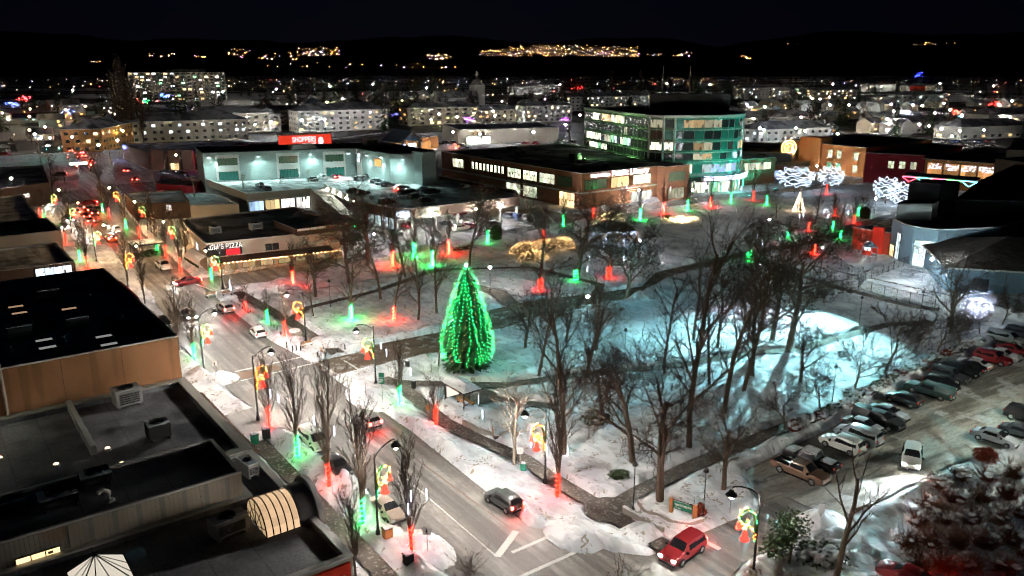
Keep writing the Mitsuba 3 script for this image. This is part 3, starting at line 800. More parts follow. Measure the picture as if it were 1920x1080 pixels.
b = building('maroon_block', 'small maroon block with dark roof left of the teal lit building', [(60.4, 262), (67.8, 249), (74, 262), (67, 281)], 4.0, 'maroon', par=0.3, cop='maroon')
b = building('snowy_roof_shed', 'low pale shed with bright snowy roof before the parking deck', [(57.5, 216), (68.6, 211), (70.4, 236), (60, 240)], 3.6, 'cream', roof='snow', par=0.3, cop='light_grey')

# ---------------------------------------------------------------- two storey teal lit building on the parking deck
b = building('teal_building', 'two storey teal lit building with metal siding above the parking deck', [(71.5, 249), (115, 235.5), (115, 213), (124, 205.5), (131, 214), (132, 247), (75.5, 270)], 13.8, 'teal', par=0.5, cop='dark_metal', cw=0.4)
add('corner_tower', MB().box(120.5, 125.2, 203.6, 209.5, 5.0, 14.6), 'teal', b)
fu = np.array([43.5, -13.5]) / math.hypot(43.5, 13.5); fo = np.array([71.5, 249.0]); fn = np.array([fu[1], -fu[0]])
for a, lit in ((3.6, None), (21.4, None), (35.6, None)):
    add('panel', MB().obox(fo, fu, a - 0.3, a + 6.6, 0.02, 0.16, 5.2, 13.0), 'light_grey', b)
    window(b, fo + fn * 0.17, fu, a + 0.5, a + 6.0, 9.9, 11.9, 'green' if a > 40 else lit, 5, 1, glass='glass_green', gain=0.4)
    window(b, fo + fn * 0.17, fu, a + 0.5, a + 6.0, 5.4, 7.9, 'cool' if a > 40 else None, 5, 1, glass='glass_teal', gain=0.5)
add('panel', MB().obox((115, 235.5), W_, 1.0, 4.2, 0.02, 0.2, 5.2, 13.2), 'light_grey', b)
window(b, (114.78, 235.5), W_, 1.5, 3.6, 9.6, 12.4, 'cool', 2, 2, gain=0.9)
window(b, (115, 235.5), W_, 13.0, 17.2, 9.4, 11.6, 'orange', 4, 1, gain=1.0, var=0.25)
u_ = np.array([9, -7.5]) / math.hypot(9, 7.5)
window(b, (115, 213), u_, 8.3, 10.8, 8.6, 12.6, 'orange', 1, 3, gain=1.2)
window(b, (115, 213), u_, 8.3, 10.8, 5.2, 8.0, 'warm', 1, 2, gain=1.6)
add('roof_wedge', MB().hexa([(96, 241, 13.7), (105, 241, 13.7), (105, 247, 13.7), (96, 247, 13.7), (97.5, 242.5, 15.2), (104, 242.5, 15.2), (104, 245.5, 15.2), (97.5, 245.5, 15.2)]), 'light_grey', b)
hvac(126, 246, 13.3, 5, 2.6, 2.2, 'pale rounded unit on the right wing roof of the teal building', mat='light_grey')
wl_ = [tuple(fo + fu * s + fn * 0.5) for s in (1.6, 15.8, 31.5, 43.3)] + [(114.4, 226.5), (114.4, 217.5), (117.5, 209.6), (121.6, 206.2)]
for i, (x, y) in enumerate(wl_):
    k = add('wall_lamp', MB().box(x - 0.3, x + 0.3, y - 0.1, y + 0.25, 12.35, 12.6), 'black', b)
    add('lens', MB().box(x - 0.25, x + 0.25, y - 0.08, y + 0.2, 12.3, 12.35), 'black', k, emit=(18, 22, 20), w=0.02)
    if i in (0, 1, 2, 4, 5, 6):
        spot(f'wall_lamp_light_{i}', (x - (0.5 if y < 230 else 0), y - (0.0 if y < 230 else 0.5), 12.25), (x - (6.5 if y < 230 else 2.0), y - (1.0 if y < 230 else 6.5), 5), np.array([0.66, 1.0, 0.93]) * 250, 84, 50, 0.8)
# the deck: slab at 5 m over shops and a covered car park, with parapets and a ramp
deck_poly = Polygon([(71.4, 212.5), (89, 212), (96, 218), (90, 180), (91.5, 167.5), (94.5, 165.8), (127, 165.2), (133, 175), (133, 214), (124, 205.5), (115, 213), (115, 235.4), (71.8, 248.8)])
ramp_poly = Polygon([(89.2, 212), (96, 218), (90, 180.2), (84, 172)])
t = thing('parking_deck', 'rooftop parking deck with pale parapets and snowy surface', 'parking structure')
add('slab', MB().prism(deck_poly, 4.2, 4.9), 'concrete', t)
add('snowy_surface', MB().flat(deck_poly.buffer(-0.25, join_style=2), 4.93), 'roof_frost', t)
for i, (p, q, hh) in enumerate([((71.8, 248.8), (71.4, 212.5), 5.9), ((71.4, 212.5), (89, 212), 5.9), ((96, 218), (90, 180), 5.9), ((90, 180), (91.5, 167.5), 5.9), ((91.5, 167.5), (94.5, 165.8), 5.9), ((94.5, 165.8), (127, 165.2), 5.8), ((127, 165.2), (133, 175), 5.8), ((133, 175), (133, 214), 5.8)]):
    L = math.dist(p, q); uu = (np.array(q) - p) / L
    add('parapet', MB().obox(p, uu, 0, L, -0.3, 0.02, 3.4 if i >= 3 else 4.0, hh), 'concrete' if i < 3 else 'dark_brown', t)
    add('coping', MB().obox(p, uu, 0, L, -0.36, 0.08, hh, hh + 0.08), 'white', t)
for x in (95, 101.5, 108, 114.5, 121, 126.5):
    add('column', MB().box(x - 0.25, x + 0.25, 165.6, 166.1, 0, 4.2), 'light_grey', t)
r_ = MB().hexa([(89.2, 212, 3.4), (96, 218, 3.4), (90, 180.2, -0.2), (84, 172, -0.2), (89.2, 212, 4.93), (96, 218, 4.93), (90, 180.2, 0.05), (84, 172, 0.05)])
add('ramp', r_, 'lot', t)
add('ramp_wall', MB().hexa([(89.0, 212, 0), (89.2, 212, 0), (84.1, 172, 0), (83.9, 172, 0), (89.0, 212, 5.9), (89.2, 212, 5.9), (84.1, 172, 1.0), (83.9, 172, 1.0)]), 'concrete', t)
for i, (px, py) in enumerate([(95.4, 214.0), (94.4, 208), (93.4, 202), (92.4, 195.5), (91.4, 189)]):
    k = add('ramp_lamp', MB().ball((px - 0.28, py, 5.0), 0.2, n=8), 'black', t, emit=(200, 205, 180), w=0.3)
ub = thing('deck_shops', 'lit shop fronts under the parking deck', 'shop front')
add('back_wall', MB().box(96, 132, 181, 181.4, 0, 4.2), 'light_grey', ub)
for i in range(5):
    window(ub, (96, 181), S, 0.5 + i * 7, 6.6 + i * 7, 0.2, 3.4, ['white', 'cool', 'office', 'white', 'warm'][i], 4, 2, gain=1.3, var=0.6)
u_ = np.array([1.5, -12.5]); u_ /= np.linalg.norm(u_)
add('side_wall', MB().obox((90, 180), u_, 0, 12.5, -0.6, -0.3, 0, 3.6), 'light_grey', ub)
for i in range(4):
    window(ub, (90.2, 180), u_, 0.5 + i * 3, 3.0 + i * 3, 0.4, 3.3, 'cool', 2, 2, gain=0.7, var=0.7)
add('north_front', MB().box(71.6, 89, 212.6, 212.9, 0, 4.1), 'light_grey', ub)
for i in range(4):
    window(ub, (71, 212.6), S, 0.9 + i * 4.4, 4.8 + i * 4.4, 0.4, 3.6, ['blue', 'warm', 'white', 'white'][i], 3, 1, gain=0.8)
u_ = np.array([3, -1.7]); u_ /= np.linalg.norm(u_)
t = thing('bank_sign', 'bright white lettered bank sign on the chamfered deck corner', 'sign')
add('board', MB().obox((91.5, 167.5), u_, -0.2, 3.6, 0.1, 0.3, 3.5, 5.7), 'black', t)
letters(t, 'CIBC', 1.1, (91.5, 167.5), u_, 0.1, 4.0, 'black', emit=(2.2, 2.6, 2.9), d=0.32, width=3.1, w=0.2)
t = thing('store_sign', 'beige store sign with dark green letters beside the bank sign', 'sign')
add('board', MB().obox((96, 165.8), S, 0, 6.6, 0.1, 0.3, 3.3, 5.6), 'cream', t)
letters(t, 'Dollartree', 0.95, (96, 165.8), S, 0.4, 4.0, 'leaf', d=0.32, width=5.8)

# ---------------------------------------------------------------- shops beyond
b = building('red_sign_store', 'beige store with a big red sign wall', [(92, 314), (150, 309), (158, 350), (100, 362)], 6.4, 'stucco', roof='roof_frost', cop='light_grey')
o_ = np.array([119.0, 311.4]); u_ = np.array([58, -5]) / math.hypot(58, 5)
add('sign_wall', MB().obox(o_, u_, 0, 21.5, 0.05, 0.7, 6.0, 12.6), 'sign_red', b, emit=(0.3, 0.018, 0.008), w=0.2)
add('sign_cap', MB().obox(o_, u_, -0.4, 21.9, -0.2, 0.9, 12.6, 13.1), 'cream', b)
letters(b, 'SHOPPERS', 2.0, o_, u_, 5.2, 9.9, 'white', emit=(0.5, 0.5, 0.5), d=0.8, width=9.8, depth=0.1)
letters(b, 'DRUG MART', 1.0, o_, u_, 9.2, 8.4, 'white', emit=(0.45, 0.45, 0.45), d=0.8, width=5.8, depth=0.1)
el = Point(0, 0).buffer(1, 24)
tv, tf = tri(el)
uu, nn = u_, np.array([u_[1], -u_[0]])
P = o_ + uu * (17.0 + tv[:, :1] * 1.15) + nn * 0.82
add('sign_disc', MB().raw(np.c_[P, 9.9 + tv[:, 1] * 1.7], tf), 'white', b, emit=(0.4, 0.42, 0.48))
for x, y, lab in ((100, 330, 'left of the red sign'), (112, 335, 'close behind the red sign'), (141, 328, 'right of the red sign')):
    hvac(x, y, 6.0, 3.5, 2.5, 1.8, 'frosted rooftop unit on the red sign store, ' + lab, mat='light_grey')
b = building('blue_lit_store', 'long brown store with a blue lit corner and beige pillars', [(75.5, 378), (75.3, 334), (90, 321), (118, 318), (122, 364)], 7.0, 'dark_brown', roof='roof_frost', cop='dark_brown')
o_ = np.array([75.3, 334.0]); u_ = np.array([14.7, -13]); u_ /= np.linalg.norm(u_)
for a in (2, 8.5, 14):
    add('pillar', MB().obox(o_, u_, a, a + 4.4, 0.02, 0.9, 0, 8.0), 'stucco', b)
window(b, o_ + u_ * 0 + np.array([u_[1], -u_[0]]) * 0.9, u_, 9.2, 12.4, 0.4, 3.0, 'warm', 2, 1, gain=1.2)
add('corner_sign', MB().box(75.2, 75.45, 371, 377, 5.4, 6.6), 'black', b, emit=(0.35, 0.45, 2.8), w=0.3)
add('front_sign', MB().box(92, 100, 319.4, 319.7, 6.8, 8.2), 'black', b, emit=(0.25, 0.3, 2.6), w=0.2)
add('red_sign', MB().box(90.2, 92, 319.9, 320.2, 3.2, 7.2), 'black', b, emit=(1.6, 0.06, 0.06), w=0.1)
b = building('gable_entry_store', 'store with a timber gable entrance and blue trim', [(158, 316), (214, 345), (206, 384), (150, 352)], 6.0, 'wood', roof='roof_frost', cop='white')
gp = np.array([178.0, 318.0])
for dx in (0, 9):
    add('gable_post', MB().box(gp[0] + dx - 0.5, gp[0] + dx + 0.5, gp[1] - 1, gp[1], 0, 6.5), 'stucco', b)
add('gable_roof', MB().hexa([(gp[0] - 1.5, gp[1] - 1.4, 6.2), (gp[0] + 4.5, gp[1] - 1.4, 11.0), (gp[0] + 4.5, gp[1] + 16, 11.0), (gp[0] - 1.5, gp[1] + 16, 6.2), (gp[0] - 1.5, gp[1] - 1.4, 6.7), (gp[0] + 4.5, gp[1] - 1.4, 11.5), (gp[0] + 4.5, gp[1] + 16, 11.5), (gp[0] - 1.5, gp[1] + 16, 6.7)])
    .hexa([(gp[0] + 4.5, gp[1] - 1.4, 11.0), (gp[0] + 10.5, gp[1] - 1.4, 6.2), (gp[0] + 10.5, gp[1] + 16, 6.2), (gp[0] + 4.5, gp[1] + 16, 11.0), (gp[0] + 4.5, gp[1] - 1.4, 11.5), (gp[0] + 10.5, gp[1] - 1.4, 6.7), (gp[0] + 10.5, gp[1] + 16, 6.7), (gp[0] + 4.5, gp[1] + 16, 11.5)]), 'slate_blue', b)
add('gable_truss', MB().tube([(gp[0] - 1, gp[1] - 1.2, 6.3), (gp[0] + 4.5, gp[1] - 1.2, 10.8), (gp[0] + 10, gp[1] - 1.2, 6.3)], 0.25, 4).tube([(gp[0] + 4.5, gp[1] - 1.2, 6.2), (gp[0] + 4.5, gp[1] - 1.2, 10.8)], 0.2, 4), 'wood', b)
window(b, (gp[0], gp[1] - 0.6), S, 3, 7, 3, 6, 'cool', 2, 1, gain=1.4)
u_ = np.array([56, 29]) / math.hypot(56, 29)
window(b, (158, 316), u_, 28, 33, 0.5, 4.5, 'blue', 2, 1, gain=1.6)
window(b, (158, 316), u_, 44, 56, 0.5, 4.2, 'orange', 4, 1, gain=0.6)
b = building('food_store', 'beige strip store with orange and navy lettering over a bright window', [(229, 349), (282, 333), (300, 372), (246, 392)], 8.0, 'stucco', roof='roof_frost', cop='white')
o_ = np.array([229.0, 349.0]); u_ = np.array([53, -16]) / math.hypot(53, 16)
window(b, o_, u_, 4, 17, 0.5, 4.4, 'white', 6, 1, gain=1.0, var=0.25)
letters(b, 'NAPOLI', 1.5, o_, u_, 6.6, 5.2, 'orange_wall', width=7.5, d=0.1)
for i, a in enumerate((6, 10, 14, 30)):
    add('wall_wash', MB().obox(o_, u_, a, a + 0.6, 0.1, 0.5, 7.2, 7.5), 'black', b, emit=(6, 5.8, 5), w=0.06)
# ---------------------------------------------------------------- library
LX, LY = 148.0, 164.5
b = building('library', 'two storey brick public library with lit windows and flat roof', [(LX, LY), (178, LY), (178, 161.6), (189, 161.6), (189, 172), (203, 226), (203, 240), (LX + 2, 240)], 10.3, 'brick', roof='roof_felt', par=0.5, cop='light_grey', cw=0.35)
oW = (LX, 240.0)
WY = {849: 229.71, 869: 223.21, 952: 198.59, 977: 191.85, 981: 190.8, 1007: 184.13, 1012: 182.88, 1040: 176.06, 1046: 174.64, 1072: 168.63, 950: 199.14, 976: 192.11, 1050: 173.7, 1078: 167.28}
for p0, p1, z0, z1, lit, nx, g in [(849, 869, 6.2, 9.0, 'office', 4, 1.1), (952, 977, 6.0, 8.8, 'office', 4, 1.2), (981, 1007, 6.0, 8.8, 'office', 4, 1.2), (1012, 1040, 6.0, 8.8, 'office', 4, 1.2), (1046, 1072, 6.0, 8.8, None, 4, 1),
                                   (950, 976, 1.0, 4.2, 'office', 4, 1.1), (981, 1007, 1.0, 4.2, 'office', 4, 0.9), (1050, 1078, 0.3, 4.4, 'warm', 4, 2.0)]:
    y1, y0 = WY[p0], WY[p1]
    window(b, oW, W_, 240 - y1, 240 - y0, z0, z1, lit, nx, 2, gain=g, glass='glass_green')
ROW = [[218.17, 216.02, 213.9, 211.8, 209.73, 207.69, 205.67, 203.67, 201.7], [216.88, 214.75, 212.64, 210.56, 208.5, 206.47, 204.47, 202.49, 200.53]]
for i in range(9):
    y1, y0 = ROW[0][i], ROW[1][i]
    window(b, oW, W_, 240 - y1, 240 - y0, 6.6, 8.8, 'office', 1, 1, gain=1.3, var=0.2)
for a0, a1, z0, z1, lit, nx, g in [(1.2, 9.6, 5.6, 8.3, None, 6, 1), (11.2, 18.2, 5.4, 8.3, 'warm', 3, 1.3), (20.0, 27.2, 5.6, 8.3, 'office', 3, 1.1), (19.5, 28, 0.4, 3.4, 'white', 4, 0.9)]:
    window(b, (LX, LY), S, a0, a1, z0, z1, lit, nx, 1, gain=g, glass='glass_green')
window(b, (178, 161.6), S, 2.0, 9.0, 5.8, 8.4, None, 6, 1, glass='glass_green')
window(b, (178, 161.6), S, 2.0, 9.0, 0.5, 3.6, 'dim', 5, 2, glass='glass_green')
add('band_course', MB().obox((LX, LY), S, 0, 30, 0.0, 0.25, 4.6, 5.0).obox(oW, W_, 0, 75.4, 0.0, 0.25, 4.6, 5.0), 'light_grey', b)
letters(b, 'Maple Ridge', 0.95, (LX, LY), S, 3.2, 8.95, 'white', emit=(2.2, 2.3, 2.5), d=0.12, width=7.4, bold=False, w=0.1)
letters(b, 'Public Library', 1.45, (LX, LY), S, 11.2, 8.75, 'white', emit=(2.6, 2.7, 2.9), d=0.12, width=15, w=0.2)
for (p, w_, d_, h_, lab) in [((173.78, 230.62), 3, 2, 1.6, 'leftmost dark unit on the library roof'), ((168.18, 218.63), 3, 2, 1.5, 'second dark unit from the left on the library roof'), ((172.29, 194.70), 3.4, 2.6, 2.2, 'boxy unit standing alone at the centre of the library roof'),
                             ((156.99, 174.29), 5, 3, 1.8, 'long unit near the south edge of the library roof'), ((161.23, 174.34), 5.5, 3, 2.2, 'broad unit near the lettering on the library roof'), ((167.00, 174.99), 1.5, 1.5, 1.0, 'smallest unit near the lettering on the library roof')]:
    hvac(*p, 9.8, w_, d_, h_, lab, mat='dark_metal')

# ---------------------------------------------------------------- glass office tower
t = thing('glass_tower', 'curved green glass office tower behind the library', 'office building')
arc = [(191.7, 170.6)] + [(191.7 + 42.3 * s + 0.0, 170.6 - 14.0 * math.sin(math.pi * min(s * 0.78, 1)) * (1 - 0.18 * s) + 19.5 * s ** 2.2) for s in np.linspace(0.05, 1, 16)]
foot = [(204, 226), (187.6, 177.3), (189.0, 172.8)] + arc + [(246, 226)]
TP = Polygon(foot)
H_T = 24.2
add('core', MB().prism(TP.buffer(-0.12, join_style=2), 0, H_T - 0.3, top=False), 'glass', t)
add('roof', MB().flat(TP.buffer(-0.3, join_style=2), H_T - 0.5), 'roof_felt', t)
add('cornice', MB().prism(TP.buffer(0.35, join_style=2).difference(TP.buffer(-0.6, join_style=2)), H_T - 0.75, H_T + 0.1), 'light_grey', t)
floors = [(20.5, 22.9), (17.05, 19.5), (13.6, 16.0), (10.7, 12.6), (6.6, 9.2)]
spans = [MB(), MB(), MB()]
mull, ledge = MB(), MB()


def curtain(p, q, cols, zlist, lit, mat, sp, zmin):
    L = math.dist(p, q); u = (np.array(q) - p) / L; w = L / cols
    for fi, (z0, z1) in enumerate(zlist):
        for c in range(cols):
            a, bb = c * w + 0.05, (c + 1) * w - 0.05
            k = lit(fi, c)
            if k:
                nm, g = k
                lit_pane(t, p, u, a, bb, z0, z1, 0.04, np.array(LIT[nm]) * g * rw.uniform(0.7, 1.15), 0.6, 'glass')
            else:
                m = MB().obox(p, u, a, bb, 0.0, 0.04, z0, z1)
                add('pane', m, 'glass' if mat == 'glass_green' or rw.rand() < 0.55 else mat, t)
    zs = sorted([zmin] + [z for pr in zlist for z in pr] + [H_T - 0.75])
    for i in range(0, len(zs) - 1, 2):
        for c in range(cols):
            spans[sp].obox(p, u, c * w + 0.05, (c + 1) * w - 0.05, 0.0, 0.05, zs[i], zs[i + 1])
    for z0, z1 in zlist:
        ledge.obox(p, u, 0, L, 0.05, 0.22, z0 - 0.75, z0 - 0.55)
    for c in range(cols + 1):
        mull.obox(p, u, c * w - 0.05, c * w + 0.05, 0.0, 0.12, zmin, H_T - 0.75)


def lit_w(f, c):
    tab = {0: {3: ('office', 1.2), 4: ('office', 1.0), 6: ('warm', .8), 7: ('warm', .9), 8: ('warm', .7), 9: ('office', .7), 10: ('office', 1.1), 11: ('warm', .8), 12: ('office', 1.0)}, 1: {13: ('dim', 1)},
           2: {1: ('office', 1.1), 2: ('office', 1.3), 3: ('office', 1.2), 4: ('office', 1.0), 5: ('office', .9), 7: ('dim', 1.6), 8: ('dim', 2), 9: ('green', .8), 10: ('cool', .8), 12: ('office', .9), 13: ('green', 1.2), 14: ('cool', .7)},
           3: {2: ('office', 1.4), 3: ('office', 1.5), 4: ('office', 1.3), 5: ('green', .8), 6: ('office', .9), 7: ('office', .8)}}
    return tab.get(f, {}).get(c)


def lit_c(f, c):
    tab = {0: {1: ('warm', .35), 2: ('warm', .4), 3: ('dim', 1), 4: ('dim', 1), 14: ('office', .5), 15: ('office', .9), 17: ('dim', 2)}, 1: {16: ('dim', 2), 17: ('office', .6)},
           2: {2: ('warm', .25), 3: ('dim', 1.3), 15: ('office', .8), 16: ('office', .9), 8: ('dim', 1.5)}, 3: {2: ('dim', 2), 3: ('warm', .6), 7: ('blue', .8), 9: ('cool', .7), 14: ('orange', .7)},
           4: {0: ('office', .9), 1: ('office', .8), 3: ('cool', .5), 4: ('blue', .5), 5: ('blue', .6), 6: ('cool', .6), 7: ('blue', .5), 10: ('warm', .8), 11: ('office', .8), 12: ('office', .7)}}
    return tab.get(f, {}).get(c)


curtain(foot[0], foot[1], 20, floors[:4], lit_w, 'glass_green', 0, 10.3)
curtain(foot[1], foot[2], 2, floors, lambda f, c: ('office', 1.0) if f == 2 else (('dim', 1.0) if f == 0 else None), 'glass_green', 1, 5.2)
curtain(foot[2], foot[3], 1, floors, lambda f, c: ('office', 1.2) if f == 2 else None, 'glass_teal', 1, 5.2)
for i in range(len(arc) - 1):
    curtain(arc[i], arc[i + 1], 1, floors, lambda f, c, i=i: lit_c(f, i), 'glass_teal', 2, 5.2)
dif('spandrel_green', 0.1, 0.19, 0.11)
dif('spandrel_teal', 0.06, 0.3, 0.24)
for sp, mt in zip(spans, ('spandrel_green', 'spandrel_green', 'spandrel_teal')):
    add('spandrel', sp, mt, t, kind='stuff')
add('mullion', mull, 'grey', t, kind='stuff')
add('ledge', ledge, 'light_grey', t)
for p in (foot[1], foot[2], foot[3]):
    add('corner_pier', MB().box(p[0] - 0.3, p[0] + 0.3, p[1] - 0.3, p[1] + 0.3, 5, H_T - 0.3), 'light_grey', t)
add('entrance_wall', MB().prism(Polygon([(191, 173)] + arc[1:12] + [(225, 190), (195, 190)]).buffer(-0.4), 0, 5.2), 'light_grey', t)
for i in range(2, 11, 1):
    p, q = np.array(arc[i]), np.array(arc[i + 1]); L = math.dist(p, q); u = (q - p) / L
    lit_pane(t, p, u, 0.1, L - 0.1, 0.3, 3.6, 0.06, np.array(LIT[['white', 'green', 'office'][i % 3]]) * 0.8, 0.6, 'glass', 'entrance_glazing', 0.06)
for i in range(2, 12, 3):
    p = arc[i]
    add('column', MB().tube([(p[0], p[1] - 1.2, 0), (p[0], p[1] - 1.2, 4.2)], 0.3, 8), 'light_grey', t)
ca = MB()
cz = MB()
for i in range(3, 11):
    p, q = np.array(arc[i]), np.array(arc[i + 1]); L = math.dist(p, q); u = (q - p) / L
    ca.obox(p, u, -0.2, L + 0.2, 0.3, 2.0, 4.3, 5.0)
    for s in np.arange(0.1, L, 0.28):
        for z in (4.35, 4.75, 5.15, 5.55):
            q_ = p + u * (s + rw.uniform(-.1, .1)) + np.array([u[1], -u[0]]) * 2.1
            cz.dots([(*q_, z + rw.uniform(-.1, .1))], 0.09)
add('canopy', ca, 'grey', t)
add('canopy_lights', cz, 'black', t, emit=(4.5, 4.6, 6.5), w=0.5, kind='stuff')
add('penthouse_wall', MB().prism([(211, 200), (232, 182), (240, 190), (219, 208)], H_T - 0.5, 29.6), 'grey', t)
for (x, y) in ((216, 199), (222, 192)):
    add('antenna', MB().tube([(x, y, 29.5), (x, y, 39)], 0.12, 5), 'light_grey', t)
b = building('tower_podium', 'brick podium wing to the right of the glass tower', [(222, 168.5), (237, 165.2), (246, 176), (236, 184)], 9.0, 'brick', par=0.4)
o_ = np.array([222, 168.5]); u_ = np.array([15, -3.3]) / math.hypot(15, 3.3)
window(b, o_, u_, 2.0, 13.5, 5.2, 7.6, 'office', 7, 1, gain=0.9)
for (p, tg, c, nm) in [((206, 152, 0.4), (209, 168, 15), (0.03, 1.0, 0.72), 'a'), ((225, 156, 0.4), (222, 170, 14), (0.02, 0.95, 0.75), 'b'), ((172, 190, 10.6), (196, 203, 17), (0.35, 0.8, 0.28), 'c')]:
    k = thing('floodlight', {'a': 'green floodlight on the ground before the left half of the curved glass front', 'b': 'green floodlight on the ground before the right half of the curved glass front', 'c': 'green floodlight on the library roof aimed at the glass tower'}[nm], 'floodlight')
    add('housing', MB().box(p[0] - 0.3, p[0] + 0.3, p[1] - 0.4, p[1] + 0.1, p[2] - 0.5, p[2]), 'dark_metal', k)
    add('lens', MB().box(p[0] - 0.25, p[0] + 0.25, p[1] - 0.3, p[1], p[2], p[2] + 0.03), 'black', k, emit=np.array(c) * 8)
    spot('floodlight_beam_' + nm, (p[0], p[1], p[2] + 0.15), tg, np.array(c) * {'a': 430, 'b': 430, 'c': 520}[nm], 66, 40, 0.7)
b = building('green_side_hall', 'low grey hall with round windows right of the glass tower', [(250, 196), (262, 176), (300, 196), (286, 220)], 8.0, 'grey', par=0.4, cop='light_grey')
o_ = np.array([250, 196.]); u_ = np.array([12, -20]) / math.hypot(12, 20)
for a in (8, 12, 17):
    add('round_window', MB().tube([(*(o_ + u_ * (a + 1.3 * math.cos(k)) + np.array([u_[1], -u_[0]]) * 0.1), 5.2 + 1.3 * math.sin(k)) for k in np.linspace(0, 2 * math.pi, 17)], 0.18, 5), 'white', b)
b = building('blue_roof_pavilion', 'low pavilion with smooth blue grey roof beside the warm lit tree', [(243, 176), (254, 163), (268, 172), (258, 186)], 5.0, 'brick', roof='roof_frost', par=0.2)
window(b, (243, 176), np.array([11, -13]) / math.hypot(11, 13), 5, 9, 1.0, 3.2, 'blue', 2, 1, gain=0.5)

# ---------------------------------------------------------------- leisure centre
b = building('red_entrance_block', 'red walled low block with bright red pilaster beside the snowy yard', [(161.6, 91.6), (162.0, 83.6), (170, 83.4), (167, 91.2)], 5.0, 'red_wall', par=0.5, cop='light_grey')
add('pilaster', MB().box(161.0, 161.6, 84.6, 86.9, 0, 6.0), 'sign_red', b)
window(b, (161.6, 91.6), W_, 3.0, 4.6, 0.3, 2.6, 'cool', 1, 1, gain=1.2)
leis = [(162.1, 83.5), (158.6, 79.4), (157.0, 76.4), (157.9, 72.0), (170, 66), (196, 66), (188, 80), (168, 84)]
b = building('leisure_centre', 'slate blue leisure centre with tall lit windows facing the yard', leis, 8.0, 'slate_blue', par=0.5, cop='white', cw=0.5)
for i, (p, q) in enumerate(zip(leis[:3], leis[1:4])):
    L = math.dist(p, q); u = (np.array(q) - p) / L
    if i == 0:
        window(b, p, u, 0.4, 2.6, 0.4, 2.8, 'warm', 3, 2, gain=1.8)
        window(b, p, u, 3.2, L - 0.3, 0.4, 5.8, 'cool', 2, 3, gain=0.9)
    if i == 2:
        window(b, p, u, 0.5, L - 0.4, 0.3, 5.4, 'cool', 4, 4, gain=1.25, frame='light_grey')
c0 = np.array([142.7, 62.4]); e1 = np.array([0.61, -0.79]); e1 /= np.linalg.norm(e1); e2 = np.array([-e1[1], e1[0]])
t = thing('shingled_wing', 'long wing with dark shingled hip roof at the right edge', 'building')


def hip(t, o, u, v, L, W, h, rise, wall, roof, over=0.7, z0=-0.3, smooth=False):
    o, u, v = map(np.asarray, (o, u, v))
    q = [o, o + u * L, o + u * L + v * W, o + v * W]
    add('wall', MB().prism(q, z0, h, top=False), wall, t)
    e = [o - u * over - v * over, o + u * (L + over) - v * over, o + u * (L + over) + v * (W + over), o - u * over + v * (W + over)]
    s = W / 2 + over
    r0, r1 = (o + v * W / 2 + u * (s - over)), (o + v * W / 2 + u * (L - s + over))
    m = MB()
    E = [(*p, h - 0.1) for p in e]; R0, R1 = (*r0, h + rise), (*r1, h + rise)
    m.raw([E[0], E[1], R1, R0], [[0, 1, 2], [0, 2, 3]]).raw([E[2], E[3], R0, R1], [[0, 1, 2], [0, 2, 3]]).raw([E[1], E[2], R1], [[0, 1, 2]]).raw([E[3], E[0], R0], [[0, 1, 2]])
    k = add('roof', m, roof, t)
    f = MB()
    for i in range(4):
        a, c = np.array(e[i]), np.array(e[(i + 1) % 4])
        LL = np.linalg.norm(c - a); uu = (c - a) / LL
        f.obox(a, uu, 0, LL, -0.04, 0.06, h - 0.34, h - 0.06)
    add('gutter', f, 'light_grey', t)
    return k


hip(t, c0, e1, e2, 52, 24, 4.8, 3.6, 'slate_blue', 'shingle')
for a in range(1, 17):
    add('panel_joint', MB().obox(c0, e1, a * 3.0, a * 3.0 + 0.05, 0, 0.03, 0, 4.4), 'dark_metal', t)
add('plinth', MB().obox(c0, e1, 0, 52, 0, 0.08, 0, 0.5), 'concrete', t)
for a in (7, 11, 15):
    add('panel_joint', MB().obox((157.9, 72.0), (12.1 / 13.5, -6 / 13.5), a - 5, a - 4.95, 0, 0.03, 0.3, 7.4), 'dark_metal', b)
for a in (4, 14, 24):
    window(t, c0, e1, a, a + 2.4, 0.6, 2.8, 'cool' if a == 14 else None, 2, 1)
for (poly, h, lab, wall) in [([(178, 78.8), (215.7, 89.8), (262, 100), (290, 60), (250, 40), (196, 62)], 11.0, 'dark flat roofed hall behind the leisure centre', 'black'), ([(196, 66), (170, 60), (205, 20), (300, 20), (300, 58), (240, 62)], 11.0, 'wide dark roofed hall at the right edge behind the shingled wing', 'dark_brown'),
                             ([(173, 86.5), (181, 85.2), (182, 80), (174, 80.4)], 14.5, 'small dark tower block standing on the hall by the white lit tree', 'black'), ([(262, 106), (246, 60), (340, 30), (350, 90)], 12.0, 'black roofed hall at the far right edge', 'dark_brown'),
                             ([(284, 112), (300, 98), (345, 104), (330, 128)], 13.0, 'beige walled block at the right edge', 'beige'), ([(302, 112), (312, 100), (350, 112), (340, 130)], 21.0, 'tall black block at the far right edge', 'black')]:
    building('dark_hall', lab, poly, h, wall, par=0.3, cop='dark_metal')
b = building('grey_roof_box', 'small grey walled box on the leisure centre roof by the white lit tree', [(162.6, 83.2), (168, 78.6), (174, 80.2), (168, 84.6)], 11.2, 'grey', z0=7.6, par=0.2, cop='dark_metal')
b = building('orange_building', 'orange brick civic building with arched lit windows', [(277, 178), (274, 154), (326, 156), (332, 192), (284, 192)], 11.0, 'orange_wall', par=0.4, cop='light_grey')
add('corner_block', MB().box(275.6, 283, 173, 182, 0, 13), 'orange_wall', b)
o_ = np.array([277., 178]); u_ = np.array([-3, -24]) / math.hypot(3, 24)
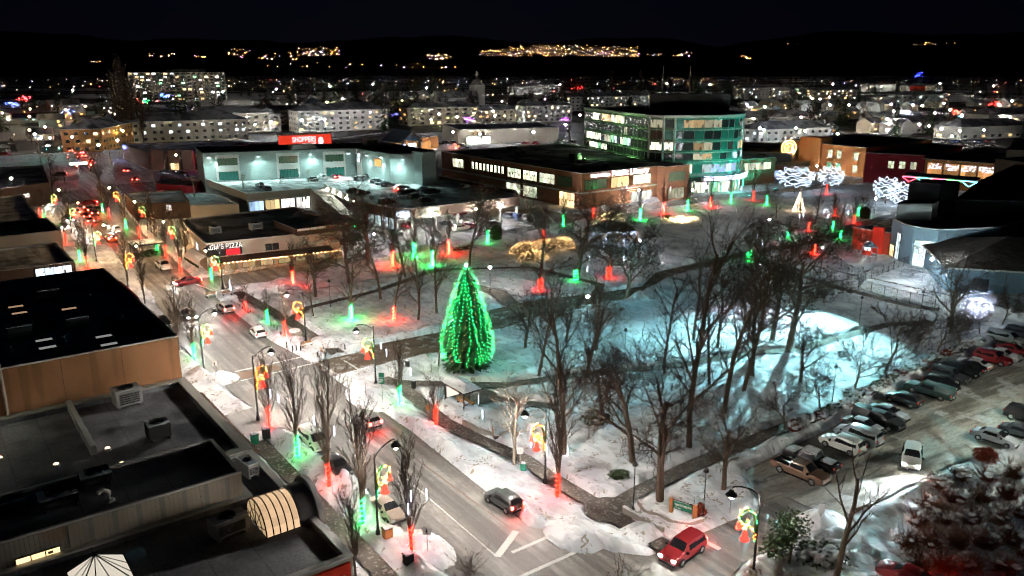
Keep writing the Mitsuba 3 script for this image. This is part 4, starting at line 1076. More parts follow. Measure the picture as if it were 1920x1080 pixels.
for a in (1.5, 8.2, 12.2, 19.5):
    window(b, o_, u_, a, a + 1.9, 6.2, 9.0, 'office', 2, 2, gain=0.8 if a != 8.2 else 1.1, frame='white')
    window(b, o_, u_, a, a + 1.9, 1.8, 4.4, 'green' if a in (8.2, 12.2) else 'office', 2, 2, gain=0.8, frame='white')
b = building('maroon_building', 'maroon two storey building with three arched windows', [(262, 147), (268.4, 130.2), (316, 140), (316, 152)], 10.6, 'maroon', par=0.4, cop='grey')
o_ = np.array([262., 147]); u_ = np.array([6.4, -16.8]); Lm = np.linalg.norm(u_); u_ /= Lm
for a in (7.2, 10.6, 14.0):
    window(b, o_, u_, a, a + 1.8, 5.8, 8.2, 'office', 2, 2, gain=0.55, frame='light_grey')
add('cornice', MB().obox(o_, u_, 0, Lm, 0.05, 0.4, 9.6, 10.0), 'maroon', b)
b = building('glazed_hall', 'long hall with a row of decorated lit windows at the far right', [(268.5, 130), (274, 99), (330, 96), (330, 138)], 9.6, 'orange_wall', par=0.3, cop='light_grey', over=0.8)
o_ = np.array([268.5, 130]); u_ = np.array([5.5, -31]); Lm = np.linalg.norm(u_); u_ /= Lm
for i in range(6):
    k = window(b, o_, u_, 1.0 + i * 5, 5.4 + i * 5, 4.6, 8.4, 'orange', 3, 2, gain=0.45, frame='light_grey', var=0.7)
    P = o_ + u_ * rw.uniform(1.2 + i * 5, 5.2 + i * 5, (40, 1)) + np.array([u_[1], -u_[0]]) * 0.25
    add('window_lights', MB().dots(np.c_[P, rw.uniform(6.4, 8.2, 40)], 0.11), 'black', b, emit=(3, 3.4, 4.2), w=0.01)
t = thing('lit_canopy', 'canopy frame outlined in red, green and cyan light before the maroon building', 'canopy')
A0, A1 = np.array((240.20, 122.46)), np.array((244.67, 102.90))
for j, c in enumerate([(4, .25, .4), (.3, 3, 2.2), (3.6, .3, .5), (.4, 3, .6), (.4, 2.4, 3.2)]):
    p, q = A0 + (A1 - A0) * j / 5, A0 + (A1 - A0) * (j + 1) / 5
    m = MB().tube([(*p, 6.6), (*((p + q) / 2), 5.2), (*q, 6.6)], 0.1, 4).tube([(*p, 6.7), (*q, 6.7)], 0.12, 4)
    add('light_bar', m, 'black', t, emit=c, w=0.05)
for j in range(4):
    p = A0 + (A1 - A0) * j / 3 + np.array([1.0, 0.5])
    add('post', MB().tube([(*p, 0), (*p, 6.6)], 0.15, 6), 'dark_metal', t)
add('roof', MB().prism([A0, A1, A1 + [9, 3], A0 + [9, 3]], 6.85, 7.1), 'white', t)

# ---------------------------------------------------------------- apartments and far houses
def far_windows(b, o, u, L, z0, floors, fh, n, p_lit, pal, each, wd=0.4, hh=1.4):
    m, dark = {}, MB()
    tones = [tuple(np.array(LIT[pal[rw.randint(len(pal))]]) * g) for g in (0.7, 1.8)]
    u = np.asarray(u, float); o = np.asarray(o, float); nn = np.array([u[1], -u[0]])
    for f in range(floors):
        for i in range(n):
            a = L * (i + 0.5 - wd / 2 + rw.uniform(-.12, .12)) / n; bb = a + L / n * wd
            za = z0 + f * fh
            P = [o + u * t_ + nn * 0.06 for t_ in (a, bb)]
            q = [(*P[0], za), (*P[1], za), (*P[1], za + hh), (*P[0], za + hh)]
            if rw.rand() < p_lit:
                c = np.array(LIT[pal[rw.randint(len(pal))]]) * rw.uniform(0.5, 2.4)
                if each:
                    add('window', MB().raw(q, [[0, 1, 2], [0, 2, 3]]), 'black', b, emit=c, w=0.01)
                else:
                    m.setdefault(tones[rw.randint(2)], MB()).raw(q, [[0, 1, 2], [0, 2, 3]])
            else:
                dark.raw(q, [[0, 1, 2], [0, 2, 3]])
    for c, mm in m.items():
        add('lit_windows', mm, 'black', b, emit=c, w=0.02, kind='stuff')
    if dark.v:
        add('dark_windows', dark, 'glass', b, kind='stuff')


t = thing('apartment_tower', 'pale many storey apartment tower with scattered lit windows at the upper left', 'apartment building')
p0, p1 = np.array((231.91, 1083.29)), np.array((337.67, 1047.16)); L = math.dist(p0, p1); u_ = (p1 - p0) / L; v_ = np.array([-u_[1], u_[0]])
add('wall', MB().prism([p0, p1, p1 + v_ * 22, p0 + v_ * 22], -1, 34.5), 'stucco', t)
add('penthouse', MB().prism([p0 + u_ * 45 + v_ * 6, p0 + u_ * 90 + v_ * 6, p0 + u_ * 90 + v_ * 14, p0 + u_ * 45 + v_ * 14], 34.5, 38), 'dark_metal', t)
far_windows(t, p0, u_, L, 1.5, 9, 3.75, 17, 0.32, ['warm', 'white', 'cool', 'white', 'green', 'warm'], True, 0.62, 2.1)
bal = MB()
for f in range(9):
    for i in (2, 5, 9, 13, 16):
        bal.obox(p0, u_, L * i / 17, L * (i + 0.9) / 17, 0.1, 1.3, 0.6 + f * 3.75, 1.5 + f * 3.75)
add('balcony', bal, 'glass_teal', t, kind='stuff')


def block(px, py, ang, L, W, h, floors, n, p_lit, pal, label, roof='roof_felt', wall='stucco', cat='apartment building', rise=None, name='apartment_block', xy=None):
    x, y = xy if xy else (px, py)
    u = np.array([math.cos(math.radians(ang)), math.sin(math.radians(ang))]); v = np.array([-u[1], u[0]])
    t = thing(name, label, cat)
    o = np.array([x, y])
    hip(t, o, u, v, L, W, h, rise if rise is not None else W * 0.2, wall, roof)
    far_windows(t, o, u, L, 0.9, floors, (h - 0.4) / floors, n, p_lit, pal, False)
    far_windows(t, o + v * W, -v, W, 0.9, floors, (h - 0.4) / floors, max(2, int(n * W / L)), p_lit, pal, False)
    return t


for (p, ang, L, W, h, fl, n, pl, pal, lab, wall) in [
        ((76.14, 423.40), 62, 90, 18, 11, 3, 20, .3, ['warm', 'orange', 'warm'], 'long orange lit apartment block along the far street on the left', 'wood'), ((98.78, 467.02), -8, 60, 20, 11, 3, 14, .3, ['warm', 'warm', 'cool'], 'beige apartment block behind the blue lit store', 'stucco'),
        ((141.31, 507.48), -8, 46, 20, 12, 3, 9, .25, ['warm', 'white'], 'beige apartment block with peaked roof right of the tall conifer', 'stucco'), ((189.91, 572.02), -25, 50, 16, 10, 3, 9, .4, ['orange', 'white'], 'pale apartment block below the apartment tower at its right', 'stucco'),
        ((198.94, 485.24), -6, 60, 20, 13, 4, 12, .4, ['warm', 'white', 'warm'], 'pale hip roofed apartment block lit by white lamps left of the gable entrance', 'light_grey'), ((193.81, 500.25), 70, 50, 16, 11, 3, 10, .3, ['warm', 'orange'], 'side wing of the pale hip roofed apartment block', 'light_grey'),
        ((282.74, 495.23), -8, 55, 18, 12, 4, 8, .35, ['warm', 'warm', 'orange'], 'brown apartment block left of the white church steeple', 'stucco'), ((320.16, 495.22), -8, 90, 16, 9, 3, 18, .4, ['orange', 'warm', 'blue'], 'long low apartment block before the church with coloured lights', 'stucco'),
        ((368.99, 473.36), -10, 40, 16, 12, 4, 8, .5, ['warm', 'white'], 'pale stepped apartment block left of the tall cypress', 'light_grey'), ((504.47, 585.90), -10, 110, 16, 13, 4, 20, .55, ['warm', 'white', 'white'], 'long brightly lit apartment block left of the glass tower roof', 'light_grey'),
        ((756.27, 1003.60), -10, 90, 16, 12, 3, 14, .4, ['white', 'cool'], 'far lit block above the church at the picture centre', 'light_grey'), ((904.25, 691.46), -12, 80, 18, 14, 4, 14, .55, ['cool', 'white', 'warm'], 'lit apartment block right of the glass tower roof', 'light_grey'),
        ((995.49, 702.12), -12, 60, 18, 12, 4, 10, .5, ['green', 'warm', 'cool'], 'apartment block with green lit windows on the right', 'light_grey'), ((949.30, 609.18), -12, 70, 18, 12, 4, 10, .5, ['warm', 'white'], 'warm lit apartment block third from the glass tower', 'stucco'),
        ((1358.30, 774.69), -12, 70, 16, 12, 3, 14, .7, ['white', 'white', 'cool'], 'far white lit block at the upper right', 'light_grey'), ((1414.02, 732.70), -12, 90, 16, 10, 3, 16, .6, ['white', 'blue', 'warm'], 'farther lit block right of the white lit one', 'light_grey'),
        ((844.29, 441.16), -14, 60, 18, 12, 3, 8, .5, ['cool', 'green'], 'grey block with green lit windows beside a red tower', 'light_grey'), ((432.02, 326.46), -14, 60, 20, 8, 2, 10, .4, ['cool', 'white'], 'blue grey shop block right of the glass tower', 'grey'),
        ((364.85, 266.52), -14, 50, 18, 7, 2, 10, .6, ['white', 'cool'], 'long white lit shop row right of the glass tower', 'light_grey'), ((556.13, 232.94), -14, 60, 18, 10, 2, 8, .5, ['warm', 'orange'], 'pale store with red sign at the far right', 'light_grey'),
        ((472.01, 210.91), -16, 55, 18, 7, 1, 8, .5, ['warm', 'warm'], 'long pale row with a snowy roof at the right', 'light_grey'), ((493.55, 252.46), -16, 50, 16, 7, 1, 8, .4, ['warm', 'white'], 'pale row above the parked cars at the right', 'light_grey')]:
    block(*p, ang, L, W, h, fl, n, pl * 0.6, pal, lab, wall=wall)
t = thing('red_stair_tower', 'red box tower beside the green lit block at the right', 'tower')
p = (912.16, 455.75)
add('shaft', MB().box(p[0] - 7, p[0] + 7, p[1], p[1] + 10, 0, 20), 'sign_red', t)
add('cap', MB().box(p[0] - 7.4, p[0] + 7.4, p[1] - 0.4, p[1] + 10.4, 20, 20.8), 'dark_metal', t)
t = thing('church', 'white church with square steeple and cross', 'church')
p = np.array((463.39, 669.53))
add('nave', MB().box(p[0] - 45, p[0] - 8, p[1], p[1] + 18, 0, 11), 'white', t)
add('nave_roof', MB().hexa([(p[0] - 46, p[1] - 1, 11), (p[0] - 7, p[1] - 1, 11), (p[0] - 7, p[1] + 19, 11), (p[0] - 46, p[1] + 19, 11), (p[0] - 46, p[1] + 8, 17), (p[0] - 7, p[1] + 8, 17), (p[0] - 7, p[1] + 10, 17), (p[0] - 46, p[1] + 10, 17)]), 'roof_frost', t)
add('steeple', MB().box(p[0] - 6, p[0] + 6, p[1] - 2, p[1] + 8, 0, 23), 'white', t)
add('spire', MB().lathe((p[0], p[1] + 3, 23), [(9, 0), (0.3, 7)], 4), 'roof_frost', t)
add('cross', MB().box(p[0] - 0.3, p[0] + 0.3, p[1] + 2.7, p[1] + 3.3, 30, 36).box(p[0] - 1.8, p[0] + 1.8, p[1] + 2.7, p[1] + 3.3, 33, 33.7), 'white', t)
rh = np.random.RandomState(21)
WALLS = dict(stucco='tan', light_grey='pale', cream='cream', beige='beige', slate_blue='blue grey')
SHORT = {'houses beside the far end of the main street at the upper left': 'at the upper left', 'houses under the trees left of the church': 'left of the church', 'houses beyond the church and apartment blocks': 'beyond the church',
         'houses right of the glass tower': 'right of the glass tower', 'houses at the far right': 'at the far right'}


def house(x, y, ang, L, W, h, lab, grp, wall, lit):
    u = np.array([math.cos(ang), math.sin(ang)]); v = np.array([-u[1], u[0]])
    t = thing('house', lab, 'house', grp)
    o = np.array([x, y])
    q = [o, o + u * L, o + u * L + v * W, o + v * W]
    m = MB().prism(q, -0.5, h, top=False)
    r = h + W * 0.32
    mid = [o + v * W / 2, o + u * L + v * W / 2]
    m.raw([(*q[0], h), (*q[3], h), (*mid[0], r)], [[0, 2, 1]]).raw([(*q[1], h), (*q[2], h), (*mid[1], r)], [[0, 1, 2]])
    add('wall', m, wall, t)
    e = 0.6
    f = MB()
    for s, a in ((-e, 0), (W + e, W)):
        z = h - e * 0.5
        f.raw([(*(o + v * s - u * e), z), (*(o + v * s + u * (L + e)), z), (*(mid[1] + u * e), r), (*(mid[0] - u * e), r)], [[0, 1, 2], [0, 2, 3]])
    add('roof', f, 'roof_frost' if rh.rand() < .5 else 'roof_felt', t)
    m = MB()
    for k in range(rh.randint(2, 5)):
        a = rh.uniform(0.5, L - 2); z = rh.choice([1.0, 3.6]) if h > 5 else 1.0
        P = [o + u * s - v * 0.06 for s in (a, a + 1.5)]
        m.raw([(*P[0], z), (*P[1], z), (*P[1], z + 1.3), (*P[0], z + 1.3)], [[0, 1, 2], [0, 2, 3]])
    add('lit_windows', m, 'black', t, emit=np.array(LIT[lit]) * rh.uniform(0.6, 2.5), w=0.01, kind='stuff')


SPOTS = {'houses beside the far end of the main street at the upper left': [(108.2, 945.1), (118.3, 887.5), (69.0, 740.2), (103.4, 527.8), (144.9, 809.6), (118.0, 787.3), (56.0, 521.0), (152.1, 828.0), (74.5, 618.9), (177.1, 910.2), (91.7, 586.6), (126.2, 861.0), (134.5, 939.6), (100.4, 507.5), (119.5, 610.1), (103.0, 707.2)], 'houses under the trees left of the church': [(331.0, 694.3), (305.5, 788.0), (457.7, 872.6), (242.5, 664.6), (279.1, 679.8), (334.2, 742.9), (434.3, 765.9), (358.4, 817.9), (368.0, 759.7), (256.7, 603.5)], 'houses beyond the church and apartment blocks': [(516.4, 780.3), (748.1, 871.2), (548.2, 936.4), (574.3, 710.3), (554.2, 870.5), (514.3, 831.1), (446.7, 770.5), (524.2, 612.4), (501.1, 628.0), (525.4, 916.7)], 'houses right of the glass tower': [(483.5, 270.4), (410.0, 273.5), (450.4, 281.3), (634.8, 441.6), (677.6, 449.8), (741.0, 510.1), (621.3, 467.4), (603.0, 358.9), (683.6, 476.3), (595.2, 332.3), (696.6, 498.3), (693.5, 427.7), (497.1, 373.7), (389.8, 273.5), (583.8, 348.4), (575.6, 320.6), (539.6, 381.0), (519.2, 391.0)], 'houses at the far right': [(491.3, 248.2), (667.8, 272.5), (706.6, 388.6), (755.8, 385.4), (849.6, 450.0), (648.7, 254.7), (726.9, 279.1), (612.8, 242.8), (573.2, 236.8), (861.9, 401.3), (528.7, 208.8), (565.5, 277.3), (581.7, 253.2), (933.1, 364.9), (921.7, 402.4), (884.5, 353.4), (760.1, 414.1), (621.8, 273.1)]}
for zone, n, grp in ((0, 0, 'houses beside the far end of the main street at the upper left'), (0, 0, 'houses under the trees left of the church'), (0, 0, 'houses beyond the church and apartment blocks'), (0, 0, 'houses right of the glass tower'),
                     (0, 0, 'houses at the far right')):
    pos = SPOTS[grp]
    pos = sorted(pos, key=lambda q: math.atan2(q[0], q[1]))
    for i, (x, y) in enumerate(pos):
        wl = rh.choice(['stucco', 'light_grey', 'cream', 'beige', 'slate_blue'])
        house(x, y, rh.choice([-0.25, -0.1, 0.1, 1.3]), rh.uniform(11, 20), rh.uniform(9, 13), rh.choice([3.4, 5.8, 6.2]), f'{WALLS[wl]} gabled house, {ORD[i]} from the left of those {SHORT[grp]}', grp, wl, rh.choice(['warm', 'warm', 'white', 'orange', 'cool']))
# ---------------------------------------------------------------- trees
def unit(v):
    return v / (np.linalg.norm(v) + 1e-9)


def rot_about(d, ang, rs):
    """a direction at an angle from d, to a random side"""
    a = unit(np.cross(d, rs.normal(size=3)))
    return unit(d * math.cos(ang) + a * math.sin(ang))


def grow(seed, H, trunk, r0, plan, up, wob, lean=0.0):
    """plan: per level (children, angle, length ratio, first position along the parent). Returns segments by level."""
    rs = np.random.RandomState(seed)
    seg = [[] for _ in range(len(plan) + 1)]

    def branch(p, d, L, r, lev, tip=0.35):
        n = (5, 4, 3, 3, 2)[lev]
        pts, rad = [p], [r]
        for i in range(n):
            d = unit(d + rs.normal(size=3) * wob[lev] + np.array([0, 0, up[lev]]))
            p = p + d * L / n
            pts.append(p); rad.append(r * (1 - (1 - tip) * (i + 1) / n))
        for i in range(n):
            seg[lev].append((pts[i], pts[i + 1], rad[i], rad[i + 1]))
        if lev < len(plan):
            kids, ang, ratio, t0 = plan[lev]
            for k in range(kids):
                t = t0 + (1 - t0) * (k + rs.rand() * 0.8) / kids
                f = min(t * n, n - 1e-3); i = int(f)
                q = pts[i] + (pts[i + 1] - pts[i]) * (f - i)
                rr = rad[i] + (rad[i + 1] - rad[i]) * (f - i)
                dd = rot_about(unit(pts[i + 1] - pts[i]), ang * rs.uniform(0.7, 1.25), rs)
                branch(q, dd, L * ratio * rs.uniform(0.7, 1.2) * (1 - 0.35 * t if lev == 0 else 1), max(rr * rs.uniform(0.42, 0.6), 0.016), lev + 1)

    d0 = unit(np.array([lean * rs.normal(), lean * rs.normal(), 1]))
    branch(np.array([0, 0, -0.1]), d0, trunk, r0, 0, 0.5)
    return seg


def tree_meshes(seg, split, twig=0.016, bark='bark', tw='twig'):
    tr, cr = MB(), MB()
    for l, s in enumerate(seg):
        if not s:
            continue
        A = np.array([x[0] for x in s]); B_ = np.array([x[1] for x in s]); ra = np.array([x[2] for x in s]); rb = np.array([x[3] for x in s])
        (tr if l <= split else cr).sticks(A, B_, np.maximum(ra, twig), np.maximum(rb, twig * 0.7), 6 if l == 0 else (5 if l <= split else 3))
    return shape(tr, bark, smooth=False), shape(cr, tw, smooth=False)


VAR = {}
for i in range(4):   # upright street trees
    VAR['col', i] = tree_meshes(grow(100 + i, 10, 8.2, 0.13, [(24, 0.42, 0.42, 0.2), (6, 0.38, 0.42, 0.2), (3, 0.4, 0.45, 0.25)], [0.02, 0.16, 0.12, 0.1], [0.03, 0.06, 0.08, 0.1]), 1)
for i in range(5):   # large park trees
    VAR['park', i] = tree_meshes(grow(200 + i, 16, 8.5, 0.34, [(9, 0.8, 0.78, 0.3), (7, 0.75, 0.52, 0.22), (6, 0.65, 0.52, 0.2), (4, 0.6, 0.6, 0.25)], [0.05, 0.07, 0.03, 0.02, 0.02], [0.08, 0.16, 0.2, 0.22, 0.2], 0.1), 1, 0.018)
def leafy(seg, n, size, seed):
    """withered leaves still hanging on the twigs"""
    rs = np.random.RandomState(seed)
    ends = np.array([x[1] for x in seg[-1] + seg[-2]])
    c = ends[rs.randint(len(ends), size=n)] + rs.normal(size=(n, 3)) * 0.22
    a = rs.normal(size=(n, 3)) * [1, 1, 0.6]; a /= np.linalg.norm(a, axis=1, keepdims=True)
    b_ = np.cross(a, rs.normal(size=(n, 3))); b_ /= np.linalg.norm(b_, axis=1, keepdims=True)
    s = size * rs.uniform(0.5, 1.4, (n, 1))
    v = np.stack([c - a * s, c + b_ * s * 0.6, c + a * s, c - b_ * s * 0.6], 1).reshape(-1, 3)
    k = 4 * np.arange(n)[:, None]
    return v, np.concatenate([k + [0, 1, 2], k + [0, 2, 3]])


for i in range(3):   # oaks with withered leaves
    g_ = grow(240 + i, 16, 10, 0.36, [(11, 0.95, 0.72, 0.25), (7, 0.75, 0.5, 0.2), (6, 0.65, 0.5, 0.2), (3, 0.6, 0.6, 0.25)], [0.05, 0.03, -0.01, -0.03, -0.03], [0.07, 0.16, 0.2, 0.22, 0.2], 0.06)
    tr_, cr_ = tree_meshes(g_, 1, 0.018)
    m_ = MB()
    A_ = [x for l in g_[2:] for x in l]
    m_.sticks([x[0] for x in A_], [x[1] for x in A_], np.maximum([x[2] for x in A_], 0.016), np.maximum([x[3] for x in A_], 0.011), 3)
    m_.raw(*leafy(g_, 2600, 0.13, i))
    VAR['oak', i] = (tr_, shape(m_, 'twig'))
for i in range(3):   # tall slender park trees
    VAR['tall', i] = tree_meshes(grow(300 + i, 18, 14, 0.24, [(15, 0.7, 0.4, 0.22), (7, 0.65, 0.5, 0.2), (4, 0.6, 0.55, 0.2)], [0.04, 0.1, 0.04, 0.02], [0.06, 0.15, 0.2, 0.22], 0.06), 1, 0.018)
for i in range(3):   # small spreading trees
    VAR['small', i] = tree_meshes(grow(400 + i, 6, 3.0, 0.11, [(6, 0.6, 0.95, 0.4), (6, 0.65, 0.6, 0.2), (6, 0.6, 0.55, 0.2), (3, 0.5, 0.6, 0.3)], [0.03, 0.07, 0.04, 0.03, 0.02], [0.1, 0.16, 0.2, 0.2, 0.2], 0.12), 1, 0.016)
VAR['multi', 0] = tree_meshes(grow(500, 8, 1.6, 0.16, [(7, 0.35, 3.6, 0.3), (7, 0.4, 0.4, 0.25), (4, 0.4, 0.45, 0.2)], [0.0, 0.1, 0.1, 0.1], [0.03, 0.06, 0.08, 0.1]), 1, 0.015)
VAR['pale', 0] = tree_meshes(grow(510, 7, 6.0, 0.14, [(14, 0.75, 0.55, 0.3), (5, 0.6, 0.5, 0.2), (3, 0.6, 0.5, 0.2)], [0.0, 0.05, 0.03, 0.02], [0.05, 0.14, 0.16, 0.18]), 1, 0.016, 'bark_pale', 'bark_pale')
for i in range(2):
    VAR['dead', i] = tree_meshes(grow(520 + i, 10, 9, 0.24, [(7, 0.7, 0.5, 0.35), (4, 0.7, 0.45, 0.3)], [0.02, 0.06, 0.04], [0.06, 0.12, 0.14], 0.08), 1, 0.02)
HV = dict(col=10.4, park=15.5, oak=15.5, tall=15.5, small=5.6, multi=7.6, pale=6.6, dead=10.5)
GREEN, RED = (0.2, 13.0, 1.8), (17.0, 0.16, 0.06)
rt_ = np.random.RandomState(5)
wrap_shapes = {}


def wrap_shape(r, h, color, gain=1.0):
    k = (r, h, color, gain)
    if k not in wrap_shapes:
        n = int(4.5 * h / 2)
        t = np.linspace(0, n * 2 * math.pi, n * 8 + 1)
        rad = r * (1.25 - 0.25 * t / t[-1])
        wrap_shapes[k] = shape(MB().tube(np.c_[np.cos(t) * rad, np.sin(t) * rad, 0.25 + h * t / t[-1]], 0.038, 4), 'black', emit=np.array(GREEN if color == 'G' else RED) * gain, w=0.3 + 0.1 * gain)
    return wrap_shapes[k]


def tree(kind, xy, H, label, wrap=None, cat='tree', group=None, name='bare_tree', wh=2.0, v=None, sq=1.0, gain=1.0):
    t = thing(name, label, cat, group)
    n = sum(1 for k in VAR if k[0] == kind)
    v = rt_.randint(n) if v is None else v
    s = H / HV[kind]
    at = place(*xy, 0, rt_.uniform(0, 360), (s * sq, s * sq, s))
    tr, cr = VAR[kind, v]
    put('trunk', tr, t, at); put('crown', cr, t, at)
    if wrap:
        k = put('light_wrap', wrap_shape(round(0.2 if kind not in ('park', 'oak') else 0.42, 2), wh, wrap, gain), t, place(*xy))
        tag(k, 'glowing green light wrap on the lower trunk' if wrap == 'G' else 'glowing red light wrap on the lower trunk')
    return t


street_trees = [
    ('col', (27.09, 79.99), 8.6, 'R', 'slim bare street tree with red wrap right under the red wreath lamp'), ('col', (26.86, 71.49), 12.0, 'G', 'broad upright bare tree with green wrap glowing on the west sidewalk snow'),
    ('col', (26.87, 64.17), 13.0, 'R', 'upright bare tree with red wrap beside the dark parked car'), ('col', (26.59, 56.63), 12.5, 'G', 'upright bare tree with green wrap beside the near parked sedan'),
    ('col', (27.67, 50.21), 10.5, 'R', 'upright bare tree with red wrap on the snowy kerb bulge near the bottom'), ('col', (22.33, 49.38), 8.6, None, 'nearest bare tree rising from the bottom edge by the red sign shop'),
    ('col', (26.78, 106.44), 9.5, 'G', 'bare tree with green wrap on the snowy kerb beside the ochre building'), ('col', (26.06, 110.91), 10.5, None, 'thin bare tree behind the green wrapped one beside the ochre building'),
    ('col', (28.16, 139.18), 11.0, None, 'tall bare tree rising above the far right corner of the ochre roof'), ('col', (29.26, 156.55), 10.0, None, 'bare tree partly hidden behind the ochre roof'),
    ('col', (25.25, 171.79), 10.0, 'R', 'bare tree with red wrap on the west kerb by the lit window band shop'), ('col', (25.16, 179.15), 9.5, 'G', 'bare tree with green wrap on the west kerb by the lit window band shop'),
    ('col', (25.64, 199.18), 9.5, 'R', 'bare tree with red wrap by the beige parapet shop'), ('col', (25.80, 230.84), 9.5, 'G', 'farthest green wrapped tree on the west kerb'), ('col', (26.17, 241.88), 9.5, 'R', 'farthest red wrapped tree on the west kerb'),
    ('multi', (42.11, 69.86), 7.6, 'R', 'many stemmed bare tree with red wrap left of the bus shelter'), ('col', (41.45, 76.68), 8.4, 'G', 'slender bare tree with green wrap near the parking sign'), ('col', (42.79, 49.88), 13.6, 'R', 'tall narrow bare tree with short red wrap beside the wreath lamp on the east sidewalk'),
    ('pale', (43.31, 57.13), 8.2, None, 'pale trunked bare tree by the waste bin on the east sidewalk'), ('col', (40.34, 108.69), 7.8, 'R', 'bare tree with red wrap at the plaza end by the bench'), ('col', (40.31, 115.65), 6.0, 'G', 'small tree with green wrap behind the bollard row'),
    ('small', (40.13, 124.84), 4.5, 'R', 'small tree with red wrap behind the bollard row by the lit car'), ('col', (41.83, 148.03), 4.0, 'G', 'tiny green lit tree at the street corner opposite the pizza shop'),
    ('col', (39.19, 158.61), 8.5, 'R', 'bare tree with red and green wrap on the pizza shop corner'), ('col', (40.39, 173.65), 9.5, 'R', 'red wrapped bare tree beside the snow roofed kiosk'), ('col', (40.19, 180.12), 9.5, 'G', 'green wrapped bare tree beside the snow roofed kiosk'),
    ('col', (40.72, 198.02), 9.5, 'R', 'second red wrapped bare tree up the street from the kiosk'), ('col', (40.61, 210.94), 9.5, 'G', 'second green wrapped bare tree up the street from the kiosk'), ('col', (40.86, 231.79), 9.0, 'R', 'farthest red wrapped tree on the east kerb'), ('col', (40.86, 239.94), 9.0, 'G', 'farthest green wrapped tree on the east kerb'),
    ('col', (43.84, 179.34), 10.5, None, 'bare tree by the street wall of the pizza shop'), ('col', (44.12, 200.92), 10.5, None, 'bare tree up the street by the pizza shop back'), ('col', (42.80, 167.61), 10.5, None, 'bare tree at the corner of the pizza shop awning'),
    ('tall', (33.74, 274.23), 14, None, 'dense brown bare tree by the brown mall corner'), ('tall', (50.61, 293.85), 13, None, 'bare tree beyond the far crosswalk'), ('col', (30.16, 223.99), 9.5, None, 'bare tree on the west kerb among the coloured wreaths'),
    ('tall', (88.24, 233.16), 7, None, 'small bare tree by the dumpster on the parking deck lane'),
]
for kind, xy, H, wr, lab in street_trees:
    tree(kind, xy, H, lab, wr, wh=2.4 if kind != 'small' else 1.6)

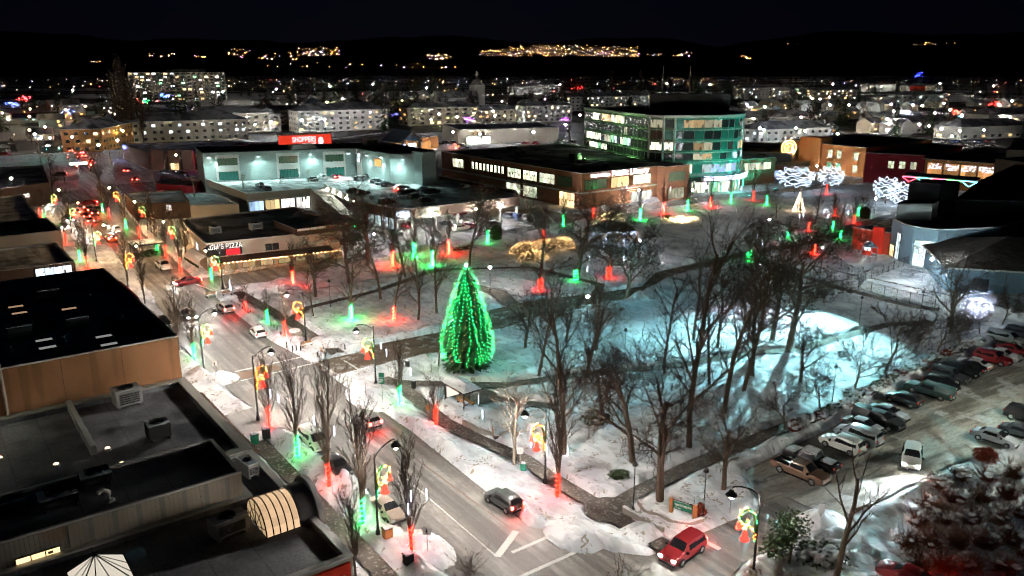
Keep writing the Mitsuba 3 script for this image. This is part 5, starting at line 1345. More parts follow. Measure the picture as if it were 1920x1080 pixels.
park_trees = [
    ('tall', (48.75, 55.86), 17.5, None, 'stout bare park tree left of centre with upswept limbs'), ('park', (53.11, 50.44), 17, None, 'forked bare park tree with a long low limb to its left'), ('park', (49.72, 43.72), 17.5, None, 'big dark bare tree standing by the park path crossing'),
    ('tall', (60.17, 49.33), 23, None, 'tallest bare park tree with a thick double trunk'), ('tall', (69.88, 52.65), 19, None, 'leaning bare trunk in the cyan lit snow right of centre'), ('tall', (76.88, 55.36), 18, None, 'slim bare trunk behind the leaning one in the cyan snow'),
    ('tall', (81.98, 57.85), 17, None, 'slimmest bare trunk in the cyan snow'), ('park', (56.04, 41.57), 11, None, 'low bare tree near the tan pickup'), ('park', (56.63, 58.75), 12, None, 'thin bare tree between the forked ones in the white snow'),
    ('oak', (95.20, 61.54), 20, None, 'dense dark tree whose long shadow lies on the cyan snow'), ('oak', (96.01, 64.95), 18.5, None, 'dense dark tree beside the long shadowed one'), ('tall', (86.95, 71.78), 15, None, 'dark trunk at the far edge of the teal lawn'),
    ('park', (119.44, 50.61), 15.5, None, 'spreading bare tree with blue white lights by the hedge'), ('small', (71.98, 46.16), 6.0, None, 'leftmost small bare tree along the hedge'), ('small', (78.92, 46.20), 7.0, None, 'second small bare tree along the hedge from the left'),
    ('small', (87.66, 47.44), 8.6, None, 'third small bare tree along the hedge from the left'), ('small', (94.78, 47.52), 10, None, 'fourth and bushiest small bare tree along the hedge'), ('small', (107.94, 47.35), 7.5, None, 'slim bare tree at the hedge left of the snowy sedan'),
    ('small', (115.57, 47.61), 5.0, None, 'forked little tree between the hedge and the spreading tree'), ('small', (122.39, 47.77), 5.5, None, 'leaning little tree above the grey van'), ('small', (130.19, 47.91), 6.0, None, 'rightmost leaning tree above the parking row'),
    ('oak', (94.36, 92.90), 17, None, 'dark tree in the middle of the park road edge'), ('oak', (101.68, 104.89), 16, 'R', 'dark tree with tall red wrap at the park centre'), ('oak', (95.52, 107.09), 18.5, 'G', 'dark tree with green wrap left of the tall red wrap'),
    ('oak', (86.08, 105.92), 15.5, 'R', 'dark tree with red wrap at the left of the golden bushes'), ('oak', (134.05, 97.68), 11, 'G', 'dark tree with green wrap right of the park road bend'),
    ('oak', (61.36, 130.93), 17.5, None, 'big dark tree before the pizza shop'), ('park', (52.51, 125.67), 13.5, None, 'spreading bare tree beside the red glow on the plaza lawn'), ('tall', (47.82, 115.79), 8.0, None, 'thin bare trunk on the dim green lawn'),
    ('tall', (51.75, 110.39), 12, 'G', 'bare tree with bright green wrap in the middle of the green lit lawn'), ('tall', (56.95, 106.13), 12, 'R', 'bare tree with red wrap in the red pool on the lawn'), ('tall', (60.97, 118.06), 15.5, None, 'tall bare tree at the lawn path left of the lit conifer'),
    ('tall', (60.08, 104.12), 13, None, 'slender bare tree between the red pool and the lit conifer'), ('tall', (64.20, 105.25), 15, None, 'bare tree close behind the lit conifer at its left'), ('tall', (51.79, 84.85), 7.0, None, 'thin bare tree right beside the lit conifer'),
    ('col', (52.02, 134.28), 9.0, 'R', 'bare tree with red wrap on the plaza lawn before the pizza shop'), ('col', (73.92, 137.30), 9.5, 'R', 'bare tree with red wrap in the middle of the north lawn'), ('col', (81.55, 142.02), 9.5, 'G', 'bare tree with green wrap left on the bright green lawn patch'),
    ('col', (80.49, 132.91), 9.5, 'G', 'bare tree with green wrap in the centre of the bright green lawn patch'), ('col', (88.66, 139.76), 9.5, 'R', 'bare tree with red wrap over a red snow patch by the shrubs'), ('col', (101.30, 143.57), 9.0, 'G', 'bare tree with green wrap near the moving car behind the park'),
    ('park', (70.36, 141.10), 17.5, None, 'bare tree behind the red wrapped one on the north lawn'), ('tall', (86.50, 128.93), 16.5, None, 'bare tree behind the tip of the lit conifer'), ('tall', (72.08, 129.19), 15, None, 'bare tree left of the green lawn patch'),
    ('col', (127.90, 148.59), 8.5, 'G', 'bare tree with green wrap before the library corner'), ('col', (112.14, 136.82), 9.0, 'R', 'bare tree with red wrap before the west face of the library'), ('col', (141.26, 152.22), 7.5, 'R', 'bare tree with small red wrap close to the library'),
    ('col', (149.42, 143.23), 9.5, 'G', 'first green wrapped tree of the row before the library'), ('col', (161.32, 146.06), 9.5, 'R', 'first red wrapped tree of the row before the library'), ('col', (170.37, 145.53), 9.5, 'G', 'second green wrapped tree of the row before the library'),
    ('col', (179.60, 145.17), 9.5, 'R', 'second red wrapped tree of the row before the glass tower'), ('col', (190.97, 147.07), 9.5, 'G', 'third green wrapped tree of the row, before the glass tower'), ('col', (199.47, 145.56), 9.5, 'R', 'last red wrapped tree of the row at the podium wing'),
    ('col', (195.33, 137.88), 7.0, 'G', 'last green wrapped tree of the row at the podium wing'),
    ('small', (159.00, 105.89), 5.5, 'G', 'small tree with green wrap by the park road bend'), ('small', (171.20, 108.38), 5.0, 'R', 'small tree with red wrap among the plaza shrubs'), ('small', (150.26, 93.34), 5.5, 'R', 'small tree with red wrap in a red pool by the yard fence'),
    ('col', (177.62, 106.02), 8.5, 'G', 'upper one of the two green wrapped trees by the leisure path'), ('col', (168.15, 98.25), 8.5, 'G', 'lower one of the two green wrapped trees by the leisure path'), ('col', (189.52, 107.47), 8.0, 'R', 'red wrapped tree by the leisure path'),
    ('small', (201.05, 113.07), 6.0, 'G', 'leafy tree strung with green lights near the grey block'), ('col', (228.15, 139.63), 7.0, 'R', 'red wrapped tree beneath the right one of the two white lit crowns'), ('col', (195.31, 116.39), 7.0, 'R', 'tree with a red light spiral near the pond rail'),
    ('tall', (179.24, 116.12), 9.0, None, 'bare thicket tree left of the golden cone of lights'), ('tall', (187.84, 117.12), 9.0, None, 'bare thicket tree right of the golden cone of lights'), ('tall', (179.49, 123.42), 9.0, None, 'bare thicket tree at the left end of the plaza'),
    ('park', (104.68, 151.37), 16, None, 'bare tree before the covered parking under the deck'), ('park', (126.26, 160.67), 13, None, 'bare tree before the library windows'), ('col', (85.27, 162.19), 10, None, 'bare tree before the bank sign'),
    ('tall', (91.60, 153.74), 10, None, 'bare tree before the store sign with green letters'), ('tall', (77.57, 164.31), 15, None, 'bare tree beside the parking ramp'), ('tall', (147.73, 147.35), 8.0, None, 'bare tree before the library lettering'),
]
for kind, xy, H, wr, lab in park_trees:
    tree(kind, xy, H, lab, wr, wh=3.0 if xy[1] > 120 else 2.2, gain=10.0 if any(s in lab for s in ('lawn', 'pool', 'patch')) else 5.0 if 'row before' in lab else 1.6)
for xy, H in [((60.56, 74.68), 13.5), ((62.81, 68.51), 14.0), ((73.41, 65.00), 13.0), ((75.64, 59.49), 12.6), ((91.21, 65.68), 10.0), ((71.39, 82.04), 10.5), ((65.42, 83.71), 11.0), ((86.98, 67.46), 13.0), ((84.98, 52.89), 11.0), ((72.64, 76.89), 10.6)]:
    tree('tall' if H > 11 else 'park', xy, H, 'thin bare tree among the many on the turquoise lit park lawn', group='thin bare trees on the park lawn')
t = tree('dead', (51.81, 27.57), 11.0, 'nearly branchless bare tree rising from the bottom edge in the parking lot corner', None, v=0)

# leaning leafy boughs at the bottom right: a broadleaf evergreen beside the lamp
def leaf_cloud(n, rx, ry, rz, size, seed, hollow=0.2, squash=0.5):
    rs = np.random.RandomState(seed)
    d = rs.normal(size=(n, 3)); d /= np.linalg.norm(d, axis=1, keepdims=True)
    rad = (hollow + (1 - hollow) * rs.rand(n) ** 0.5) * (0.6 + 0.75 * meshkit.fbm(d * 1.9 + seed, 3, seed))
    c = d * rad[:, None] * [rx, ry, rz]
    a = rs.normal(size=(n, 3)); a[:, 2] *= squash; a /= np.linalg.norm(a, axis=1, keepdims=True)
    b_ = np.cross(a, rs.normal(size=(n, 3))); b_ /= np.linalg.norm(b_, axis=1, keepdims=True)
    s = size * rs.uniform(0.6, 1.4, (n, 1))
    v = np.stack([c - a * s, c + b_ * s * 0.5, c + a * s, c - b_ * s * 0.5], 1).reshape(-1, 3)
    k = 4 * np.arange(n)[:, None]
    return v, np.concatenate([k + [0, 1, 2], k + [0, 2, 3]])


def shrub(xy, r, h, n, size, label, mat, seed, cat='shrub', name='shrub', snow=0.0, group=None, z=0.0, stems=24):
    t = thing(name, label, cat, group)
    v, f = leaf_cloud(n, r[0], r[1], h / 2, size, seed)
    v = v + [xy[0], xy[1], z + h / 2]
    v[:, 2] = np.maximum(v[:, 2], 0.02)
    add('foliage', MB().raw(v, f), mat, t)
    rs = np.random.RandomState(seed)
    A = np.c_[xy[0] + rs.normal(size=stems) * r[0] * 0.25, xy[1] + rs.normal(size=stems) * r[1] * 0.25, np.zeros(stems)]
    B_ = np.c_[xy[0] + rs.normal(size=stems) * r[0] * 0.6, xy[1] + rs.normal(size=stems) * r[1] * 0.6, z + h * rs.uniform(0.5, 1.15, stems)]
    add('stem', MB().sticks(A, B_, 0.028, 0.014), 'twig_red' if stems > 50 else 'twig', t)
    if snow:
        m = MB()
        top = v.reshape(-1, 4, 3).mean(1); top = top[top[:, 2] > z + h * 0.55]
        pick = top[rs.rand(len(top)) < snow]
        vv, ff = [], []
        for p in pick:
            s = rs.uniform(0.14, 0.42)
            m.lathe((p[0], p[1], p[2] - 0.02), [(s, 0), (s * 0.75, s * 0.22), (0.001, s * 0.36)], 6)
        if m.v:
            add('snow', m, 'snow', t, kind='stuff')
    return t


k = thing('evergreen_tree', 'dark leafy evergreen behind the red bell lamp at the bottom right', 'tree')
p = np.array((50.77, 31.00))
add('trunk', MB().tube([(*p, 0), (p[0] + 0.3, p[1], 3.5)], [0.16, 0.08], 6), 'bark', k)
v, f = leaf_cloud(800, 2.1, 1.5, 1.7, 0.15, 77, 0.02); v = v + [p[0] - 0.3, p[1], 3.3]; v2, f2 = leaf_cloud(500, 1.4, 1.1, 0.9, 0.14, 78, 0.02); v, f = np.r_[v, v2 + [p[0] - 1.6, p[1] + 0.3, 2.2]], np.r_[f, f2 + len(v)]
add('crown', MB().raw(v, f), 'leaf', k)

# ---------------------------------------------------------------- lit conifer
def conifer(seed, H, R, levels, per, needles, base=0.08, shape_=0.82):
    rs = np.random.RandomState(seed)
    V, Fc = [], []
    n = 0
    for i in range(levels):
        t = (i + rs.rand() * 0.5) / levels
        z = H * (base + (0.985 - base) * t)
        L = R * (1 - t) ** shape_ * (1 - 0.3 * math.exp(-t / 0.1) * (shape_ < 0.8)) * rs.uniform(0.85, 1.12) + 0.12
        for j in range(per):
            a = rs.rand() * 2 * math.pi
            droop = -0.25 - 0.25 * (1 - t)
            for k_ in range(needles):
                s = (k_ + rs.rand()) / needles
                c = np.array([math.cos(a) * L * s, math.sin(a) * L * s, z + droop * L * s * s + rs.normal() * 0.12])
                w = (0.16 + 0.3 * L * (1 - abs(s - 0.45))) * 0.6
                side = np.array([-math.sin(a), math.cos(a), rs.normal() * 0.3])
                out = np.array([math.cos(a), math.sin(a), droop]) * L / needles * 1.4
                V += [c - side * w * rs.uniform(.5, 1), c + out, c + side * w * rs.uniform(.5, 1), c - out * 0.6]
                Fc += [[n, n + 1, n + 2], [n, n + 2, n + 3]]; n += 4
    return np.array(V), np.array(Fc)


xt = np.array((54.66, 82.20))
t = thing('christmas_tree', 'tall conifer hung with green light strings', 'tree')
HT_, RT = 13.9, 3.6
v, f = conifer(9, HT_ - 1.2, RT * 1.0, 40, 17, 8, 0.03, 0.66)
v = v + [xt[0], xt[1], 1.2]
add('crown', MB().raw(v, f), 'needle', t)
add('trunk', MB().tube([(*xt, -0.1), (*xt, 5), (*xt, HT_ - 1)], [0.42, 0.3, 0.04], 8), 'bark', t)
def cone_r(z):
    q = np.clip((z - 1.0) / (HT_ - 1.0), 0, 1)
    return RT * 1.05 * (1 - q) ** 0.66 * (1 - 0.3 * np.exp(-((z - 1.0) / 1.6) ** 2))


for i in range(36):
    a = i / 36 * 2 * math.pi + rt_.uniform(-.05, .05)
    z = np.arange(HT_ - 0.3 - (i % 3) * 1.7, 1.1 + rt_.rand() * 0.9, -0.45)
    z = z + rt_.uniform(-.05, .05, len(z))
    r = cone_r(z) * 1.05 + 0.16 + rt_.uniform(-.22, .2, len(z))
    aa = a + rt_.uniform(-.04, .04, len(z)) + 0.12 * np.sin(z * 0.4 + i)
    P = np.c_[xt[0] + np.cos(aa) * r, xt[1] + np.sin(aa) * r, z]
    if i % 4 != 3:
        add('light_string', MB().dots(P, rt_.uniform(0.045, 0.075, len(P))), 'black', t, emit=(0.08, 6.0, 1.1), w=0.15)
    else:
        add('light_string', MB().dots(P[::2], 0.045), 'black', t, emit=(4.4, 1.0, 0.4), w=0.02)
add('star', MB().dots([(xt[0], xt[1], HT_ + 0.15)], 0.3), 'black', t, emit=(3, 12, 9))

# ---------------------------------------------------------------- street lamps with holiday wreaths
lamps = [((26.73, 102.05), 12, 'wreath lamp at the west kerb beside the ochre building', False, 180), ((27.00, 83.16), 8, 'red wreath lamp at the west kerb before the low shop', True, 228), ((26.81, 54.32), 10, 'nearest wreath lamp, by the parked sedan at the bottom', False, 209),
         ((42.44, 84.51), 178, 'wreath lamp at the park road corner beside the parking sign', False, 228), ((43.75, 52.83), 172, 'red wreath lamp on the east sidewalk beside the tall narrow tree', True, 247), ((46.91, 31.51), 150, 'wreath lamp with a big red bell at the bottom right', False, 142),
         ((42.00, 105.06), 175, 'red wreath lamp on the plaza by the green lit lawn', True, 171), ((41.69, 141.16), 178, 'wreath lamp at the crossing before the pizza shop', False, 180), ((43.14, 174.69), 178, 'wreath lamp by the street wall of the pizza shop', False, 114), ((44.38, 205.59), 178, 'wreath lamp second up the street from the pizza shop', False, 114),
         ((44.67, 234.99), 178, 'farthest wreath lamp on the east kerb', True, 114), ((28.39, 152.53), 5, 'red wreath lamp rising behind the ochre roof', True, 114), ((27.86, 177.70), 5, 'wreath lamp at the lit window band shop', False, 133), ((28.91, 212.38), 5, 'wreath lamp at the beige parapet shop', False, 95), ((28.74, 238.95), 5, 'farthest wreath lamp on the west kerb', False, 95)]


def lamp_parts():
    """built once at the origin, arm towards +x"""
    d = {}
    d['pole'] = shape(MB().lathe((0, 0, 0), [(0.2, 0), (0.2, 0.5), (0.13, 0.62), (0.095, 1.2), (0.07, 7.6), (0.001, 7.75)], 10), 'dark_metal')
    arc_ = [(0, 0, 7.2), (0.25, 0, 7.55), (0.8, 0, 7.95), (1.5, 0, 8.2), (2.1, 0, 8.25), (2.25, 0, 8.1)]
    d['arm'] = shape(MB().tube(arc_, 0.05, 6), 'dark_metal')
    d['shade'] = shape(MB().lathe((2.25, 0, 7.55), [(0.44, 0.0), (0.4, 0.1), (0.2, 0.3), (0.12, 0.5), (0.04, 0.56)], 14), 'dark_metal')
    for light in sorted({l[4] for l in lamps}):
        d['bulb', light] = shape(MB().ball((2.25, 0, 7.47), 0.2, n=8), 'black', smooth=True, emit=np.array([1.0, 0.93, 0.83] if light > 140 else [1.0, 0.66, 0.36]) * light / 0.126, w=1.2)
    loop = [(0.14, 0, 3.6), (0.16, 0, 4.4), (0.2, 0, 5.3), (0.42, 0, 6.0), (0.85, 0, 6.3), (1.3, 0, 6.1), (1.5, 0, 5.6), (1.3, 0, 5.15), (0.9, 0, 5.05), (0.75, 0, 5.3)]
    tail = [(0.2, 0, 4.4), (0.55, 0, 4.75), (0.9, 0, 4.8), (1.05, 0, 4.6)]
    pts = np.array(loop); tt = np.linspace(0, len(loop) - 1, 46)
    P = np.stack([np.interp(tt, np.arange(len(loop)), pts[:, k]) for k in range(3)], 1)
    pt = np.array(tail); t2 = np.linspace(0, 3, 14)
    P2 = np.stack([np.interp(t2, np.arange(4), pt[:, k]) for k in range(3)], 1)
    rs = np.random.RandomState(2)
    d['garland'] = shape(MB().tube(P, 0.1, 5).tube(P2, 0.09, 5), 'leaf')
    Q = np.r_[P, P2, P, P2] + rs.normal(size=(120, 3)) * [0.03, 0.11, 0.03]
    m = np.arange(len(Q)) % 2 == 0
    for nm, sel, cR, cG in (('mixed', m, None, None),):
        d['green_lights'] = shape(MB().dots(Q[m], 0.062), 'black', emit=(0.3, 9, 2.4), w=0.06)
        d['red_lights'] = shape(MB().dots(Q[~m], 0.062), 'black', emit=(11, 1.3, 0.25), w=0.06)
    k = np.arange(len(Q)) % 7 == 0
    d['few_green_lights'] = shape(MB().dots(Q[k], 0.062), 'black', emit=(0.3, 9, 2.4), w=0.03)
    d['all_red_lights'] = shape(MB().dots(Q[~k], 0.07), 'black', emit=(12, 1.5, 0.15), w=0.08)
    bell = [(0.001, 0.62), (0.1, 0.6), (0.16, 0.4), (0.2, 0.15), (0.32, 0.0), (0.3, -0.04), (0.001, -0.03)]
    d['bell'] = shape(MB().lathe((0.95, 0, 3.75), [(r * 1.25, z * 1.2) for r, z in bell], 12), 'sign_red', emit=(1.7, 0.05, 0.035), w=0.1)
    d['small_bell'] = shape(MB().lathe((1.5, 0, 4.75), [(r * 0.85, z * 0.85) for r, z in bell], 12), 'sign_red', emit=(1.7, 0.05, 0.035), w=0.05)
    d['snow_cap'] = shape(MB().lathe((2.25, 0, 8.05), [(0.14, 0), (0.1, 0.08), (0.001, 0.12)], 8), 'white')
    return d


LP = lamp_parts()


def wreath_lamp(xy, ang, label, red=False, light=0.0, i=0, sc=1.0):
    t = thing('street_lamp', label, 'street lamp')
    at = place(*xy, 0, ang, sc)
    for k in ('pole', 'arm', 'shade', ('bulb', light), 'garland', 'bell', 'small_bell', 'snow_cap'):
        put(k if isinstance(k, str) else k[0], LP[k], t, at)
    for k in (('few_green_lights', 'all_red_lights') if red else ('green_lights', 'red_lights')):
        put(k.replace('few_', '').replace('all_', ''), LP[k], t, at)


for i, (xy, ang, lab, red, li) in enumerate(lamps):
    wreath_lamp(xy, ang, lab, red, li, i)

GL = dict(pole=shape(MB().lathe((0, 0, 0), [(0.16, 0), (0.14, 0.4), (0.06, 0.5), (0.045, 4.0)], 8), 'dark_metal'), cap=shape(MB().lathe((0, 0, 4.55), [(0.3, 0), (0.22, 0.16), (0.02, 0.3)], 10), 'dark_metal'))
globe_cache = {}


def globe_lamp(xy, label, I, col=(1, 0.97, 0.92), h=1.0, z0=0.0, w=0.6, big=0.22, group=None, name='lamp_post'):
    t = thing(name, label, 'lamp post', group)
    at = place(*xy, z0, 0, (1, 1, h))
    put('pole', GL['pole'], t, at)
    put('cap', GL['cap'], t, place(*xy, z0 + 4.55 * (h - 1)))
    key = (I, col, big, w)
    if key not in globe_cache:
        globe_cache[key] = shape(MB().ball((0, 0, 4.3), big, n=8), 'black', smooth=True, emit=np.array(col) * I / (math.pi * big * big), w=w)
    put('globe', globe_cache[key], t, place(*xy, z0 + 4.55 * (h - 1)))


for xy, I, lab, col in [((80.46, 87.40), 480, 'bright lit lamp post over the turquoise snow patch', (0.3, 0.95, 1.0)), ((116.93, 111.75), 55, 'lit globe lamp post between the dark trees and the dim lawn', (1, .97, .95)), ((79.41, 111.84), 60, 'lit globe lamp post right of the lit conifer', (1, .9, .8)),
                    ((92.47, 164.48), 170, 'leftmost lit lamp post before the covered parking', (1, 1, 1)), ((100.11, 163.60), 170, 'second lit lamp post before the covered parking', (1, 1, 1)), ((110.65, 167.81), 170, 'third lit lamp post before the covered parking', (1, 1, 1)), ((112.24, 163.91), 170, 'fourth lit lamp post before the covered parking', (1, 1, 1)),
                    ((120.42, 164.14), 170, 'rightmost lit lamp post before the covered parking', (1, 1, 1)), ((76.85, 150.56), 90, 'lit globe lamp post on the north lawn edge', (1, .98, .95)), ((168.02, 161.97), 200, 'left lit lamp post before the library front', (1, 1, .95)), ((180.39, 152.65), 200, 'right lit lamp post before the glass tower front', (1, 1, .95)),
                    ((158.55, 110.77), 90, 'lit globe lamp post at the plaza edge', (1, 1, 1)), ((207.56, 112.24), 200, 'lit lamp post on the snowy square by the white lit tree', (.9, 1, 1)), ((261.93, 165.00), 200, 'left lit lamp post before the orange building', (1, 1, 1)), ((275.00, 158.86), 200, 'right lit lamp post before the orange building', (1, 1, 1))]:
    globe_lamp(xy, lab, I, col)
DL = shape(MB().lathe((0, 0, 0), [(0.1, 0), (0.09, 0.4), (0.045, 0.5), (0.04, 4.6)], 8), 'dark_metal'), shape(MB().lathe((0, 0, 4.5), [(0.22, 0), (0.26, 0.1), (0.1, 0.4), (0.01, 0.45)], 8), 'dark_metal')
for xy, lab in [((72.66, 71.37), 'unlit lamp post on the dim teal lawn'), ((58.40, 59.50), 'unlit lamp post in the white snow left of the forked tree'), ((112.34, 61.04), 'unlit lamp post on the lilac lit snow'), ((99.57, 62.86), 'unlit lamp post beside the dense dark trees'), ((82.61, 47.02), 'unlit lamp post behind the hedge by the second small tree'),
                ((97.47, 47.57), 'unlit lamp post behind the hedge by the bushiest small tree'), ((111.99, 48.06), 'unlit lamp post behind the hedge by the slim tree'), ((46.81, 44.20), 'unlit lamp post by the corner path crossing'), ((122.96, 57.07), 'unlit lamp post by the yard fence'), ((50.89, 39.71), 'thin unlit post beside the park name sign'), ((52.12, 118.81), 'unlit lamp post on the dim green lawn')]:
    t = thing('lamp_post', lab, 'lamp post')
    put('pole', DL[0], t, place(*xy)); put('lantern', DL[1], t, place(*xy))
# floodlights of the yard and park
for i, (xy, h, tg, c, I, cut, lab) in enumerate([((121.0, 73.6), 9.0, (78, 55.5, 0), (0.38, 0.94, 1.0), 20000, 40, 'tall pole floodlight by the yard fence lighting the cyan snow'), ((110.0, 78.0), 7.0, (100, 70, 0), (1.0, 0.78, 0.98), 420, 62, 'pole floodlight making the lilac snow patch')]):
    t = thing('floodlight', lab, 'floodlight')
    d_ = np.array(tg, float) - (*xy, h); d_ /= np.linalg.norm(d_)
    q = np.array([*xy, h + 0.2])
    add('pole', MB().tube([(*xy, 0), (*xy, h)], [0.12, 0.08], 8), 'dark_metal', t)
    add('housing', MB().tube([q, q + d_ * 0.45], 0.28, 8), 'dark_metal', t)
    add('lens', MB().tube([q + d_ * 0.44, q + d_ * 0.47], 0.22, 8), 'black', t, emit=np.array(c) * 10)
    spot(f'floodlight_light_{i}', q + d_ * 0.6, tg, np.array(c) * I, cut, cut * 0.2, 1.6)
t = thing('yard_lamp', 'bright wall lamp on the shingled wing corner over the snowy yard', 'wall lamp')
add('bracket', MB().tube([(143.0, 62.8, 4.4), (142.4, 64.2, 5.6), (142.2, 65.2, 5.8)], 0.06, 6), 'dark_metal', t)
add('globe', MB().ball((142.2, 65.3, 5.6), 0.24, n=8), 'black', t, smooth=True, emit=np.array([0.88, 1.0, 1.0]) * 480 / 0.18, w=1.2)
t = thing('lot_lamp', 'tall parking lot lamp just beyond the right edge', 'lamp post')
q = np.array((92.10, 24.07))
add('pole', MB().tube([(*q, 0), (*q, 9.0)], [0.12, 0.07], 8), 'dark_metal', t)
add('globe', MB().ball((*q, 9.1), 0.3, n=8), 'black', t, smooth=True, emit=np.array([0.95, 1.0, 0.85]) * 420 / 0.283, w=1.2)
t = thing('roof_lamp', 'roof lamp on a tall pole beyond the left edge below the ochre wall', 'lamp post')
q = np.array((-1.28, 89.04))
add('pole', MB().tube([(*q, 3.5), (*q, 8.4)], 0.06, 6), 'dark_metal', t)
add('globe', MB().ball((*q, 8.5), 0.2, n=8), 'black', t, smooth=True, emit=np.array([0.9, 0.95, 0.75]) * 30 / 0.126, w=0.6)
# ---------------------------------------------------------------- vehicles (front towards +x)
PROF = {  # x, bottom, belt, top, half width at the belt, half width at the top
    'sedan': [(-2.32, .38, .72, .76, .72, .62), (-2.2, .26, .86, .92, .84, .72), (-1.65, .2, .93, 1.0, .88, .72), (-0.95, .2, .94, 1.41, .9, .6), (0.3, .2, .93, 1.45, .9, .62), (1.05, .2, .92, 1.0, .89, .74), (2.0, .22, .82, .87, .85, .72), (2.3, .36, .62, .66, .72, .62)],
    'hatch': [(-2.05, .4, .85, .92, .76, .66), (-1.98, .26, .93, 1.02, .84, .7), (-1.6, .2, .96, 1.42, .88, .62), (-1.0, .2, .96, 1.52, .89, .62), (0.35, .2, .94, 1.52, .89, .63), (1.1, .2, .93, 1.02, .88, .74), (1.85, .22, .82, .88, .84, .72), (2.1, .36, .64, .68, .72, .62)],
    'suv': [(-2.3, .42, .98, 1.06, .82, .72), (-2.24, .3, 1.05, 1.14, .9, .76), (-1.95, .26, 1.06, 1.68, .94, .68), (-1.2, .26, 1.06, 1.74, .95, .69), (0.4, .26, 1.04, 1.74, .95, .69), (1.05, .26, 1.03, 1.12, .94, .8), (2.1, .28, .96, 1.02, .9, .78), (2.35, .42, .78, .82, .8, .7)],
    'van': [(-2.5, .42, 1.0, 1.1, .86, .76), (-2.44, .3, 1.05, 1.3, .92, .78), (-2.3, .24, 1.05, 1.76, .95, .72), (-1.2, .24, 1.05, 1.82, .97, .74), (0.7, .24, 1.02, 1.8, .97, .74), (1.6, .24, 1.0, 1.1, .95, .8), (2.3, .26, .9, .96, .9, .78), (2.5, .42, .74, .78, .8, .7)],
    'pickup': [(-2.85, .5, .9, 1.02, .9, .86), (-2.8, .36, .98, 1.06, .94, .88), (-0.85, .3, 1.02, 1.08, .96, .88), (-0.7, .3, 1.04, 1.72, .96, .68), (0.75, .3, 1.04, 1.76, .96, .7), (1.45, .3, 1.04, 1.14, .96, .82), (2.6, .32, 1.0, 1.06, .94, .82), (2.85, .46, .84, .88, .84, .74)]}
PROF['canopy_pickup'] = PROF['pickup']
GL_ = {'sedan': (2, 3, 4, 5), 'hatch': (1, 2, 4, 5), 'suv': (1, 2, 4, 5), 'van': (1, 2, 4, 5), 'pickup': (2, 3, 4, 5), 'canopy_pickup': (2, 3, 4, 5)}


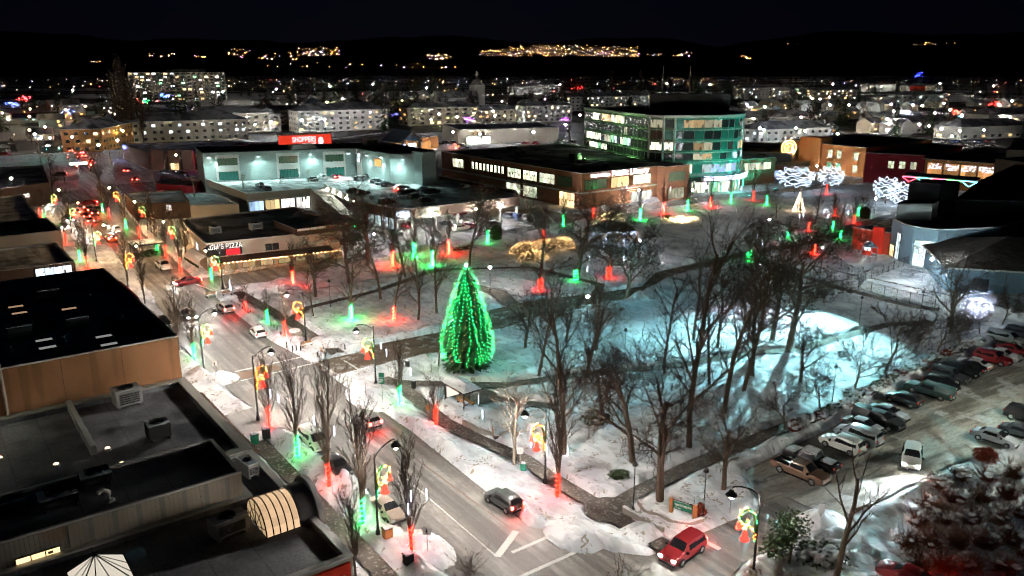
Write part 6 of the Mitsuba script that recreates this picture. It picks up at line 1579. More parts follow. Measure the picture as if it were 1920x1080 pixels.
def car_shapes(kind):
    P = PROF[kind]
    rings = []
    for x, zb, zl, zt, w, wt in P:
        half = [(w * .9, zb), (w, zb + (zl - zb) * .45), (w * .985, zl), (wt, zt - 0.05 * (zt > zl + .2)), (wt * .75, zt), (0, zt + .025)]
        rings.append(np.array([(x, y, z) for y, z in half] + [(x, -y, z) for y, z in half[-2::-1]]))
    n = len(rings[0])
    V = np.concatenate(rings); F = []
    for i in range(len(rings) - 1):
        for j in range(n - 1):
            a = i * n + j
            F += [[a, a + 1, a + n + 1], [a, a + n + 1, a + n]]
    for s, i in ((1, 0), (-1, len(rings) - 1)):
        for j in range(1, n - 1):
            F.append([i * n, i * n + j + 1, i * n + j][::s])
    for i in range(len(rings) - 1):
        F += [[i * n, i * n + n, i * n + 2 * n - 1], [i * n, i * n + 2 * n - 1, i * n + n - 1]]
    body = MB().raw(V, np.array(F)[:, ::-1])
    r0, r1, r2, r3 = GL_[kind]
    d = {}
    if kind == 'canopy_pickup':
        body.hexa([(-2.78, -.86, 1.0), (-.72, -.86, 1.0), (-.72, .86, 1.0), (-2.78, .86, 1.0), (-2.72, -.72, 1.7), (-.74, -.72, 1.74), (-.74, .72, 1.74), (-2.72, .72, 1.7)])
    d['body'] = shape(body, 'paint_black', smooth=38)

    def patch(a, b, js, off, ins=0.08):
        m = MB()
        for j in js:
            q = np.array([rings[a][j], rings[b][j], rings[b][j + 1], rings[a][j + 1]])
            nr = unit(np.cross(q[2] - q[0], q[3] - q[1]))
            c = q.mean(0)
            if np.dot(nr, c - [c[0], 0, 0.8]) < 0:
                nr = -nr
            m.raw(q + nr * off, [[0, 1, 2], [0, 2, 3]])
        return m

    def shrink(m, sx, sy):
        v, f = m.get(); c = v.mean(0)
        return MB().raw(c + (v - c) * [sx, sy, sx], f)
    top = range(3, n - 4)
    d['windshield'] = shape(shrink(patch(r2, r3, top, .015), .86, .94), 'car_glass')
    d['rear_window'] = shape(shrink(patch(r0, r1, top, .015), .82, .92), 'car_glass')
    for nm, j in (('left_window', 2), ('right_window', n - 4)):
        q = [np.array([rings[k][j + (0 if nm[0] == 'l' else 0)], rings[k][j + 1]]) for k in (r1, r2)]
        m = patch(r1, r2, [j], .018)
        v, f = m.get(); c = v.mean(0)
        # the glass narrows to the front and back pillars
        v2 = c + (v - c) * [1.18 if kind in ('sedan', 'hatch') else 1.02, 1.0, .74]
        top_z = v[:, 2] > c[2]
        v2[top_z, 0] = c[0] + (v[top_z, 0] - c[0]) * .93
        d[nm] = shape(MB().raw(v2, f), 'car_glass')
    ax = {'sedan': (-1.42, 1.4), 'hatch': (-1.28, 1.3), 'suv': (-1.42, 1.42), 'van': (-1.5, 1.55)}.get(kind, (-1.75, 1.75))
    rw_ = .33 if kind in ('sedan', 'hatch') else .39
    hw = max(p[4] for p in P)
    d['wheels'] = []
    for x in ax:
        for sy in (1, -1):
            w = MB().lathe((0, 0, 0), [(rw_ * .62, -.11), (rw_ * .96, -.11), (rw_, -.07), (rw_, .07), (rw_ * .96, .11), (rw_ * .62, .11)], 14)
            v, f = w.get(); v = np.c_[v[:, 0], v[:, 2] * sy, v[:, 1]] + [x, sy * (hw - .07), rw_]
            h_ = MB().lathe((0, 0, 0), [(.001, .09), (rw_ * .3, .1), (rw_ * .62, .075)], 10)
            hv, hf = h_.get(); hv = np.c_[hv[:, 0], hv[:, 2] * sy, hv[:, 1]] + [x, sy * (hw - .07), rw_]
            d['wheels'].append((shape(MB().raw(v, f), 'tyre'), shape(MB().raw(hv, hf), 'chrome')))
    x0, x1 = P[0][0], P[-1][0]
    zf, zr = P[-1][2], P[0][2]
    for nm, x, z, on, offm in (('headlight', x1 - .16, zf + .02, (110, 110, 102), 'chrome'), ('tail_light', x0 + .03, zr + .03, (90, 2.0, 1.0), 'sign_red')):
        for state in (0, 1):
            d[nm, state] = [shape(MB().box(x - .06, x + .2, s * hw * .68 - .17, s * hw * .68 + .17, z - .07, z + .08) if nm[0] == 'h' else MB().box(x - .06, x + .12, s * hw * .78 - .12, s * hw * .78 + .12, z - .16, z + .1), 'black' if state else offm, emit=on if state else None, w=0.08) for s in (-1, 1)]
    sn = MB()
    for a, b, h in ((r1, r2, .09), (r3, r3 + 1, .06), (max(r0 - 1, 0), r0, .06) if kind in ('sedan',) else (r1, r2, .1)):
        m = patch(a, b, top, h)
        v, f = m.get(); c = v.mean(0); v = c + (v - c) * [.96, .97, 1]
        sn.raw(v, f).raw(v - [0, 0, h * .9], f)
    d['snow'] = shape(sn, 'snow', smooth=True)
    xs = P[r3][0] - .25 if kind in ('sedan', 'hatch') else P[r3][0] - .15
    zb_ = P[r3][2]
    d['mirror'] = [shape(MB().box(xs - .08, xs + .08, s * hw + (.0 if s > 0 else -.2), s * hw + (.2 if s > 0 else .0), zb_ + .02, zb_ + .17), 'black') for s in (-1, 1)]
    d['bumper'] = [shape(MB().box(x - .09, x + .09, -hw * .8, hw * .8, .3, .48), 'dark_metal') for x in (x0 + .05, x1 - .05)]
    d['licence_plate'] = shape(MB().box(x0 - .06, x0 - .045, -.26, .26, .52, .66), 'white')
    d['sill'] = shape(MB().box(ax[0] + .45, ax[1] - .45, -hw - .012, hw + .012, .22, .34), 'black')
    if kind == 'pickup':
        d['bed'] = shape(MB().box(-2.7, -.92, -.76, .76, 1.0, 1.09), 'black')
        d['bed_snow'] = shape(MB().box(-2.4, -1.2, -.7, .5, 1.09, 1.2), 'snow')
    return d


CARS = {k: car_shapes(k) for k in PROF}


def car(kind, color, xy, ang, label, snow=False, lights=0, detail=2, group=None, z=0.0, cat=None, name='car', sc=1.0):
    d = CARS[kind]
    cat = cat or {'pickup': 'pickup truck', 'canopy_pickup': 'pickup truck', 'van': 'van'}.get(kind, 'car')
    t = thing({'pickup': 'pickup_truck', 'canopy_pickup': 'pickup_truck', 'van': 'van'}.get(kind, name), label, cat, group)
    at = place(*xy, z + 0.01, ang, sc)
    put('body', {**d['body'], 'bsdf': {'type': 'ref', 'id': 'paint_' + color}}, t, at)
    put('windshield', d['windshield'], t, at); put('rear_window', d['rear_window'], t, at)
    put('side_window', d['left_window'], t, at); put('side_window', d['right_window'], t, at)
    if detail:
        for w, h in d['wheels']:
            k = put('wheel', w, t, at)
            if detail > 1:
                put('rim', h, k, at)
        for s in d['headlight', 1 if lights & 1 else 0]:
            put('headlight', s, t, at)
    if detail > 1:
        for nm in ('mirror', 'bumper'):
            for s in d[nm]:
                put(nm, s, t, at)
        put('licence_plate', d['licence_plate'], t, at); put('sill', d['sill'], t, at)
    if detail or lights & 2:
        for s in d['tail_light', 1 if lights & 2 else 0]:
            put('tail_light', s, t, at)
    if not detail and lights & 1:
        for s in d['headlight', 1]:
            put('headlight', s, t, at)
    if snow:
        put('snow', d['snow'], t, at)
    if kind == 'pickup' and detail:
        put('bed', d['bed'], t, at)
        if snow:
            put('bed_snow', d['bed_snow'], t, at)


SO, NO = -90, 90
for k, c, xy, a, lab, sn, li in [
        ('pickup', 'tan', (64.30, 39.02), SO + 3, 'tan crew cab pickup at the near end of the parking row', False, 0), ('pickup', 'black', (67.15, 39.72), NO + 3, 'black pickup with snow in its bed, second in the parking row', True, 0),
        ('suv', 'white', (72.69, 39.75), NO + 2, 'cream suv with snow strips on its roof, third in the parking row', False, 0), ('van', 'silver', (75.97, 39.90), NO + 2, 'silver van in the parking row beside the cream suv', False, 0),
        ('sedan', 'charcoal', (78.62, 40.83), SO + 2, 'dark sedan with snow on its hood between the silver van and the grey canopy pickup', True, 0), ('canopy_pickup', 'charcoal', (81.42, 40.75), SO + 2, 'grey pickup with canopy and nose out in the parking row', False, 0),
        ('sedan', 'silver', (84.08, 41.04), SO + 2, 'pale snowy sedan right behind the grey canopy pickup', True, 0), ('hatch', 'black', (89.28, 41.99), NO + 2, 'black hatchback with pale wheels standing alone in the parking row', False, 0),
        ('canopy_pickup', 'green', (94.30, 41.40), NO + 2, 'dark green pickup with a canopy facing the hedge', False, 0), ('hatch', 'black', (97.81, 41.70), SO + 2, 'dark car right of the green canopy pickup', False, 0),
        ('suv', 'charcoal', (101.12, 42.29), SO + 2, 'charcoal suv second right of the green canopy pickup', False, 0), ('suv', 'black', (103.79, 42.34), SO + 2, 'black suv third right of the green canopy pickup', False, 0),
        ('sedan', 'black', (106.58, 42.60), NO + 2, 'dark sedan left of the snow covered sedan', False, 0), ('sedan', 'white', (108.06, 42.46), NO + 2, 'sedan wholly covered in snow in the parking row', True, 0),
        ('suv', 'red', (112.19, 41.83), SO + 2, 'red suv in the parking row', False, 0), ('sedan', 'silver', (114.82, 41.65), SO + 2, 'small silver car right of the red suv', True, 0),
        ('sedan', 'red', (117.97, 41.65), SO + 2, 'dark red sedan near the end of the parking row', False, 0), ('van', 'silver', (122.45, 44.44), SO + 2, 'grey van at the far end of the parking row', False, 0), ('suv', 'charcoal', (126.36, 43.86), SO + 2, 'dark car at the right edge behind the grey van', False, 0),
        ('sedan', 'silver', (87.18, 30.98), SO + 4, 'silver sedan with red flank beside the snowy shrubs', False, 0), ('sedan', 'charcoal', (90.77, 29.71), SO + 4, 'dark car at the right edge beside the silver sedan', False, 0),
        ('suv', 'black', (95.56, 31.15), SO + 4, 'black suv cut by the right edge casting a long shadow', False, 0), ('suv', 'white', (75.55, 33.95), 205, 'pale car driving through the parking lot with bright headlights', False, 1),
        ('suv', 'red', (45.19, 37.01), 187, 'red car turning out of the parking lot with headlights on', False, 3), ('hatch', 'charcoal', (38.22, 51.92), NO + 4, 'dark car with red tail lights driving up the near street', False, 2),
        ('hatch', 'silver', (36.39, 74.86), NO, 'small car with red tail lights beyond the corner snow heap', False, 2),
        ('hatch', 'charcoal', (28.98, 66.84), SO, 'dark car parked at the near west kerb by the red wrapped tree', False, 0), ('sedan', 'taupe', (29.11, 56.88), SO, 'taupe sedan parked at the near west kerb', False, 0), ('van', 'white', (29.51, 73.50), SO, 'white van parked behind the green wrapped tree', False, 0),
        ('suv', 'silver', (37.71, 127.41), NO, 'pale car with orange tail lights stopped before the crossing', False, 2), ('hatch', 'white', (37.50, 112.04), NO - 4, 'white hatchback parked by the plaza bollards', False, 0),
        ('sedan', 'charcoal', (31.92, 127.43), SO, 'oncoming car with white headlights beside the ochre building', False, 1), ('sedan', 'black', (27.66, 125.84), SO, 'dark car parked beside the ochre building', False, 0)]:
    car(k, c, xy, a, lab, sn, li, sc=0.96)
p = np.array((72.06, 33.28)); dlt = np.array([math.cos(math.radians(205)), math.sin(math.radians(205))])
spot('headlight_beam_0', (*(np.array((75.55, 33.95)) + dlt * 2.6), 0.75), (*(np.array((75.55, 33.95)) + dlt * 11), -0.3), (2600, 3100, 3200), 50, 16, 0.9)
spot('headlight_beam_1', (*(np.array((31.92, 127.43)) + [0, -2.6]), 0.75), (*(np.array((31.92, 127.43)) + [0, -12]), -0.3), (500, 500, 480), 40, 14, 0.35)
for k, c, xy, a, lab, sn, li in [
        ('pickup', 'white', (37.35, 163.76), SO, 'white pickup at the kerb below the snow roofed kiosk', False, 0), ('sedan', 'red', (37.62, 148.35), 185, 'red car crossing before the pizza shop', False, 3), ('suv', 'orange', (34.72, 198.79), NO, 'orange lit car on the street below the queue', False, 2),
        ('sedan', 'white', (38.29, 210.19), NO, 'white car at the kerb beside the queue', True, 0), ('suv', 'silver', (34.62, 242.56), NO, 'car at the left of the red tail light queue', False, 2), ('sedan', 'charcoal', (35.78, 235.62), NO, 'second car of the red tail light queue', False, 2),
        ('suv', 'charcoal', (38.22, 237.79), NO, 'third car of the red tail light queue', False, 2), ('sedan', 'silver', (35.34, 227.32), NO, 'rearmost car of the red tail light queue', False, 2), ('sedan', 'charcoal', (38.62, 245.90), NO, 'front car of the red tail light queue', False, 2),
        ('hatch', 'silver', (36.98, 250.41), NO, 'silver car among the red tail light queue', False, 2), ('sedan', 'charcoal', (40.39, 244.56), NO, 'rightmost car of the red tail light queue', False, 2), ('suv', 'black', (31.31, 231.29), SO, 'dark oncoming car beside the red tail light queue', False, 1), ('sedan', 'silver', (28.74, 222.45), SO, 'silver oncoming car below the red tail light queue', False, 1), ('sedan', 'red', (40.36, 258.17), 190, 'red streaked car crossing at the far crosswalk', False, 2), ('suv', 'charcoal', (44.35, 334.55), 180, 'dark car with red lights in the green lit crossing', False, 2), ('sedan', 'charcoal', (67.66, 334.81), 60, 'car with red lights turning by the blue lit store', False, 2), ('suv', 'charcoal', (63.87, 303.54), 60, 'car with red lights behind the turning one', False, 2),
        ('sedan', 'silver', (64.40, 432.25), 65, 'far car with red lights, leftmost of the far line', False, 2), ('sedan', 'charcoal', (67.03, 420.91), 65, 'far car with red lights, second of the far line', False, 2), ('suv', 'silver', (64.69, 402.17), 65, 'far car with red lights, third of the far line', False, 2),
        ('sedan', 'charcoal', (63.60, 381.58), 65, 'far car with red lights, nearest of the far line', False, 2), ('sedan', 'white', (59.52, 469.90), -115, 'far oncoming car with white headlights at the left', False, 1), ('sedan', 'white', (63.07, 456.56), -115, 'far oncoming car with white headlights right of the other', False, 1),
        ('sedan', 'white', (62.65, 519.38), -115, 'farthest oncoming car on the main street', False, 1)]:
    car(k, c, xy, a, lab, sn, li, detail=1)
DECK = 'cars parked on the rooftop deck'
for k, c, xy, a, lab, sn in [
        ('sedan', 'charcoal', (80.86, 227.98), 90, 'dark car with snowy roof by the dumpster hedge on the deck', True), ('hatch', 'charcoal', (79.91, 220.81), 90, 'small trailer like dark car beside the one by the hedge on the deck', False), ('sedan', 'charcoal', (98.54, 231.79), 90, 'leftmost dark car along the teal wall on the deck', True),
        ('hatch', 'silver', (102.81, 234.72), 90, 'snowy car second along the teal wall on the deck', True), ('hatch', 'charcoal', (106.41, 233.59), 90, 'dark car with red tail light along the teal wall on the deck', False), ('suv', 'charcoal', (110.26, 222.96), 20, 'snowy pickup like car at the inner corner of the deck', True),
        ('sedan', 'charcoal', (115.66, 228.20), 20, 'snowy car behind the one at the inner corner of the deck', True), ('sedan', 'charcoal', (112.35, 216.92), 20, 'snowy car third of the slanted row on the deck', True), ('sedan', 'charcoal', (111.57, 211.75), 20, 'snowy car fourth of the slanted row on the deck', True), ('sedan', 'black', (110.82, 206.77), 20, 'dark car last of the slanted row on the deck', False),
        ('sedan', 'charcoal', (111.00, 198.67), 10, 'dark car with red light farthest of the middle cluster on the deck', False), ('suv', 'black', (107.15, 190.39), 10, 'black car second of the middle cluster on the deck', False), ('hatch', 'charcoal', (109.51, 191.02), 10, 'car squeezed in the middle cluster on the deck', True), ('suv', 'black', (105.70, 182.23), 10, 'black car third of the middle cluster on the deck', False),
        ('sedan', 'black', (105.22, 176.05), 10, 'nearest black car of the middle cluster on the deck', False), ('sedan', 'charcoal', (115.00, 193.10), 10, 'car with snowy roof right of the middle cluster on the deck', True), ('suv', 'charcoal', (114.06, 187.59), 10, 'dark car right of the middle cluster on the deck', False),
        ('suv', 'black', (125.67, 188.91), 30, 'dark car alone by the right parapet of the deck', False), ('sedan', 'black', (97.77, 202.32), 10, 'dark car behind the ramp wall on the deck', False), ('sedan', 'black', (97.76, 197.46), 10, 'dark car second behind the ramp wall on the deck', False), ('suv', 'black', (95.52, 179.17), 10, 'dark car behind the bank sign on the deck', False)]:
    car(k, c, xy, a, lab, sn, 2 if 'red' in lab else 0, detail=0, z=4.93, group=DECK)
rc = np.random.RandomState(8)
colors = ['black', 'charcoal', 'silver', 'white', 'charcoal', 'red', 'blue']
for lab, grp, spots, sn, z in [
        ('before the covered parking', 'cars in the lot before the covered parking', [(89.05, 173.60), (89.65, 169.83), (90.45, 166.01), (96.65, 171.27), (105.96, 167.75), (109.83, 170.26), (105.70, 161.05), (108.89, 162.05), (116.90, 178.51), (114.77, 164.70), (114.85, 160.17), (124.36, 166.90), (125.22, 164.32), (125.14, 160.58), (128.63, 163.69)], .5, 0),
        ('in front of the beige strip store', 'snowy cars before the beige strip store', [(222.3, 358.4), (228.6, 361.3), (232.2, 358.6), (225.5, 341.2), (221.4, 330.4), (271.1, 362.3), (278.5, 365.6), (277.1, 357.8), (275.7, 350.2), (285.0, 356.3), (279.6, 343.0), (284.6, 343.5), (279.8, 330.6), (287.2, 333.1), (286.4, 325.6), (262.0, 336.1), (264.2, 330.6), (264.7, 315.3)], .8, 0),
        ('in the lot left of the teal building', 'cars in the lot left of the teal building', [(76.8, 315.8), (80.3, 317.2), (81.3, 312.5), (80.3, 301.9), (90.3, 326.2), (77.1, 277.0)], .5, 0),
        ('along the far street at the left', 'snowy cars along the far street', [(72.2, 512.2), (71.7, 495.6), (71.8, 483.3), (71.7, 471.8), (71.5, 457.2), (72.6, 529.9), (36.7, 431.8), (40.2, 453.7), (40.4, 473.7), (79.7, 543.8), (45.4, 491.6)], .8, 0),
        ('in the upper right lot', 'cars in the large lot at the upper right', [(477.1, 225.1), (482.3, 221.2), (484.5, 219.6), (489.6, 215.7), (491.8, 214.0), (497.0, 210.2), (499.2, 208.5), (444.4, 206.5), (449.2, 202.9), (451.3, 201.4), (456.0, 197.8), (458.1, 196.3), (462.9, 192.7), (464.9, 191.1), (419.1, 191.8), (423.5, 188.4), (425.5, 187.0), (429.9, 183.6), (431.9, 182.2), (436.3, 178.8), (546.8, 303.1), (553.1, 298.4), (555.8, 296.3), (562.0, 291.6), (564.7, 289.6), (571.0, 284.9), (573.7, 282.8), (579.9, 278.1), (389.0, 175.3), (393.1, 172.1), (394.9, 170.8), (399.1, 167.7)], .6, 0)]:
    for i, xy in enumerate(sorted(spots, key=lambda q: math.atan2(q[0], q[1]))):
        cc, ss = colors[rc.randint(7)], rc.rand() < sn
        car(['sedan', 'hatch', 'suv'][rc.randint(3)], cc, xy, rc.choice([0, 90, 85, 10]) + rc.uniform(-4, 4), f"{'snow topped ' if ss else ''}{cc} car, {ORD[i] if i < 30 else 'last'} from the left {lab}", ss, 0, detail=0, group=grp, z=z)

# ---------------------------------------------------------------- bus shelter, signs, bollards, bins, benches
sh = np.array((45.27, 71.74))
t = thing('bus_shelter', 'bus shelter with a snowy hip roof on the east sidewalk', 'bus shelter')
x, y = 46.6, 71.0
add('roof', MB().hexa([(x - .3, y - .4, 2.35), (x + 2.4, y - .4, 2.35), (x + 2.4, y + 4.4, 2.35), (x - .3, y + 4.4, 2.35), (x - .3, y - .4, 2.5), (x + 2.4, y - .4, 2.5), (x + 2.4, y + 4.4, 2.5), (x - .3, y + 4.4, 2.5)]), 'dark_metal', t)
add('roof_snow', MB().hexa([(x - .28, y - .38, 2.5), (x + 2.38, y - .38, 2.5), (x + 2.38, y + 4.38, 2.5), (x - .28, y + 4.38, 2.5), (x + .9, y + .7, 3.1), (x + 1.2, y + .7, 3.1), (x + 1.2, y + 3.3, 3.1), (x + .9, y + 3.3, 3.1)]), 'snow', t)
for px, py in ((x, y), (x + 2.1, y), (x, y + 4), (x + 2.1, y + 4), (x + 2.1, y + 2)):
    add('post', MB().box(px - .05, px + .05, py - .05, py + .05, 0, 2.4), 'dark_metal', t)
scene['pane_glass'] = {'type': 'thindielectric'}
add('glass_panel', MB().box(x + 2.09, x + 2.1, y + .1, y + 3.9, .3, 2.1), 'pane_glass', t)
k = add('poster_panel', MB().box(x + .1, x + 2.0, y + 3.95, y + 4.05, .4, 2.1), 'dark_metal', t)
add('poster', MB().box(x + .2, x + 1.9, y + 3.92, y + 3.945, .5, 2.0), 'black', k, emit=(.55, .42, .34), w=0.1)
add('bench', MB().box(x + 1.5, x + 1.95, y + .5, y + 3.4, .42, .48).box(x + 1.65, x + 1.8, y + .7, y + .8, 0, .42).box(x + 1.65, x + 1.8, y + 3.1, y + 3.2, 0, .42), 'wood', t)


def sign_post(xy, label, h, w, hh, mat, text=None, tmat='white', ang=-37, th=0.3, post='grey', cat='sign'):
    t = thing('sign', label, cat)
    at = place(*xy, 0, ang)
    put('post', shape(MB().tube([(0, 0, 0), (0, 0, h)], 0.04, 6), post), t, at)
    put('plate', shape(MB().box(-w / 2, w / 2, -.07, -.04, h - hh, h), mat), t, at)
    if text:
        tm = meshkit.text_mesh(text, th, 0.01, True)
        v = np.array(tm.vertices); v[:, 0] -= v[:, 0].mean()
        v = np.c_[v[:, 0], -.075 - v[:, 2], h - hh / 2 - th / 2 + v[:, 1]]
        put('lettering', shape(MB().raw(v, np.array(tm.faces)), tmat), t, at)
    return t, at


t, at = sign_post((40.01, 78.15), 'green parking sign with a big white P at the park road corner', 3.6, .62, .8, 'green_sign', 'P', th=.5)
put('upper_plate', shape(MB().box(-.31, .31, -.07, -.04, 3.65, 4.2), 'green_sign'), t, at)
t, at = sign_post((43.38, 56.26), 'white and blue notice sign beside the waste bin', 2.5, .6, .7, 'white', 'P', 'slate_blue', th=.35)
t, at = sign_post((41.38, 70.24), 'orange sign post by the red wrapped multi stemmed tree', 2.6, .4, .7, 'wood', None)
for xy, lab in (((26.95, 97.73), 'pedestrian crossing sign on the west corner snow'), ((28.63, 49.31), 'pedestrian crossing sign on the snowy kerb bulge')):
    t, at = sign_post(xy, lab, 2.7, .65, .65, 'white')
    put('walking_figure', shape(MB().ball((0, -.09, 2.58), .06).tube([(0, -.09, 2.5), (0, -.09, 2.3)], .05, 5).tube([(0, -.09, 2.3), (.1, -.09, 2.1)], .035, 5).tube([(0, -.09, 2.3), (-.1, -.09, 2.1)], .035, 5).tube([(-.12, -.09, 2.34), (0, -.09, 2.46), (.12, -.09, 2.36)], .028, 5), 'black'), t, at)
t, at = sign_post((57.52, 32.60), 'slanted white sign on the snow mound in the parking lot', 2.4, .5, .9, 'white')
t, at = sign_post((27.56, 118.93), 'pale blue street sign beside the dark parked car', 2.6, .6, 1.0, 'light_grey')
t, at = sign_post((53.18, 38.63), 'small tan sign on a post by the parking lot entrance', 2.4, .35, .7, 'wood')
t = thing('park_sign', 'green park name sign between two wooden posts', 'sign')
a, c = np.array((49.11, 41.81)), np.array((49.82, 39.76)); L = math.dist(a, c); u = (c - a) / L
for q in (a, c):
    k = add('post', MB().box(q[0] - .14, q[0] + .14, q[1] - .14, q[1] + .14, 0, 1.75), 'wood', t)
    add('snow_cap', MB().lathe((*q, 1.75), [(.2, 0), (.16, .1), (.001, .18)], 8), 'snow', k)
add('board', MB().obox(a, u, .14, L - .14, -.03, .05, .75, 1.45), 'green_sign', t)
add('top_rail', MB().obox(a, u, .14, L - .14, -.02, .03, 1.55, 1.6), 'black', t)
letters(t, 'Memorial Peace Park', .22, a, u, .3, 1.12, 'white', d=.06, width=L - .6, bold=False, depth=.02)
letters(t, 'City park', .13, a, u, .3, .85, 'white', d=.06, width=(L - .6) * .4, bold=False, depth=.02)
for pts, lab in (([(47.91, 44.62), (47.31, 43.06), (47.79, 42.04), (47.96, 40.53), (48.67, 39.47), (50.22, 39.14)], 'curved low wall in the snow before the park name sign'), ([(46.03, 44.68), (46.11, 42.67), (46.34, 40.21)], 'long low straight wall in the snow before the park name sign')):
    pts = np.array([(*p, .16) for p in pts])
    t = thing('low_wall', lab, 'wall')
    m = MB()
    for p, q in zip(pts[:-1], pts[1:]):
        L = math.dist(p[:2], q[:2]); u = (q[:2] - p[:2]) / L
        m.obox(p[:2], u, 0, L + .04, -.12, .12, 0, .55)
    add('core', m, 'concrete', t)
    m = MB()
    for p, q in zip(pts[:-1], pts[1:]):
        L = math.dist(p[:2], q[:2]); u = (q[:2] - p[:2]) / L
        m.obox(p[:2], u, 0, L + .02, -.16, .1, .55, .64)
    add('snow_cap', m, 'snow', t)
bp = shape(MB().lathe((0, 0, 0), [(.09, 0), (.09, .85), (.06, .92), (.001, .95)], 8), 'dark_metal')
for i in range(17):
    q = np.array((39.72, 130.08)) + (np.array((40.51, 112.26)) - np.array((39.72, 130.08))) * i / 16
    put('bollard', bp, at=place(*q), label='dark bollard in the row along the plaza kerb', cat='bollard', group='bollards along the plaza kerb')
for i, q in enumerate([(40.02, 109.53), (38.91, 104.52), (38.88, 102.33), (39.47, 102.43), (39.77, 101.66), (40.61, 97.83), (43.49, 97.77), (45.08, 98.76)]):
    put('bollard', bp, at=place(*q), label='dark bollard in the snow at the plaza corner', cat='bollard', group='bollards at the plaza corner')


def bin_(xy, lab, mat='green_sign', r=.3, h=.95):
    t = thing('waste_bin', lab, 'waste bin')
    add('body', MB().lathe((*xy, 0), [(r * .9, 0), (r, .1), (r, h), (r * .8, h + .05), (.001, h + .08)], 12), mat, t)
    add('snow_cap', MB().lathe((*xy, h + .06), [(r * .8, 0), (r * .6, .1), (.001, .15)], 10), 'snow', t)


bin_((43.37, 55.73), 'grey waste bin with a snowy rim beside the notice sign'); bin_((45.69, 80.76), 'dark waste bin on the pale green lit snow', 'dark_metal'); bin_((48.54, 87.31), 'dark waste bin beside the gravel bed', 'dark_metal'); bin_((16.41, 54.50), 'waste bin at the bottom', 'dark_metal')


def bench(xy, ang, lab):
    t = thing('bench', lab, 'bench')
    at = place(*xy, 0, ang)
    for i in range(3):
        put('seat_slat', shape(MB().box(-.9, .9, -.25 + i * .18, -.11 + i * .18, .42, .47), 'wood'), t, at)
    for i in range(2):
        put('back_slat', shape(MB().box(-.9, .9, .3, .35, .58 + i * .18, .7 + i * .18), 'wood'), t, at)
    for sx in (-.7, .7):
        put('leg', shape(MB().box(sx - .04, sx + .04, -.22, .34, 0, .42), 'dark_metal'), t, at)
    put('snow_cap', shape(MB().box(-.88, .88, -.24, .26, .47, .58), 'snow'), t, at)


for xy, a, lab in (((38.39, 137.14), 5, 'snow covered bench left of the table on the plaza corner'), ((41.00, 136.44), 5, 'snow covered bench right of the table on the plaza corner'), ((41.20, 102.80), 10, 'snow covered bench at the plaza end'), ((45.94, 63.81), 60, 'dark bench at the curved planter'), ((41.93, 98.68), 80, 'snow covered bench at the corner of the green lit lawn'), ((47.64, 72.78), 90, 'bench behind the bus shelter')):
    bench(xy, a, lab)
t = thing('planter_box', 'snow filled planter box beside the red wrapped plaza tree', 'planter')
q = (41.84, 108.77)
add('box', MB().box(q[0] - .9, q[0] + .9, q[1] - .6, q[1] + .6, 0, .8), 'concrete', t)
add('snow', MB().lathe((*q, .8), [(.9, 0), (.7, .25), (.001, .4)], 12), 'snow', t)
for q, lab in (((24.65, 77.63), 'green newspaper box on the west sidewalk snow'), ((27.22, 53.41), 'brown utility box on the bottom sidewalk snow'), ((26.74, 49.11), 'dark utility box near the bottom red wrapped tree'), ((26.09, 78.12), 'grey utility box beside the red glow on the west sidewalk')):
    t = thing('utility_box', lab, 'utility box')
    add('cabinet', MB().box(q[0] - .35, q[0] + .35, q[1] - .3, q[1] + .3, 0.05, 1.1), 'green_sign' if 'green' in lab else 'wood' if 'brown' in lab else 'dark_metal', t)
    add('lid', MB().box(q[0] - .39, q[0] + .39, q[1] - .34, q[1] + .34, 1.1, 1.16), 'dark_metal', t)
    add('snow_cap', MB().box(q[0] - .33, q[0] + .36, q[1] - .3, q[1] + .2, 1.16, 1.25), 'snow', t)
t = thing('snow_kiosk', 'kiosk with a broad snowy roof and green garland on the street corner', 'kiosk')
q = np.array((37.47, 177.71))
add('roof', MB().box(q[0] - 3, q[0] + 3, q[1] - 2.4, q[1] + 2.4, 2.7, 2.95), 'dark_metal', t)
add('roof_snow', MB().box(q[0] - 2.9, q[0] + 2.9, q[1] - 2.3, q[1] + 2.3, 2.95, 3.25), 'snow', t)
for sx in (-2.6, 2.6):
    for sy in (-2, 2):
        add('post', MB().box(q[0] + sx - .1, q[0] + sx + .1, q[1] + sy - .1, q[1] + sy + .1, 0, 2.7), 'dark_metal', t)
v, f = leaf_cloud(500, 2.4, .4, .8, .2, 5); add('garland', MB().raw(v + [q[0], q[1] - 2, 1.0], f), 'leaf', t)
t = thing('curved_planter', 'curved concrete planter edge by the bus stop path', 'planter')
pts = [(44.81, 68.51), (45.01, 65.49), (45.86, 63.22), (47.78, 63.40), (49.82, 65.61)]
m = MB()
for p, q in zip(pts[:-1], pts[1:]):
    p, q = np.array(p), np.array(q); L = math.dist(p, q); m.obox(p, (q - p) / L, 0, L + .05, -.15, .15, 0, .5)
add('edge', m, 'concrete', t)

